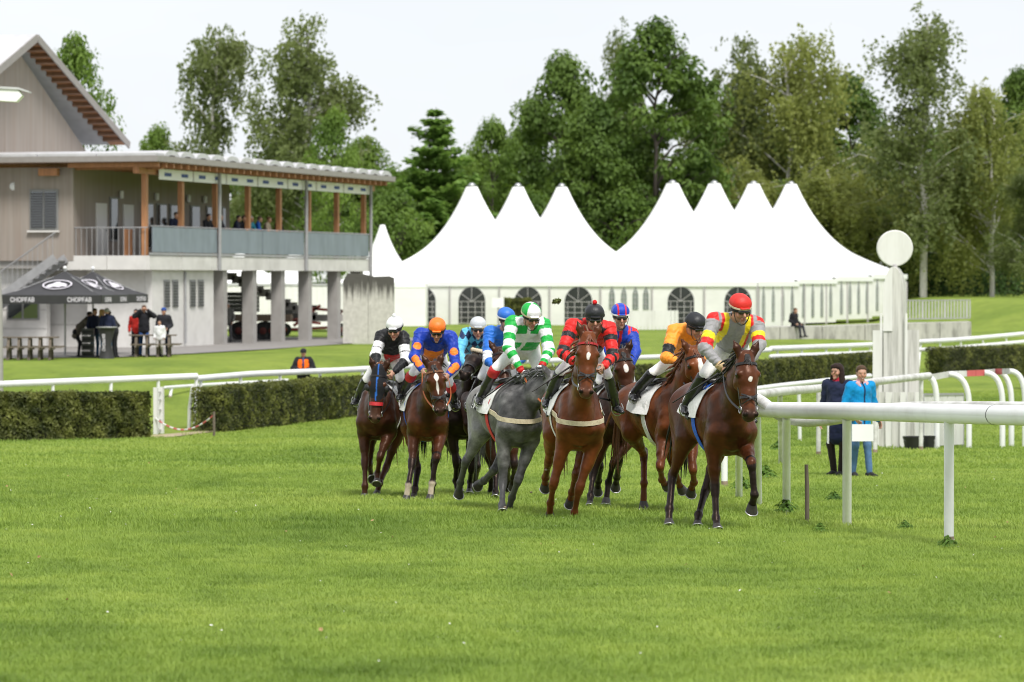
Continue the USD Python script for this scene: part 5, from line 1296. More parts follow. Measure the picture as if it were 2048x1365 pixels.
    for key, sg in (('RH', -1), ('LH', 1)):
        hip = np.array([-0.62, sg * 0.15, 1.26 + DZ]); 
        (ku, kv, ks), (fu, fv, fs), (hu, hv, hs) = cfg[key]
        sw = cfg.get('swing' + key, 0.0)
        stf = np.array([-0.36 + sw, sg * 0.19, 0.95 + DZ + 0.04 * abs(sw)])
        hk = fr.bone(stf, ku, kv, 0.46, ks); fe = fr.bone(hk, fu, fv, 0.37, fs); ho = fr.bone(fe, hu, hv, 0.17, hs, True)
        B.seg(hip, stf, (0.135, 0.20), (0.110, 0.135), 0.07, name='thigh')
        B.seg((-0.80, sg * 0.13, 1.15 + DZ), stf + (hk - stf) * 0.35 + [-0.05, 0, 0], (0.10, 0.12), (0.075, 0.08), 0.06, name='thigh')
        B.seg(stf, stf + (hk - stf) * 0.6, (0.095, 0.125), (0.055, 0.070), 0.05, name='gaskin')
        B.seg(stf + (hk - stf) * 0.6, hk, (0.053, 0.066), (0.042, 0.054), 0.03, name='gaskin')
        B.seg(hk - unit(fe - hk) * 0.05, hk + unit(fe - hk) * 0.06, (0.043, 0.056), (0.042, 0.046), 0.02, name='hock')
        B.seg(hk, fe, (0.037, 0.043), (0.034, 0.038), 0.02, name='cannon')
        B.ball(fe, 0.045, 0.02, name='fetlock')
        B.seg(fe, fe + (ho - fe) * 0.68, (0.035, 0.037), (0.037, 0.039), 0.02, name='pastern')
        hooves.append((fe, ho, key))
    v, f = B.mesh(0.0135, noise=0.005, nscale=7.0, seed=cfg['seed'])
    who, tt = B.near(v)
    hm_ = np.isin(who, ['skull', 'muzzle', 'nostril', 'ear'])
    fi = np.where(hm_[f].any(1))[0]
    v, f = trimesh.remesh.subdivide(v, f, face_index=fi)
    who, tt = B.near(v)
    # coat
    c = np.tile(col['body'], (len(v), 1))
    nz = meshkit.fbm(v * 3.0, 3, cfg['seed'])[:, None]
    c = c * (0.50 + 0.90 * nz) * (0.75 + 0.5 * meshkit.noise(v * [7, 7, 4], cfg['seed'] + 3))[:, None]
    belly = smooth((0.98 + DZ - v[:, 2]) / 0.2)[:, None] * np.isin(who, ['trunk'])[:, None]
    c = c * (1 - 0.25 * belly) + belly * 0.25 * col.get('belly', col['body'])
    def paint(mask, colr, amt=1.0):
        nonlocal c
        m = (mask * amt)[:, None]
        c = c * (1 - m) + m * np.asarray(colr)
    legs = np.isin(who, ['knee', 'cannon', 'fetlock', 'pastern', 'hock']).astype(float)
    fa = np.isin(who, ['forearm', 'gaskin']) * smooth((0.72 + DZ + 0.10 * (nz[:, 0] - 0.5) - v[:, 2]) / 0.22)
    paint(np.maximum(legs, fa * cfg.get('fade', 0.9)), col['point'], cfg.get('points', 0.95))
    s_ = ((v - poll) @ hd) / HL; la = (v - poll) @ sdv; fr_ = (v - poll) @ fro
    ishead = np.isin(who, ['skull', 'muzzle', 'nostril'])
    paint(ishead * smooth((s_ - 0.78) / 0.16), col.get('nose', col['point']), cfg.get('nose', 0.8))
    nost = np.zeros(len(v))
    for sg in (-1, 1): nost = np.maximum(nost, 1 - np.clip(np.linalg.norm(v - hp(0.955, sg * 0.057, 0.040), axis=1) / 0.034, 0, 1))
    paint(smooth(nost * 2), (0.004, 0.003, 0.003))
    for sg in (-1, 1): paint(ishead * smooth(1.6 - np.linalg.norm(v - hp(0.325, sg * 0.105, 0.012), axis=1) / 0.030), col['body'] * .22)
    painted_contrast = np.isin(who, ['neck', 'shoulder', 'trunk']) * smooth((v[:, 0] - 0.15) / 0.3) * smooth((meshkit.fbm(v * 4.5, 3, cfg['seed'] + 7) - 0.42) / 0.2)  # shading contrast painted into the coat: noisy dark patches on neck, shoulder and chest
    c = c * (1 - 0.55 * painted_contrast)[:, None]
    mouth = ishead * (np.abs(s_ - 0.985) < 0.012) * (fr_ < 0.01)
    paint(mouth.astype(float), (0.01, 0.008, 0.007), 0.7)
    inner = (who == 'ear') * smooth(((v - poll) @ fro + 0.005) / 0.012) * 0.75
    paint(inner, col['body'] * 0.25)
    if 'blaze' in cfg:
        for s0, s1, wd in cfg['blaze']:
            q_ = np.clip(1 - ((s_ - (s0 + s1) / 2) / ((s1 - s0) / 2)) ** 2, 0, 1); wv = wd * np.sqrt(q_) * (0.55 + 1.0 * meshkit.noise(v * 22, cfg['seed'])) if s1 - s0 < .3 else wd * smooth(q_ * 6) * (0.6 + 0.8 * meshkit.noise(v * 14, cfg['seed']))
            m = ishead * (fr_ > 0.0) * (q_ > 0) * smooth((wv - np.abs(la)) / 0.008 + 0.5)
            paint(m, (0.62, 0.58, 0.54))
    for fe, ho, key in hooves:
        if key in cfg.get('socks', ()):
            d = ((v - fe) @ unit(ho - fe))
            m = (np.linalg.norm(v - (fe + ho) / 2, axis=1) < 0.15) * smooth((d + 0.03) / 0.03)
            paint(m, (0.45, 0.38, 0.30))
    if cfg.get('dapple'):
        w = meshkit.noise(v * 16, 4); w2 = meshkit.fbm(v * 60, 2, 8)
        body = np.isin(who, ['trunk', 'thigh', 'shoulder', 'neck', 'gaskin', 'forearm'])
        c = np.where(body[:, None], c * (0.45 + 0.85 * w[:, None] + 0.6 * (w2[:, None] - 0.5)), c)
        paint(np.isin(who, ['trunk', 'thigh']) * smooth((0.1 - v[:, 0]) / 0.9), (0.27, 0.26, 0.25), 0.75)
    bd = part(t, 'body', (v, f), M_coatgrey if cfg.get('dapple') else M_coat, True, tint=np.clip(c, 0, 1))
    for fe, ho, key in hooves:
        d = unit(ho - fe); top_ = fe + (ho - fe) * 0.66
        fw = np.array([1.0, 0, 0]) - d * d[0]; fw = unit(fw) if np.linalg.norm(fw) > .2 else np.array([0, 0, 1.0])
        sdh = np.cross(d, fw)
        prof = [(0.0, 0.039), (0.35, 0.047), (1.0, 0.060)]
        rings = []
        for q, r in prof:
            ang = np.arange(14) * 2 * np.pi / 14
            cen = top_ + d * (q * 0.085) + fw * (0.022 * q)
            rings.append(cen + np.cos(ang)[:, None] * fw * r * 1.1 + np.sin(ang)[:, None] * sdh * r)
        V = np.vstack(rings + [(top_ + d * 0.084)[None]]); F = []
        for i in range(2):
            for j in range(14): F += [[i * 14 + j, i * 14 + (j + 1) % 14, (i + 1) * 14 + (j + 1) % 14], [i * 14 + j, (i + 1) * 14 + (j + 1) % 14, (i + 1) * 14 + j]]
        F += [[28 + j, 28 + (j + 1) % 14, 42] for j in range(14)]
        hf = part(t, 'hoof', (V, np.array(F)), M_hoof, 35)
        shoe = tube([(rings[2][j] + d * 0.004) for j in range(-4, 5)], 0.0065, 6)
        part(hf, 'horseshoe', shoe, M_steel, True)
    for sg in (-1, 1):
        part(t, 'eye', lump(hp(0.315, sg * 0.106, 0.014), 0.025, 0.007), M_eye, True)
    hm = cfg['hair']
    # mane along the crest, forelock between the ears, tail streaming behind
    r = np.random.default_rng(cfg['seed'])
    crest = lambda q: np.array([0.30, 0, 1.50 + DZ]) * (1 - q) ** 2 + 2 * q * (1 - q) * (mid + [0, 0, 0.24]) + q * q * (poll + np.array([-0.03, 0, 0.02]) - hd * 0.02)
    locks = []
    for q in np.linspace(0.05, 1.0, 44):
        b = crest(q) + r.normal(0, 0.008, 3) - [0, 0, 0.02]
        sg = cfg.get('maneside', 1)
        L = r.uniform(0.10, 0.19)
        dr = unit(np.array([-0.55 + r.normal(0, .25), sg * (0.6 + r.normal(0, .3)), 0.25 + r.normal(0, .3)]))
        P = [b, b + dr * L * 0.45 + [0, 0, .02], b + dr * L * 0.8 + [0, 0, -0.02], b + dr * L + [-.02, 0, -0.06]]
        locks.append(tube(P, [0.016, 0.015, 0.010, 0.002], 5))
    part(t, 'mane', cat(locks), hm, True)
    if cfg.get('forelock', True):
        part(t, 'forelock', cat([tube([hp(-0.06, r.normal(0, .018), -0.0), hp(0.04, r.normal(0, .02), 0.06), hp(r.uniform(.12, .2), r.normal(0, .03), 0.085)], [0.013, 0.011, 0.002], 5) for _ in range(9)]), hm, True)
    tl = []
    for _ in range(26):
        o = np.array([-0.95, 0, 1.31 + DZ]); a = r.normal(0, 0.03, 3)
        tl.append(tube([o + a * .3, o + [-0.09, a[1] * .6, -0.03 + a[2]], o + [-0.17, a[1] * 1.4, -0.22 + a[2] * 2], o + [-0.20 + a[0], a[1] * 2, -0.46 + a[2] * 3], o + [-0.24 + a[0] * 2, a[1] * 2.2, -0.70 + a[2] * 4]], [0.02, 0.022, 0.018, 0.012, 0.002], 5))
    part(t, 'tail', cat(tl), hm, True)
    # bridle
    ml = cfg.get('bridle', M_leather)
    br = thing_part(t, 'bridle')
    def loop(s, w, ra, rb, ob=-0.02, a0=0, a1=2 * np.pi, n=26, tilt=0.0):
        an = np.linspace(a0, a1, n)
        P = np.array([hp(s + tilt * np.cos(x), ra * np.sin(x), ob + rb * np.cos(x)) for x in an]); N = np.array([sdv * np.sin(x) + fro * np.cos(x) for x in an])
        return strip(P, N, w)
    def side_strap(s0, s1, sg, a0, a1, w, b0=-.02, b1=-.02):
        q = np.linspace(0, 1, 7)
        P = np.array([hp(s0 + (s1 - s0) * x, sg * (a0 + (a1 - a0) * x), b0 + (b1 - b0) * x) for x in q])
        return strip(P, np.tile(sdv * sg, (7, 1)), w)
    part(br, 'browband', loop(0.14, 0.024, 0.104, 0.104, -0.03, -1.75, 1.75), cfg.get('brow', ml))
    part(br, 'headpiece', loop(-0.01, 0.024, 0.098, 0.10, -0.04, 1.6, 2 * np.pi - 1.6), ml)
    part(br, 'noseband', loop(0.66, cfg.get('nosew', 0.024), 0.083, 0.088, tilt=0.02), cfg.get('nosemat', ml))
    for sg in (-1, 1):
        part(br, 'cheekpiece', side_strap(0.13, 0.80, sg, 0.110, 0.080, 0.016, -0.035, -0.03), ml)
        ang = np.linspace(0, 2 * np.pi, 15)
        part(br, 'bit_ring', tube([hp(0.84, sg * 0.080, -0.045) + hd * 0.036 * math.cos(x) + fro * 0.036 * math.sin(x) for x in ang], 0.005, 6), M_steel, True)
    if cfg.get('figure8', True):
        part(br, 'crossed_noseband', cat([strip(np.array([hp(0.62 + 0.16 * q, -0.082 + 0.164 * q if sg > 0 else 0.082 - 0.164 * q, 0.080 - 0.06 * (abs(q - .5) * 2) ** 2) for q in np.linspace(0, 1, 9)]), np.tile(fro, (9, 1)), 0.014) for sg in (-1, 1)]), ml)
    if cfg.get('hood'):
        hb = Body()
        hb.seg(hp(0.02, 0, -0.035), hp(0.34, 0, -0.03), (0.093, 0.090), (0.111, 0.119), 0.04, side=sdv)
        hb.seg(hp(0.30, 0, -0.02), hp(0.60, 0, -0.02), (0.110, 0.100), (0.080, 0.084), 0.04, side=sdv)
        for sg in (-1, 1): hb.ball(hp(0.42, sg * 0.052, -0.09), 0.068, 0.05)
        hv, hf_ = hb.mesh(0.013)
        hs = ((hv - poll) @ hd) / HL
        hc = np.tile([0.012, 0.012, 0.014], (len(hv), 1)); hl = (hv - poll) @ sdv
        hc[(np.abs(hl) < 0.008) & ((hv - poll) @ fro > 0)] = (0.02, 0.12, 0.45)
        part(t, 'hood', (hv, hf_), M_cloth, True, tint=hc)
        for sg in (-1, 1):
            cup = Body().ball(hp(0.36, sg * 0.115, 0.0), (0.05, 0.045, 0.05), 0.02).mesh(0.012)
            part(t, 'blinker_cup', cup, M_black, True)
    if cfg.get('shadow_roll'):
        part(br, 'sheepskin_browband', cat([lump(hp(0.12, a * 0.03, 0.085), 0.03, 0.012) for a in (-2, -1, 0, 1, 2)]), M_cream, True)
    # saddle, cloth, girth
    xs_ = np.linspace(cfg.get('cloth0', -0.30), 0.20, 12); an = np.linspace(-1.55, 1.55, 41)
    rnd = np.random.default_rng(cfg['seed'] + 5)
    P = []
    for x in xs_:
        q, nq = barrel_pt(x, an, 0.022)
        w = 0.010 * np.sin(an * 6 + x * 9 + cfg['seed']) * smooth((np.abs(an) - 0.9) / 0.6) + 0.04 * smooth((np.abs(an) - 1.2) / 0.6)
        P.append(q + nq / np.linalg.norm(nq, axis=1, keepdims=True) * w[:, None])
    P = np.array(P)
    v2, f2 = grid_mesh(P); n0 = len(v2)
    P2 = P.copy(); cen = np.array([0, 0, 1.15 + DZ])
    P2 = P2 - unit3(P2 - cen) * 0.008
    v3, f3 = grid_mesh(P2)
    cloth = part(t, 'saddle_cloth', cat([(v2, f2[:, ::-1]), (v3, f3)]), cfg.get('clothmat', M_whitecloth), True)
    if 'number' in cfg:
        for sg in (-1, 1):
            fl = cfg['number']
            tm = meshkit.text_mesh(fl, 0.15, 0.004, True)
            tv = np.array(tm.vertices); tv[:, 0] -= tv[:, 0].mean()
            px_ = -0.27 - sg * tv[:, 0] * -1
            angl = 1.50 - (tv[:, 1]) / 0.34
            out = []
            for x, a in zip(px_, angl):
                q, nq = barrel_pt(np.array([x]), np.array([a * sg]), 0.062)
                out.append(q[0])
            ff = np.array(tm.faces)
            part(cloth, 'number', (np.array(out), ff if sg < 0 else ff[:, ::-1]), M_black)
    sb = Body()
    c_, w_, h_ = barrel(-0.1)
    topz = c_ + DZ + h_
    sb.seg((0.08, 0, topz + 0.055), (-0.30, 0, topz + 0.03), (0.13, 0.045), (0.16, 0.045), 0.03)
    for sg in (-1, 1): sb.seg((0.02, sg * 0.16, topz - 0.06), (-0.06, sg * 0.29, topz - 0.30), (0.12, 0.025), (0.10, 0.02), 0.03, side=(1, 0, 0))
    part(t, 'saddle', sb.mesh(0.018), cfg.get('saddlemat', M_leather), True)
    an = np.linspace(0, 2 * np.pi, 49)
    q, nq = barrel_pt(np.full(49, 0.16), an, 0.020)
    nq = np.stack([0 * an, np.sin(an), np.cos(an)], -1); q = B.wrap(np.stack([0 * an + 0.10, 0 * an, 0 * an + 1.14 + DZ], -1), nq, 0.5)
    gm = cfg.get('girth', M_whitecloth)
    part(t, 'girth', strip(q, nq, 0.09, 0.006), gm)
    if 'breastplate' in cfg:
        n = 41; a = np.linspace(-1, 1, n) * 1.62
        inn = np.stack([0.20 + 0 * a, 0 * a, 1.20 + DZ - 0.05 * np.cos(a)], -1); dr = np.stack([np.cos(a), np.sin(a), -0.10 * np.cos(a)], -1)
        Pb = B.wrap(inn, dr, 0.75)
        part(t, 'breastplate', strip(Pb, dr, 0.05, 0.010), M_cream)
    # reins from the bit to the hands
    if 'hands' in cfg:
        for sg, hnd in zip((-1, 1), cfg['hands']):
            a = hp(0.84, sg * 0.075, -0.05); q = np.linspace(0, 1, 9)[:, None]
            Pr = a + (hnd - a) * q + np.array([0, sg * 0.05, -0.05]) * np.sin(q * np.pi)
            part(br, 'rein', strip(Pr, np.tile([0.2, sg, 0.3], (9, 1)), 0.02, 0.005), cfg.get('rein', ml))
    return t, dict(hp=hp, topz=topz)
def thing_part(t, name):
    path = numbered(t.path, name)
    UsdGeom.Xform.Define(stage, path)
    return Thing(path, t.loc, t.rot)

# ------------------------------------------------------------------ people
SKIN = np.array([0.42, 0.235, 0.165])
def head_prims(B, c, look, up, sc=1.0):
    """Adds a head with brow, nose, lips, jaw and ears to a body. c: centre; look: where the face points. Returns the head frame."""
    x = unit(look); z = unit(np.asarray(up, float) - x * (np.asarray(up) @ x)); y = np.cross(z, x)
    W = lambda a, b, d: np.asarray(c) + (x * a + y * b + z * d) * sc
    s = sc
    B.seg(W(-0.025, 0, 0.035), W(0.015, 0, 0.03), (0.074 * s, 0.088 * s), (0.070 * s, 0.080 * s), 0.02, side=y, name='skull')
    B.seg(W(0.022, 0, -0.01), W(0.042, 0, -0.075), (0.058 * s, 0.05 * s), (0.036 * s, 0.034 * s), 0.03, side=y, name='jaw')
    B.ball(W(0.070, 0, -0.100), 0.021 * s, 0.02, name='jaw')
    B.seg(W(0.082, 0, 0.015), W(0.108, 0, -0.028), 0.010 * s, 0.0145 * s, 0.012, name='nose')
    B.seg(W(0.075, -0.038, 0.030), W(0.075, 0.038, 0.030), 0.013 * s, 0.013 * s, 0.015, name='brow')
    B.seg(W(0.086, -0.018, -0.060), W(0.086, 0.018, -0.060), 0.008 * s, 0.008 * s, 0.006, name='lips')
    B.seg(W(0.083, -0.016, -0.073), W(0.083, 0.016, -0.073), 0.008 * s, 0.008 * s, 0.006, name='lips')
    for sg in (-1, 1):
        B.ball(W(0.056, sg * 0.043, -0.027), 0.025 * s, 0.02, name='cheek')
        B.seg(W(-0.012, sg * 0.077, 0.02), W(-0.004, sg * 0.076, -0.025), (0.010 * s, 0.018 * s), (0.008 * s, 0.012 * s), 0.01, side=y, name='ear')
    return W, (x, y, z)
def skin_tint(v, who, c, ax, tone, stubble=0.0):
    cc = np.tile(tone, (len(v), 1)) * (0.93 + 0.14 * meshkit.noise(v * 25, 2))[:, None]
    cc[who == 'lips'] = tone * np.array([0.74, 0.50, 0.50])
    m = (who == 'cheek') | (who == 'nose')
    cc[m] = cc[m] * np.array([1.06, 0.92, 0.9])
    d = v - np.asarray(c)
    st = (d @ ax[2] < -0.045) & (d @ ax[0] > 0.0) & np.isin(who, ['jaw', 'skull', 'lips']) & (who != 'lips')
    cc[st] = cc[st] * (1 - stubble)
    return cc
def hand_mesh(wrist, direction, palm_n, grip=0.9, side=1, h=0.0055, sc=1.0):
    """Palm, four unequal bent fingers and a thumb from the side of the palm. palm_n points out of the palm."""
    x = unit(direction); n = unit(np.asarray(palm_n, float) - x * (np.asarray(palm_n) @ x)); y = np.cross(n, x) * side
    w = np.asarray(wrist, float)
    B = Body()
    B.seg(w - x * 0.02, w + x * 0.03 * sc, (0.026 * sc, 0.020 * sc), (0.034 * sc, 0.018 * sc), 0.012, side=y)
    B.seg(w + x * 0.03 * sc, w + x * 0.085 * sc, (0.034 * sc, 0.017 * sc), (0.038 * sc, 0.014 * sc), 0.012, side=y)
    for i, (off, L) in enumerate(((0.030, 0.072), (0.010, 0.080), (-0.011, 0.074), (-0.030, 0.058))):
        p = w + (x * 0.085 + y * off) * sc; a = 0.0
        for seg_, fr_ in enumerate((0.45, 0.31, 0.24)):
            a += grip * (0.75 if seg_ == 0 else 1.0)
            q = p + (x * math.cos(a) + n * math.sin(a)) * L * fr_ * sc
            B.seg(p, q, (0.0095 - 0.0008 * seg_) * sc, (0.0088 - 0.0008 * seg_) * sc, 0.004)
            p = q
    p = w + (x * 0.028 + y * 0.030) * sc
    q = p + unit(x * 0.6 + y * 0.65 + n * 0.35 * (1 + grip)) * 0.042 * sc; r_ = q + unit(x * 0.8 + y * (0.25 - 0.5 * grip) + n * 0.6 * grip) * 0.033 * sc
    B.seg(p, q, 0.0135 * sc, 0.0105 * sc, 0.008); B.seg(q, r_, 0.0105 * sc, 0.0085 * sc, 0.004)
    return B.mesh(h)

def helmet(t, W, ax, m_shell, m_band, tint=None, pom=None, peak=True, c=None):
    """Riding helmet with its cover, peak and band."""
    B = Body()
    x, y, z = ax
    B.seg(W(-0.045, 0, 0.075), W(0.01, 0, 0.072), (0.104, 0.092), (0.104, 0.092), 0.02, side=y)
    base = W(0, 0, 0.040)
    v, f = B.mesh(0.009, cut=lambda X: -((X - base) @ (z * 0.97 + x * 0.12)))
    hp_ = part(t, 'helmet', (v, f), m_shell, True, tint=None if tint is None else tint((v - W(0, 0, 0)) @ x, (v - W(0, 0, 0)) @ y, (v - W(0, 0, 0)) @ z))
    if peak:
        pb = Body().seg(W(0.085, -0.045, 0.050), W(0.085, 0.045, 0.050), (0.040, 0.009), (0.040, 0.009), 0.02, side=x)
        pv = pb.mesh(0.007)
        part(hp_, 'peak', pv, m_shell, True, tint=None if tint is None else tint(np.full(len(pv[0]), 0.12), (pv[0] - W(0, 0, 0)) @ y, np.full(len(pv[0]), 0.06)))
    an = np.linspace(0, 2 * np.pi, 33)
    P = np.array([W(-0.02 + 0.128 * math.cos(q), 0.107 * math.sin(q), 0.052 - 0.012 * math.cos(q)) for q in an]); N = np.array([x * math.cos(q) + y * math.sin(q) for q in an])
    part(hp_, 'helmet_band', strip(P, N, 0.016, 0.004), m_band)
    if pom: part(hp_, 'pompom', lump(W(-0.02, 0, 0.185), 0.026, 0.008, noise=0.003, nscale=60), pom, True)
    return hp_
def make_jockey(cfg):
    fr = cfg['frame']; J = cfg['j']
    t = thing('person', cfg['label'], 'person', fr.o, fr.rot)
    fw = dict(head=0.40, sh=0.20, el=0.36, ha=0.52, kn=0.14, an=-0.16); fw.update(cfg.get('fwd', {}))
    px = lambda k, w: fr.px(J[k][0], J[k][1], w)
    hc = px('head', fw['head']); shR, shL = px('shR', fw['sh']), px('shL', fw['sh'])
    elR, elL, haR, haL = px('elR', fw['el']), px('elL', fw['el']), px('haR', fw['ha']), px('haL', fw['ha'])
    knR, knL, anR, anL = px('knR', fw['kn']), px('knL', fw['kn']), px('anR', fw['an']), px('anL', fw['an'])
    knR[1], anR[1] = min(knR[1], -0.18), min(anR[1], -0.27); knL[1], anL[1] = max(knL[1], 0.18), max(anL[1], 0.27)
    sm = (shR + shL) / 2; sd = unit(shL - shR)
    pxm = FPX / (fr.o[1] - 0.3)
    hu, hv = (J['shR'][0] + J['shL'][0]) / 2 + cfg.get('hipdu', -6), (J['shR'][1] + J['shL'][1]) / 2 + 0.25 * pxm
    hip = fr.px(hu, hv, -0.24)
    ax = unit(sm - hip); cb = sm - ax * 0.06
    look = unit(np.array(cfg.get('look', (1.0, 0.0, -0.18)))); up = np.array(cfg.get('up', (0.2, 0, 1.0)))
    tone = SKIN * cfg.get('tone', 1.0)
    # body, one surface
    B = Body()
    W, hax = head_prims(B, hc, look, up)
    nb = sm + np.array([-0.02, 0, 0.02])
    B.seg(nb, hc + hax[0] * -0.03 + hax[2] * -0.05, 0.058, 0.054, 0.03, name='neck')
    tl = np.array([0, 1.0, 0])
    B.seg(hip, cb, (0.14, 0.10), (0.165, 0.11), 0.05, side=tl, name='torso'); B.seg(shR, shL, 0.06, 0.06, 0.05, name='torso')
    for S, E, H, sg in ((shR, elR, haR, -1), (shL, elL, haL, 1)):
        B.chain([S, E, H], [0.050, 0.040, 0.026], 0.02, name='arm')
    for K, A, sg in ((knR, anR, -1), (knL, anL, 1)):
        B.chain([hip + [0, sg * 0.09, -0.03], K, A], [0.062, 0.036, 0.030], 0.03, name='leg')
    v, f = B.mesh(0.0095)
    who, _ = B.near(v)
    part(t, 'body', (v, f), M_skin, True, tint=skin_tint(v, who, hc, hax, tone, cfg.get('stubble', 0.12)))
    # silks
    S_ = Body()
    S_.seg(hip + ax * 0.02, hip + ax * 0.26, (0.155, 0.125), (0.178, 0.145), 0.05, side=tl, name='torso')
    S_.seg(hip + ax * 0.26, cb, (0.178, 0.145), (0.185, 0.132), 0.05, side=tl, name='torso')
    S_.seg(shR * .9 + shL * .1, shL * .9 + shR * .1, 0.078, 0.078, 0.05, side=(1, 0, 0), name='torso')
    for S, E, H, n in ((shR, elR, haR, 'R'), (shL, elL, haL, 'L')):
        S_.seg(S, E, 0.078, 0.064, 0.03, name='up' + n); S_.seg(E, E + (H - E) * 0.86, 0.062, 0.043, 0.03, name='lo' + n)
    v, f = S_.mesh(0.0105)
    who, tt = S_.near(v)
    _, _, nn = meshkit.arrays((v, f), True)
    nz_ = meshkit.fbm(v * 7, 3, cfg['seed']); arm = np.isin(who, ['upR', 'upL', 'loR', 'loL'])
    fold = np.where(arm, 0.0038 * np.sin(2 * np.pi * (tt * 4.4 + nz_ * 4.0)), 0.0045 * np.sin(2 * np.pi * (v[:, 1] * 5 + v[:, 2] * 3.0 + nz_ * 3.4)))
    v = v + nn * (fold + 0.020 * (meshkit.fbm(v * 9, 3, cfg['seed'] + 9) - 0.5))[:, None]
    rel = v - hip; s = (rel @ ax) / np.linalg.norm(cb - hip); lat = (v - sm) @ sd; front = unit(np.cross(np.cross(ax, sd), ax)) if False else np.cross(sd, ax)
    fd = rel @ np.cross(sd, ax)
    zz = v[:, 2] - sm[2]
    tint = cfg['silk'](who, tt, s, lat, fd, zz, v)
    jk = part(t, 'silks', (v, f), M_silk, True, tint=tint)
    Nk = Body().seg(nb + [0, 0, -0.01], nb + (hc - nb) * 0.42, 0.066, 0.062, 0.02).mesh(0.009)
    part(jk, 'collar', Nk, cfg.get('collar', M_black), True)
    # breeches, boots
    L = Body()
    L.seg(hip - ax * 0.07, hip + ax * 0.08, (0.165, 0.13), (0.155, 0.12), 0.05, side=tl)
    for K, A, sg in ((knR, anR, -1), (knL, anL, 1)):
        L.chain([hip + [0, sg * 0.09, -0.03], K], [0.090, 0.055], 0.03)
    part(t, 'breeches', L.mesh(0.012, noise=0.008, nscale=12, seed=3), cfg.get('breeches', M_whitecloth), True)
    for K, A, sg in ((knR, anR, -1), (knL, anL, 1)):
        b = Body(); toe = A + np.array([0.135, sg * 0.05, -0.065])
        b.seg(K + (A - K) * 0.06, K + (A - K) * 0.6, 0.064, 0.058, 0.02); b.seg(K + (A - K) * 0.6, A, 0.057, 0.047, 0.02)
        b.seg(A + [-0.03, 0, -0.045], A + (toe - A) * 0.5 + [0, 0, -0.01], (0.038, 0.036), (0.042, 0.034), 0.025); b.seg(A + (toe - A) * 0.5 + [0, 0, -0.01], toe, (0.042, 0.032), (0.030, 0.020), 0.02)
        bt = part(t, 'boot', b.mesh(0.0105, noise=0.004, nscale=16), M_boot, True)
        if 'boottop' in cfg:
            bb = Body().seg(K + (A - K) * 0.06, K + (A - K) * 0.16, 0.068, 0.067, 0.01).mesh(0.011)
            part(bt, 'boot_top', bb, cfg['boottop'], True)
        st = A + np.array([0.03, sg * 0.01, -0.085])
        an = np.linspace(-2.4, 2.4, 17)
        irons = tube([st + np.array([0.0, 0.062 * math.sin(q), 0.055 - 0.062 * math.cos(q) * 1.2]) for q in an], 0.006, 6)
        ir = part(t, 'stirrup', irons, M_steel, True)
        q = np.linspace(0, 1, 6)[:, None]
        a0, a1 = st + [0, 0, 0.12], np.array([0.0, sg * 0.25, 1.28])
        part(ir, 'stirrup_leather', strip(a0 + (a1 - a0) * q, np.tile([0, sg, 0.2], (6, 1)), 0.025, 0.004), M_leather)
    # hands close on the reins
    gl = cfg.get('glove')
    for H, E, sg in ((haR, elR, -1), (haL, elL, 1)):
        d = unit(unit(H - E) * 0.6 + np.array([0.4, 0, -0.35]))
        hm, hfc = hand_mesh(H - d * 0.03, d, np.array([-0.2, -sg * 0.9, -0.3]), 1.05, sg)
        tn = tone if gl is None else np.array(gl)
        part(t, 'glove' if gl is not None else 'hand', (hm, hfc), M_cloth if gl is not None else M_skin, True, tint=np.tile(tn, (len(hm), 1)))
    # head gear
    helmet(t, W, hax, cfg['shell'], cfg['band'], cfg.get('shelltint'), cfg.get('pom'), cfg.get('peak', True))
    g = Body().seg(W(0.079, -0.040, 0.008), W(0.079, 0.040, 0.008), (0.021, 0.024), (0.021, 0.024), 0.01, side=hax[0])
    gg = part(t, 'goggles', g.mesh(0.0065), M_goggle, True)
    an = np.linspace(0.55, 2 * np.pi - 0.55, 25)
    part(gg, 'goggle_strap', strip(np.array([W(-0.012 + 0.096 * math.cos(q), 0.088 * math.sin(q), 0.012) for q in an]), np.array([hax[0] * math.cos(q) + hax[1] * math.sin(q) for q in an]), 0.022, 0.004), cfg.get('strap', M_black))
    q = np.linspace(-1.45, 1.45, 19)
    part(t, 'chin_strap', strip(np.array([W(0.035 + 0.02 * math.cos(x), 0.085 * math.sin(x), 0.02 - 0.150 * math.cos(x)) for x in q]), np.array([hax[1] * math.sin(x) - hax[2] * math.cos(x) for x in q]), 0.014, 0.004), M_black)
    if 'whip' in cfg:
        a, b = cfg['whip']
        P = [fr.px(*a), fr.px(*b)]
        w_ = top_in(fr, 'riding_whip', tube([P[0], P[0] * .7 + P[1] * .3, P[1]], [0.013, 0.009, 0.006], 6), M_leather, cfg['whiplabel'])
    return haR, haL
def top_in(fr, name, mesh, m, label, cat_='whip'):
    v = rotz(mesh[0], fr.rot, fr.o)
    return top(name, (v, mesh[1]), m, label, cat_, smooth=True)
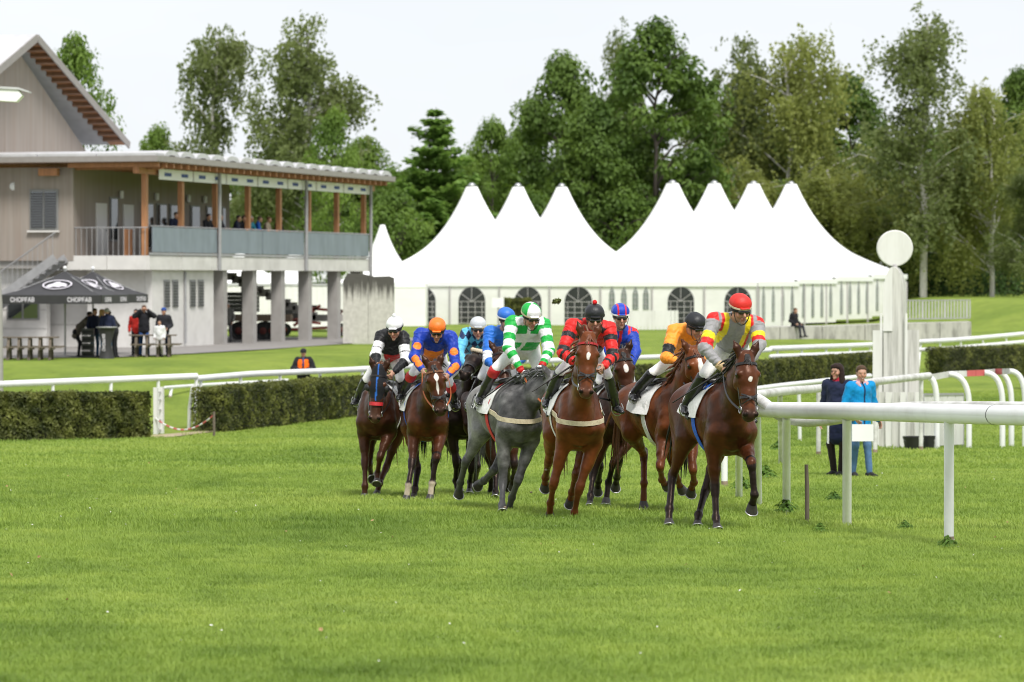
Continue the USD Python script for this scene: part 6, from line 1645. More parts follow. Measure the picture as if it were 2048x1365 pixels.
# ------------------------------------------------------------------ the field: nine horses and their riders
def C(hexs): return np.array(lin(*[int(hexs[i:i + 2], 16) for i in (0, 2, 4)]))
BAY = dict(body=(0.064, 0.0185, 0.0066), point=(0.0045, 0.0045, 0.0048), nose=(0.016, 0.011, 0.010))
DKBAY = dict(body=(0.036, 0.0115, 0.0052), point=(0.0045, 0.0045, 0.0048), nose=(0.010, 0.008, 0.007))
CHEST = dict(body=(0.118, 0.0325, 0.0090), point=(0.085, 0.024, 0.0075), nose=(0.075, 0.034, 0.024))
DARK = dict(body=(0.013, 0.009, 0.0075), point=(0.006, 0.0055, 0.0055), nose=(0.008, 0.007, 0.007))
GREY = dict(body=(0.135, 0.132, 0.131), point=(0.028, 0.028, 0.030), nose=(0.04, 0.04, 0.04))
RED, BLK, WHT = np.array((0.62, 0.016, 0.014)), np.array((0.012, 0.012, 0.014)), np.array((0.78, 0.78, 0.80))
def sel(who, *ks): return np.isin(who, ks)
def base(who, c): return np.tile(np.asarray(c, float), (len(who), 1))
def silk_grey(who, tt, s, lat, fd, zz, v):
    c = base(who, (0.27, 0.265, 0.275)); Y, R = np.array((0.85, 0.66, 0.02)), RED
    T = sel(who, 'torso'); a = np.abs(lat)
    c[T & (a > 0.085) & (a < 0.135)] = Y; c[T & (a >= 0.135) & (a < 0.165)] = R
    for k in ('R', 'L'):
        u = who == 'up' + k
        c[u & (tt > 0.52) & (tt < 0.72)] = Y; c[u & (tt >= 0.72) & (tt < 0.93)] = R
        c[u & (tt < 0.10)] = R
    c[sel(who, 'loR', 'loL') & (tt > 0.86)] = (0.5, 0.36, 0.2)
    return c
def silk_redblack(who, tt, s, lat, fd, zz, v):
    c = base(who, RED); T = who == 'torso'
    c[T & (np.abs(lat) > 0.10) & (np.abs(((lat * 3 + zz * 5) % 1.0)) < 0.38) & (zz < 0.1)] = BLK
    for k in ('R', 'L'):
        for n, ph in (('up', 0.0), ('lo', 0.45)):
            u = who == n + k
            c[u & (((tt * 2.0 + ph) % 1.0) > 0.62)] = BLK
    return c
def silk_green(who, tt, s, lat, fd, zz, v):
    G = np.array((0.010, 0.37, 0.055)); c = base(who, WHT * [0.95, 0.95, 1.0]); T = who == 'torso'
    band = ((zz + 0.02) * 5.2) % 1.0
    c[T & (band > 0.5) & (np.abs(lat) > 0.02)] = G
    c[T & (np.abs(lat - 0.0) < 0.02)] = WHT
    for k in ('R', 'L'):
        c[(who == 'up' + k) & (((tt * 2.0) % 1.0) < 0.48)] = G
        c[(who == 'lo' + k) & (((tt * 2.1 + 0.1) % 1.0) > 0.55)] = G
    c[sel(who, 'loR', 'loL') & (tt > 0.9)] = RED * 0.7
    return c
def silk_bluedots(who, tt, s, lat, fd, zz, v):
    c = base(who, (0.008, 0.040, 0.36)); O = np.array((0.86, 0.21, 0.02)); T = who == 'torso'
    c[T & (s < 0.80) & (np.abs(lat) < 0.12)] = O
    for k, pts in (('R', ((0.15, 0), (0.62, 0))), ('L', ((0.15, 0), (0.60, 0)))):
        for n, t0 in (('up', 0.55), ('lo', 0.08), ('lo', 0.55)):
            m = (who == n + k)
            if m.sum() == 0: continue
            q = v[m]; t_ = tt[m]
            cen = q[np.abs(t_ - t0) < 0.12]
            if len(cen) == 0: continue
            cc = cen.mean(0) + np.array([0.06, 0, 0.01])
            c[np.where(m)[0][np.linalg.norm(q - cc, axis=1) < 0.052]] = O
    return c
def silk_diamond(who, tt, s, lat, fd, zz, v):
    c = base(who, (0.12, 0.47, 0.72)); N = np.array((0.006, 0.022, 0.085)); T = who == 'torso'
    a, b = lat / 0.085, (zz + fd * 0.3) / 0.10
    m = (np.floor(a + b) + np.floor(a - b)).astype(int) % 2 == 0
    c[(T | (sel(who, 'upR', 'upL') & (tt < .45))) & m] = N
    return c
def silk_blue(who, tt, s, lat, fd, zz, v):
    c = base(who, (0.02, 0.15, 0.58))
    for k in ('R', 'L'): c[(who == 'up' + k) & (tt > 0.72)] = WHT
    for k in ('R', 'L'): c[(who == 'lo' + k) & (tt < 0.12)] = WHT
    return c
def silk_bluered(who, tt, s, lat, fd, zz, v):
    c = base(who, (0.010, 0.045, 0.36)); T = who == 'torso'
    c[T & (np.abs(np.abs(lat) - 0.10) < 0.014)] = RED
    c[T & (np.abs(lat) < 0.018)] = RED
    c[T & (s < 0.45)] = (0.03, 0.015, 0.03)
    c[sel(who, 'upR', 'upL') & (tt < 0.08)] = RED
    return c
def silk_orange(who, tt, s, lat, fd, zz, v):
    c = base(who, (0.86, 0.30, 0.03))
    for k in ('R', 'L'): c[(who == 'up' + k) & (tt > 0.62) & (tt < 0.92)] = BLK
    return c
def silk_blackwhite(who, tt, s, lat, fd, zz, v):
    c = base(who, BLK); T = who == 'torso'
    c[T & (s < 0.66)] = RED; c[T & (s < 0.66) & (np.abs(lat) > 0.11)] = WHT
    for k in ('R', 'L'):
        c[(who == 'up' + k) & (tt > 0.40)] = WHT
        c[(who == 'up' + k) & (tt > 0.66) & (tt < 0.70)] = BLK
        c[(who == 'lo' + k)] = BLK
    return c
def two_tone(a, b, stripe=None):
    def f(x, y, z):
        c = base(x, a)
        q = (np.arctan2(y, x + 0.02) / (np.pi / 2) + 4.5).astype(int) % 2 == 0
        c[q] = b
        return c
    return f
def ridge_lines(a, b):
    def f(x, y, z):
        c = base(x, a); c[(np.abs(np.abs(y) - 0.045) < 0.009)] = b
        return c
    return f
S_red, S_navy = plain('red_cap', (0.62, 0.022, 0.016), 0.55), plain('black_cap', (0.010, 0.011, 0.014), 0.5)
S_white, S_orange = plain('white_cap', (0.76, 0.76, 0.78), 0.5), plain('orange_cap', (0.82, 0.17, 0.015), 0.5)
S_grey, S_blue = plain('grey_cap', (0.50, 0.52, 0.55), 0.5), plain('blue_cap', (0.02, 0.14, 0.55), 0.5)
S_redpom = plain('red_wool', (0.6, 0.01, 0.012), 0.9)
G_blue, G_red = plain('blue_girth', (0.012, 0.09, 0.45)), plain('red_girth', (0.45, 0.015, 0.02))
B_redbrow = plain('red_browband', (0.35, 0.012, 0.015))
M_orangerein = plain('orange_rein', (0.45, 0.11, 0.03))
FIELD = [
 dict(k='I', frame=(1461, 34.4, 15), coat=BAY, hair=M_hair, seed=1,
      hl='dark bay horse leading beside the white rail with a small white star', jl='jockey in grey silks with red and yellow bands and a red cap, leading the field',
      RF=((1430, 979, 1), (1432, 1036, 1), (1434, 1066, 1)), LF=((1503, 925, 1), (1509, 990, -1), (1503, 1016, -1)), RH=((1345, 952, -1), (1339, 1018, 1), (1337, 1044, 1)), LH=((1410, 985, -1), (1397, 1030, 1), (1394, 1056, 1)),
      poll=(1493, 712, 1.10), muz=(1500, 838, 1.26), blaze=[(0.36, 0.44, 0.022)], girth=G_blue, socks=(), maneside=-1,
      j=dict(head=(1481, 622), shR=(1428, 640), shL=(1513, 647), elR=(1410, 697), elL=(1519, 690), haR=(1447, 739), haL=(1490, 738), knR=(1424, 752), knL=(1500, 765), anR=(1381, 812), anL=(1492, 830)),
      silk=silk_grey, shell=S_red, band=M_cream, stubble=0.2, look=(1, 0.12, -0.28), up=(0.25, 0, 1), number=None, whip=((1437, 748, 0.5), (1345, 806, 0.1))),
 dict(k='F', frame=(1160, 36.9, 6), coat=CHEST, hair=M_chestnut_hair, seed=2,
      hl='chestnut horse facing the viewer with a white star and cream breastplate', jl='jockey in red and black striped silks with a black cap topped by a red pompom',
      RF=((1107, 969, 1), (1101, 1006, -1), (1099, 1027, -1)), LF=((1156, 985, 1), (1149, 1024, -1), (1144, 1047, -1)), RH=((1097, 925, -1), (1091, 955, -1), (1090, 972, -1)), LH=((1152, 950, -1), (1144, 985, -1), (1140, 1004, -1)),
      poll=(1177, 673, 1.10), muz=(1171.5, 792, 1.26), blaze=[(0.30, 0.43, 0.017)], breastplate=1, brow=B_redbrow, maneside=-1,
      j=dict(head=(1189, 640), shR=(1144, 652), shL=(1219, 657), elR=(1126, 706), elL=(1225, 713), haR=(1152, 728), haL=(1206, 735), knR=(1136, 747), knL=(1215, 753), anR=(1105, 800), anL=(1232, 812)),
      silk=silk_redblack, shell=S_navy, band=M_black, pom=S_redpom, stubble=0.45, look=(1, -0.02, -0.2), whip=((1150, 728, 0.5), (1064, 784, 0.75))),
 dict(k='E', frame=(1038, 38.9, 17), coat=GREY, hair=M_grey_hair, seed=3, dapple=True,
      hl='dappled grey horse with its head turned away behind the chestnut horse', jl='jockey in green and white hooped silks with a green and white quartered cap',
      RF=((1005.5, 970, 1), (1004, 1010, 1), (1003, 1029, 1)), LF=((1036, 962, 1), (1024, 995, -1), (1017, 1019, -1)), RH=((931, 926, -1), (921, 965, -1), (917, 985, -1)), LH=((988, 941, -1), (968, 962, -1), (958, 968, -1)),
      poll=(1108, 752, 0.98), muz=(1135, 830, 1.16), breastplate=1, girth=G_red, point=1, headlat=(-0.45, 0.9, 0), earout=0.1, maneside=-1, points=0.75,
      j=dict(head=(1062, 636), shR=(1023, 645), shL=(1088, 650), elR=(1017, 697), elL=(1098, 702), haR=(1046, 747), haL=(1083, 737), knR=(1000, 738), knL=(1085, 765), anR=(974, 796), anL=(1080, 830)),
      silk=silk_green, shell=M_silk, shelltint=two_tone((0.010, 0.37, 0.055), (0.78, 0.78, 0.80)), band=M_cream, glove=(0.75, 0.75, 0.77), boottop=G_red, look=(1, 0.1, -0.42), up=(0.3, 0, 1), number='10', cloth0=-0.40, rein=M_orangerein, whip=((1048, 740, 0.5), (955, 806, 0.2))),
 dict(k='G', frame=(1238, 40.8, 8), coat=DKBAY, hair=M_hair, seed=4,
      hl='dark brown horse with a white star, galloping just behind the chestnut horse', jl='jockey in royal blue silks with red seams and a blue and red cap',
      RF=((1186, 951, 1), (1181, 992, 1), (1179, 1013, 1)), LF=((1227, 925, 1), (1217, 965, -1), (1211, 990, 1)), RH=((1200, 935, -1), (1197, 962, -1), (1195, 980, -1)), LH=((1238, 925, -1), (1234, 955, -1), (1231, 972, -1)),
      poll=(1245, 707, 1.08), muz=(1260, 810, 1.22), blaze=[(0.24, 0.40, 0.024)], maneside=1,
      j=dict(head=(1241, 636), shR=(1215, 662), shL=(1264, 668), elR=(1213, 702), elL=(1271, 704), haR=(1230, 728), haL=(1261, 730), knR=(1222, 765), knL=(1263, 772), anR=(1210, 825), anL=(1266, 836)),
      silk=silk_bluered, shell=M_silk, shelltint=ridge_lines((0.010, 0.05, 0.42), RED), band=S_white, stubble=0.15, look=(1, 0.02, -0.15)),
 dict(k='H', frame=(1358, 38.6, 23), coat=CHEST, hair=M_chestnut_hair, seed=5,
      hl='chestnut horse with a white face galloping behind the leading horse', jl='jockey in plain orange silks with black armbands and a black cap',
      RF=((1320, 934, 1), (1324, 960, -1), (1331, 971, -1)), LF=((1386, 940, 1), (1388, 965, -1), (1381, 983, -1)), RH=((1288, 910, -1), (1288, 966, 1), (1286.5, 998, 1)), LH=((1345, 925, -1), (1355, 960, -1), (1362, 978, -1)),
      poll=(1388, 702, 1.05), muz=(1410, 795, 1.20), blaze=[(0.18, 0.95, 0.03)], maneside=-1,
      j=dict(head=(1391, 656), shR=(1348, 661), shL=(1408, 664), elR=(1333, 715), elL=(1416, 702), haR=(1358, 725), haL=(1392, 728), knR=(1343, 746), knL=(1400, 760), anR=(1309, 788), anL=(1400, 820)),
      silk=silk_orange, shell=S_navy, band=M_black, stubble=0.1, look=(1, 0.22, -0.4), up=(0.3, 0, 1), whip=((1357, 730, 0.5), (1298, 826, 0.0))),
 dict(k='B', frame=(855, 43.0, 4), coat=BAY, hair=M_hair, seed=6,
      hl='bay horse with a long white blaze and one white pastern', jl='jockey in dark blue silks with orange dots and an orange cap',
      RF=((824, 928, 1), (817, 970, 1), (812, 998, 1)), LF=((873, 915, 1), (864, 966, -1), (859, 1004, 1)), RH=((835, 938, -1), (830, 978, 1), (827, 1002, 1)), LH=((868, 930, -1), (866, 968, -1), (862, 984, -1)),
      poll=(868, 732, 1.10), muz=(882, 828, 1.24), blaze=[(0.18, 0.36, 0.024), (0.34, 0.62, 0.011)], socks=('RF', 'LF'), girth=G_blue, maneside=1, brow=M_tan, rein=M_orangerein,
      j=dict(head=(874, 664), shR=(840, 669), shL=(902, 674), elR=(829, 715), elL=(912, 731), haR=(845, 742), haL=(895, 752), knR=(831, 750), knL=(901, 772), anR=(803, 788), anL=(909, 806)),
      silk=silk_bluedots, shell=S_orange, band=M_black, stubble=0.12, look=(1, -0.12, -0.45), up=(0.35, 0, 1), boottop=G_red),
 dict(k='A', frame=(753, 44.3, -6), coat=dict(CHEST, body=(0.052, 0.0185, 0.0085), point=(0.040, 0.015, 0.0075), nose=(0.085, 0.045, 0.032)), hair=M_chestnut_hair, seed=7, hood=True, figure8=False,
      hl='brown horse wearing a black blinker hood, furthest left', jl='jockey in black white and red silks with a white cap and white pompom',
      RF=((730, 928, 1), (730, 972, 1), (729, 999, 1)), LF=((760, 914, 1), (755, 946, -1), (754, 967, 1)), LH=((773, 934, -1), (759, 967, 1), (753, 989, 1)), RH=((738, 930, -1), (743, 951, -1), (747, 960, 1)),
      poll=(758, 739, 1.10), muz=(749, 843, 1.22), maneside=1, nosemat=G_red, nosew=0.045, forelock=False,
      j=dict(head=(789, 660), shR=(762, 672), shL=(807, 675), elR=(751, 711), elL=(811, 722), haR=(754, 731), haL=(786, 747), knR=(743, 760), knL=(801, 761), anR=(715, 798), anL=(798, 806)),
      silk=silk_blackwhite, shell=S_white, band=M_black, pom=S_white, stubble=0.0, look=(1, -0.1, -0.35), up=(0.3, 0, 1), tone=1.15),
 dict(k='C', frame=(928, 45.0, 8), coat=DARK, hair=M_hair, seed=8, shadow_roll=True,
      hl='almost black horse carrying its head high with a pale browband', jl='jockey in light blue and navy diamond silks with a grey cap',
      RF=((913, 928, 1), (911, 962, -1), (917, 983, 1)), LF=((943, 938, 1), (940, 964, -1), (938, 980, 1)), RH=((922, 935, -1), (921, 965, -1), (920, 980, 1)), LH=((955, 935, -1), (950, 962, -1), (948, 975, -1)),
      poll=(957, 708, 0.86), muz=(928, 752, 1.34), maneside=1, figure8=False,
      j=dict(head=(956, 660), shR=(932, 668), shL=(978, 668), elR=(917, 706), elL=(985, 708), haR=(932, 730), haL=(965, 732), knR=(920, 756), knL=(970, 765), anR=(906, 800), anL=(964, 815)),
      silk=silk_diamond, shell=S_grey, band=M_cream, stubble=0.05, look=(1, -0.1, -0.15)),
 dict(k='D', frame=(1000, 43.8, 12), coat=DKBAY, hair=M_brown_hair, seed=9,
      hl='brown horse almost hidden behind the grey horse', jl='jockey in plain blue silks with white armbands and a blue cap',
      RF=((993, 955, 1), (991, 985, 1), (989, 1006, 1)), LF=((1029, 931, 1), (1027, 955, -1), (1025, 972, -1)), RH=((985, 935, -1), (983, 962, -1), (981, 978, -1)), LH=((1015, 935, -1), (1016, 960, -1), (1017, 976, -1)),
      poll=(1001, 702, 1.05), muz=(1012, 768, 1.30), maneside=1,
      j=dict(head=(1013, 642), shR=(979, 665), shL=(1040, 666), elR=(975, 721), elL=(1045, 716), haR=(991, 735), haL=(1029, 728), knR=(988, 757), knL=(1038, 762), anR=(976, 808), anL=(1040, 812)),
      silk=silk_blue, shell=S_blue, band=S_white, stubble=0.1, look=(1, 0.2, -0.2)),
]
for h in FIELD:
    h['frame'] = fr = Frame(*h['frame'])
    rider = dict(h); rider['label'] = h['jl']; rider['whiplabel'] = 'thin black riding whip held by the ' + h['jl'].split(' with')[0]
    haR, haL = make_jockey(rider)
    hc = dict(h); hc['label'] = h['hl']; hc['hands'] = (haR, haL)
    hc['poll'], hc['muzzle'] = fr.px(*h['poll']), fr.px(*h['muz'])
    if hc.get('number', 1) is None or 'number' not in h: hc.pop('number', None)
    make_horse(hc)
# ------------------------------------------------------------------ standing and sitting people
NAVY, JEANS, TEAL, BEIGE = np.array((0.012, 0.016, 0.040)), np.array((0.065, 0.13, 0.24)), np.array((0.02, 0.17, 0.24)), np.array((0.36, 0.29, 0.22))
DARK_, GREYC, BRIGHT, ORANGE = np.array((0.014, 0.014, 0.018)), np.array((0.20, 0.20, 0.19)), np.array((0.004, 0.22, 0.50)), np.array((0.95, 0.16, 0.01))
def person(label, pos, face, top_c, leg_c, h=1.74, res=0.02, hair=(0.02, 0.014, 0.010), hairlen=0.0, hat=None, pose=None, coat=0.0, tone=1.0, puff=0.0, shoe=(0.02, 0.02, 0.02), top_fn=None, look=None, legs=True, group=None, gender=0):
    """face: the direction the person faces, as an angle in the ground plane. pose: joint overrides in the person's own frame."""
    t = thing('person', label, 'person', pos, face, group)
    k = h / 1.74
    J = dict(hip=(0, 0, .93), chest=(0.01, 0, 1.30), sh=(0, .185, 1.42), neck=(0, 0, 1.47), head=(0.035, 0, 1.615), elR=(-.04, -.25, 1.13), elL=(-.04, .25, 1.13), haR=(.10, -.24, .90), haL=(.10, .24, .90), knR=(.03, -.11, .50), knL=(.03, .11, .50), anR=(-.02, -.12, .09), anL=(-.02, .12, .09))
    J.update(pose or {})
    J = {a: np.array(b, float) * k for a, b in J.items()}
    shR, shL = J.get('shR', J['sh'] * [1, -1, 1]), J.get('shL', J['sh'])
    tl = np.array([0, 1.0, 0]); tn = SKIN * tone
    B = Body()
    lk = np.array(look if look is not None else (1, 0, -0.05)); W, hax = head_prims(B, J['head'], lk, UG + unit(lk) * .02, k)
    B.seg(J['neck'] - [0, 0, .05], J['head'] + [-.025, 0, -.05], .055 * k, .052 * k, .03, name='neck')
    B.seg(J['hip'], J['chest'], (.13 * k, .09 * k), (.15 * k, .10 * k), .05, side=tl, name='torso'); B.seg(shR, shL, .05 * k, .05 * k, .05, name='torso')
    for S, E, H in ((shR, J['elR'], J['haR']), (shL, J['elL'], J['haL'])): B.chain([S, E, H], [.045 * k, .036 * k, .025 * k], .02, name='arm')
    if legs:
        for K, A, sg in ((J['knR'], J['anR'], -1), (J['knL'], J['anL'], 1)):
            B.chain([J['hip'] + [0, sg * .09, -.03], K, A], [.075 * k, .045 * k, .033 * k], .03, name='leg')
            B.seg(A + [0, 0, -.03], A + [.13, sg * .02, -.06], (.033, .03), (.03, .02), .02, name='leg')
    v, f = B.mesh(min(res, 0.014)); who, _ = B.near(v)
    hands = []
    for H, E, sg in ((J['haR'], J['elR'], -1), (J['haL'], J['elL'], 1)):
        hm = hand_mesh(H - unit(H - E) * .02, unit(H - E), np.array([.15, -sg * 1.0, 0]), .35, sg, h=.007 if res < .016 else .010, sc=k)
        hands.append(hm)
    tint = skin_tint(v, who, J['head'], hax, tn)
    allm = cat([(v, f)] + hands); tint = np.vstack([tint, np.tile(tn, (len(allm[0]) - len(v), 1))])
    part(t, 'body', allm, M_skin, True, tint=tint)
    g = 0.012 + puff
    T = Body()
    T.seg(J['hip'] - [0, 0, .02 + coat], J['hip'] + (J['chest'] - J['hip']) * .5, (.165 * k + g, .12 * k + g), (.15 * k + g, .115 * k + g), .05, side=tl, name='torso')
    T.seg(J['hip'] + (J['chest'] - J['hip']) * .5, J['chest'] + (J['neck'] - J['chest']) * .3, (.15 * k + g, .115 * k + g), (.165 * k + g, .11 * k + g), .05, side=tl, name='torso'); T.seg(shR, shL, .062 * k + g * .6, .062 * k + g * .6, .05, side=(1, 0, 0), name='shoulders')
    T.seg(J['neck'] + [-.01, 0, -.03], J['neck'] + [.0, 0, .035], .075 * k, .068 * k, .03, name='collar')
    for S, E, H in ((shR, J['elR'], J['haR']), (shL, J['elL'], J['haL'])): T.chain([S, E, E + (H - E) * .88], [.060 * k + g, .050 * k + g, .038 * k + g * .8], .03, name='arm')
    tv, tf = T.mesh(res, noise=.022, nscale=9, seed=int(abs(pos[0]) * 100) % 97); tw, _ = T.near(tv)
    tc = np.tile(np.asarray(top_c, float), (len(tv), 1))
    if top_fn: tc = top_fn(tc, tw, tv)
    jk = part(t, 'jacket', (tv, tf), M_cloth, True, tint=tc)
    if legs:
        L = Body(); L.seg(J['hip'] + [0, -.06, -.02], J['hip'] + [0, .06, -.02], .115 * k, .115 * k, .05)
        for K, A, sg in ((J['knR'], J['anR'], -1), (J['knL'], J['anL'], 1)): L.chain([J['hip'] + [0, sg * .085, -.05], K, A + [0, 0, .0]], [.088 * k, .062 * k, .050 * k], .03)
        lv, lf = L.mesh(res, noise=.008, nscale=10, seed=4); part(t, 'trousers', (lv, lf), M_cloth, True, tint=np.tile(np.asarray(leg_c, float), (len(lv), 1)))
        for A, sg in ((J['anR'], -1), (J['anL'], 1)):
            sv, sf = Body().seg(A + [-.05, 0, -.05], A + [.06, 0, -.045], (.043, .045), (.045, .040), .02).seg(A + [.06, 0, -.045], A + [.16, sg * .02, -.06], (.045, .038), (.036, .026), .02).mesh(min(res, .016))
            part(t, 'shoe', (sv, sf), M_cloth, True, tint=np.tile(np.asarray(shoe, float), (len(sv), 1)))
    hb = Body()
    hb.seg(W(-.035, 0, .055), W(.0, 0, .062), (.085 * k, .088 * k), (.084 * k, .080 * k), .02, side=hax[1])
    if hairlen:
        for sg in (-1, 1): hb.seg(W(-.02, sg * .075, .04), W(-.02, sg * .092, .04 - hairlen), .038 * k, .05 * k, .03)
        hb.seg(W(-.07, 0, .04), W(-.075, 0, .04 - hairlen), (.075 * k, .05 * k), (.09 * k, .05 * k), .03, side=hax[1])
        hb.seg(W(.055, -.05, .078), W(.055, .05, .078), .028 * k, .028 * k, .03)
    base_ = W(0.062, 0, .035); hcut = (lambda X: np.minimum((X - W(.035, 0, 0)) @ hax[0], .07 - (X - W(0, 0, 0)) @ hax[2]) if not hairlen else np.minimum(np.minimum((X - W(.035, 0, 0)) @ hax[0], .055 - (X - W(0, 0, 0)) @ hax[2]), .062 - np.abs((X - W(0, 0, 0)) @ hax[1])))
    hv, hf = hb.mesh(min(res, .012), cut=hcut, noise=.006, nscale=40)
    part(t, 'hair', (hv, hf), M_cloth, True, tint=np.tile(np.asarray(hair, float), (len(hv), 1)) * (.7 + .6 * meshkit.noise(hv * [60, 60, 8], 3))[:, None])
    if hat is not None:
        cv, cf = Body().seg(W(-.03, 0, .075), W(.005, 0, .075), (.098 * k, .085 * k), (.098 * k, .085 * k), .02, side=hax[1]).seg(W(.07, -.035, .065), W(.07, .035, .065), (.065 * k, .010), (.065 * k, .010), .02, side=hax[0]).mesh(min(res, .014), cut=lambda X: .045 - (X - W(0, 0, 0)) @ hax[2])
        part(t, 'cap', (cv, cf), M_cloth, True, tint=np.tile(np.asarray(hat, float), (len(cv), 1)))
    if res < .016:
        for sg in (-1, 1): part(t, 'eye', lump(W(.074, sg * .032, .008), .0105 * k, .006), M_eye, True)
    return t, J, W
TOCAM = -math.pi / 2
# two women by the front rail
def navy_red(c, who, v):
    c[(who == 'collar')] = (0.30, 0.012, 0.03)
    c[np.linalg.norm(v - np.array([0.02, .30, 1.22]), axis=1) < .045] = (.5, .45, .5)
    return c
w1, J1, W1 = person('woman with long dark hair in a navy coat with a red collar', gp(fx(1676, 54.2), 54.2), TOCAM - 0.55, NAVY * 1.3, (0.022, 0.016, 0.014), 1.74, .014, (0.022, 0.012, 0.010), .20, pose=dict(haR=(.14, -.22, .84), haL=(.08, .26, .84), anR=(-.05, -.09, .09), anL=(.07, .09, .09)), coat=.30, puff=.004, top_fn=navy_red, look=(1, -.15, .02))
an = np.linspace(-1.2, 1.2, 15)
part(w1, 'glasses', cat([tube([W1(.095, sg * .033 + .026 * math.cos(a), .010 + .020 * math.sin(a)) for a in np.linspace(0, 6.28, 13)], .0016, 5) for sg in (-1, 1)]), M_leather, True)
def bright_pink(c, who, v):
    c[who == 'collar'] = (0.62, 0.36, 0.38)
    c[(np.abs(v[:, 1] - .0) < .012) & (v[:, 0] > .05)] = (0.01, 0.02, 0.06)
    return c
w2, J2, W2 = person('smiling woman in a bright blue jacket with a pink hood, holding white paper', gp(fx(1721, 53.4), 53.4), TOCAM + 0.45, BRIGHT, JEANS * 1.2, 1.70, .014, (0.075, 0.045, 0.028), 0.0, pose=dict(elR=(-.02, -.27, 1.12), haR=(.18, -.20, .93), elL=(-.05, .27, 1.12), haL=(.02, .33, .88), anR=(-.06, -.10, .09), anL=(.08, .12, .09)), puff=.006, coat=.08, top_fn=bright_pink, look=(1, -.35, .0))
hd_p = Body().seg(J2['neck'] + [-.06, -.08, -.02], J2['neck'] + [-.06, .08, -.02], .055, .055, .03).seg(J2['neck'] + [0.05, -.08, .0], J2['neck'] + [.09, -.02, -.09], .034, .025, .02).seg(J2['neck'] + [0.05, .08, .0], J2['neck'] + [.09, .02, -.09], .034, .025, .02).mesh(.012)
part(w2, 'hood', hd_p, M_cloth, True, tint=np.tile((0.62, 0.36, 0.38), (len(hd_p[0]), 1)))
part(w2, 'ponytail', lump(W2(-.11, 0, .02), (.04, .045, .06), .012), M_brown_hair, True)
part(w2, 'teeth', lump(W2(.090, 0, -.066), (.006, .019, .005), .005), M_white, True)
pp = at(1725, 865, 53.05)
top('paper', (lambda P: grid_mesh(P))(np.array([[at(1704 + 43 * a, 849 + 34 * b, 53.06 + .02 * math.sin(a * 3) + .0 * b) for b in np.linspace(0, 1, 5)] for a in np.linspace(0, 1, 7)])), mat('white_paper', (0.74, 0.735, 0.75), .8, .03, 4), 'sheet of white paper held by the woman in the bright blue jacket', 'paper', smooth=True)
p2_ = at(1656, 868, 54.0)
top('paper', box(p2_, (.06, .25, .42), (unit(np.array([.5, 1, .05])), unit(np.array([-1, .5, 0])), UG))[0:2] if False else box(p2_, (.012, .22, .30)), _mats['white_paper'], 'folded papers held low by the woman in the navy coat', 'paper')
# man in an orange vest behind the hedge
def vest(c, who, v):
    m = np.isin(who, ['torso', 'shoulders']) & (v[:, 2] > 1.0) & (v[:, 2] < 1.40) & (np.abs(v[:, 1]) < .17) & (np.abs(v[:, 1]) > .035 - .4 * (v[:, 2] - 1.36).clip(-9, 0) * 0)
    c[m] = ORANGE
    c[(np.abs(v[:, 1]) < .03) & (v[:, 2] > 1.2)] = (.02, .05, .16)
    return c
person('man in a black jacket with a bright orange chest behind the long hedge', gp(at(607, 700, 106.0)[0], 106.0), TOCAM, DARK_, NAVY, 1.70, .018, hat=(.02, .02, .022), pose=dict(elR=(.06, -.31, 1.14), elL=(.06, .31, 1.14), haR=(.30, -.06, 1.08), haL=(.30, .06, 1.08)), puff=.03, top_fn=vest, look=(1, -.1, -.35))
# man sitting on the wall
ps = at(1592, 655, 161)
person('person in dark clothes sitting on the concrete wall', ps - UG * .93 + np.array([-.1, -.1, .10]), TOCAM + .75, DARK_, (0.035, 0.035, 0.045), 1.72, .022, (.10, .05, .03), pose=dict(knR=(.46, -.11, .90), knL=(.46, .11, .88), anR=(.52, -.12, .46), anL=(.60, .10, .48), haR=(.30, -.16, .98), haL=(.30, .16, .98), chest=(.06, 0, 1.30), head=(.10, 0, 1.60)), look=(1, .1, -.1))
# guests under the parasols and at the tables
def gst(label, u, d, face, tc, lc, h=1.72, **k): return person(label, gp(fx(u, d), d), face, tc, lc, h, .024, **k)
LEAN = dict(hip=(-.12, 0, .90), chest=(.18, 0, 1.20), sh=(.24, .18, 1.30), neck=(.28, 0, 1.35), head=(.38, 0, 1.46), elR=(.34, -.22, 1.06), elL=(.34, .22, 1.06), haR=(.55, -.14, 1.05), haL=(.55, .14, 1.05))
gst('man in a brown-grey jacket bending over the crates under the parasol', 158, 122.2, 0.1, (0.10, 0.085, 0.07), DARK_, 1.74, pose=LEAN, hair=(.03, .02, .015), coat=.12)
gst('person in dark clothes behind the blonde woman under the parasol', 189, 122.0, TOCAM + .6, NAVY, JEANS * .6, 1.70, hair=(.03, .02, .015))
gst('blonde woman in a navy jacket and jeans under the parasol', 203, 121.3, 0.2, NAVY * 1.4, JEANS * 1.3, 1.68, hair=(.42, .26, .12), hairlen=.16)
gst('person with grey hair in a navy top leaning at the bar table', 214, 121.0, 1.9, NAVY * 1.2, JEANS, 1.72, hair=(.30, .29, .28))
gst('person in a black jacket stooping right of the bar table', 230, 121.6, math.pi - .2, DARK_, DARK_ * .8, 1.72, hair=(.04, .03, .025), pose=dict(chest=(.10, 0, 1.27), sh=(.13, .18, 1.38), neck=(.17, 0, 1.42), head=(.26, 0, 1.52), haR=(.30, -.18, .95), haL=(.30, .18, .95)))
gst('person in a red jacket half hidden behind the man with raised hands', 272, 123.9, TOCAM, (.38, .02, .015), DARK_, 1.66, hair=(.02, .015, .012))
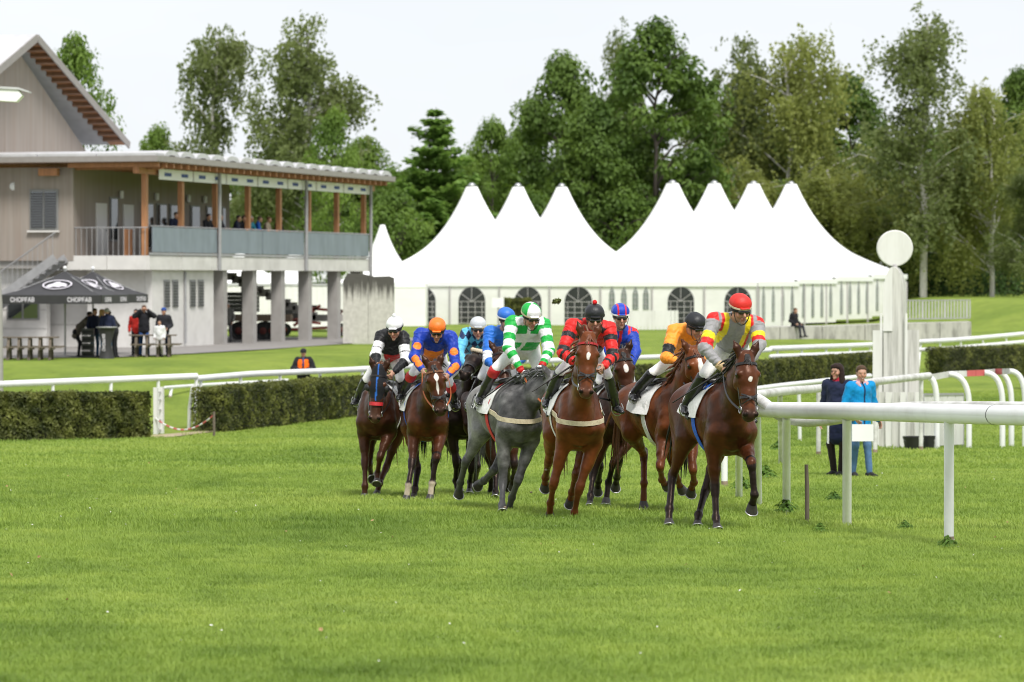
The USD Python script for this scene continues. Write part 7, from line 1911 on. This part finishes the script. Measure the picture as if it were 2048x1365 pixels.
gst('man in a black jacket and blue jeans raising both hands to his eyes', 288, 123.3, TOCAM + .15, DARK_, (0.03, 0.085, 0.25), 1.80, hair=(.10, .06, .04), tone=1.1, pose=dict(elR=(.12, -.34, 1.38), elL=(.12, .34, 1.38), haR=(.18, -.10, 1.60), haL=(.18, .10, 1.60)), puff=.02)
gst('person with a blue cap in a dark jacket at the picnic table', 328, 123.6, TOCAM - .2, DARK_ * 1.4, (0.02, 0.03, 0.08), 1.70, hat=(.02, .06, .25), pose=dict(haR=(.25, -.2, 1.0), haL=(.25, .2, 1.0)), puff=.02)
gst('child in a white top at the picnic table', 319, 122.6, TOCAM, (.66, .66, .68), (.45, .43, .42), 1.28, hair=(.05, .03, .02))
gst('person in dark red standing behind the first open column', 427, 146, TOCAM + .4, (.20, .02, .02), (.02, .03, .05), 1.72)
gst('person in grey clothes standing under the balcony behind the second column', 456, 150, TOCAM - .3, GREYC, (.12, .12, .13), 1.74, hair=(.4, .4, .4))
# guests at the balcony rail
def on_balcony(u):
    d = ray(u, 450); d = d / d[1]; o = b3(0.62, 0, 0)
    A = np.array([[d[0], -BV[0]], [d[1], -BV[1]]]); s = np.linalg.solve(A, o[:2])
    p = d * s[0]; return np.array([p[0], p[1], (BC + BW * FL)[2]])
OUT = math.atan2(-BU[1], -BU[0])
BP = dict(elR=(.20, -.26, 1.12), elL=(.20, .26, 1.12), haR=(.50, -.18, 1.10), haL=(.50, .18, 1.10), chest=(.10, 0, 1.28), neck=(.14, 0, 1.44), sh=(.12, .185, 1.39), head=(.20, 0, 1.575))
for u, tc, hr_, lab, fz in ((346, NAVY, (.05, .035, .03), 'man in a dark navy jacket leaning on the balcony between the first posts', -.5), (410, DARK_, (.03, .02, .02), 'person in black on the balcony left of the third timber post', -.3), (433, DARK_ * 1.5, (.25, .2, .18), 'person in black just left of the third timber post on the balcony', -.2), (468, NAVY * .8, (.04, .03, .03), 'dark clothed person right of the third timber post on the balcony', .2), (481, DARK_, (.06, .04, .03), 'dark clothed person beside the teal jacket on the balcony', -.4), (495, TEAL, (.45, .42, .40), 'grey haired person in a teal jacket on the balcony', -.3), (510, (.01, .07, .33), (.10, .07, .05), 'person in a royal blue jacket on the balcony', .3), (529, BEIGE, (.16, .09, .05), 'person in a beige top leaning over the balcony rail', .1), (552, DARK_, (.10, .07, .05), 'man in a dark jacket, furthest right of the balcony guests', -.2)):
    person(lab, on_balcony(u), OUT + fz, tc, DARK_, 1.80, .026, hr_, pose=BP, legs=False)
# clod of turf thrown up by the hooves
cl = np.random.default_rng(3); q0_ = at(1113, 603, 37.5)
c_ = q0_ + np.clip(cl.normal(0, 1, (80, 3)), -1.5, 1.5) * [.024, .018, .015]
top('turf_clod', leaf_cards(c_, cl.normal(0, 1, (80, 3)), cl.uniform(.025, .05, 80), cl), mat('turf_clod_green', (.10, .12, .03), .9, .5, 30), 'ragged clod of turf flying before the arched windows of the marquee', 'clod')
for u, v, d, s, lab in ((1092, 940, 37.6, .014, 'small crumb of soil flying beside the chestnut horse'), (1062, 985, 38.2, .012, 'small crumb of soil flying low behind the grey horse'), (1010, 1015, 38.5, .012, 'tiny crumb of soil flying near the grey horse')):
    top('soil_crumb', Body().ball(at(u, v, d), (s * 1.3, s, s * .8), .02).mesh(s * .25, noise=s * .35, nscale=25), M_soil, lab, 'crumb', smooth=True)
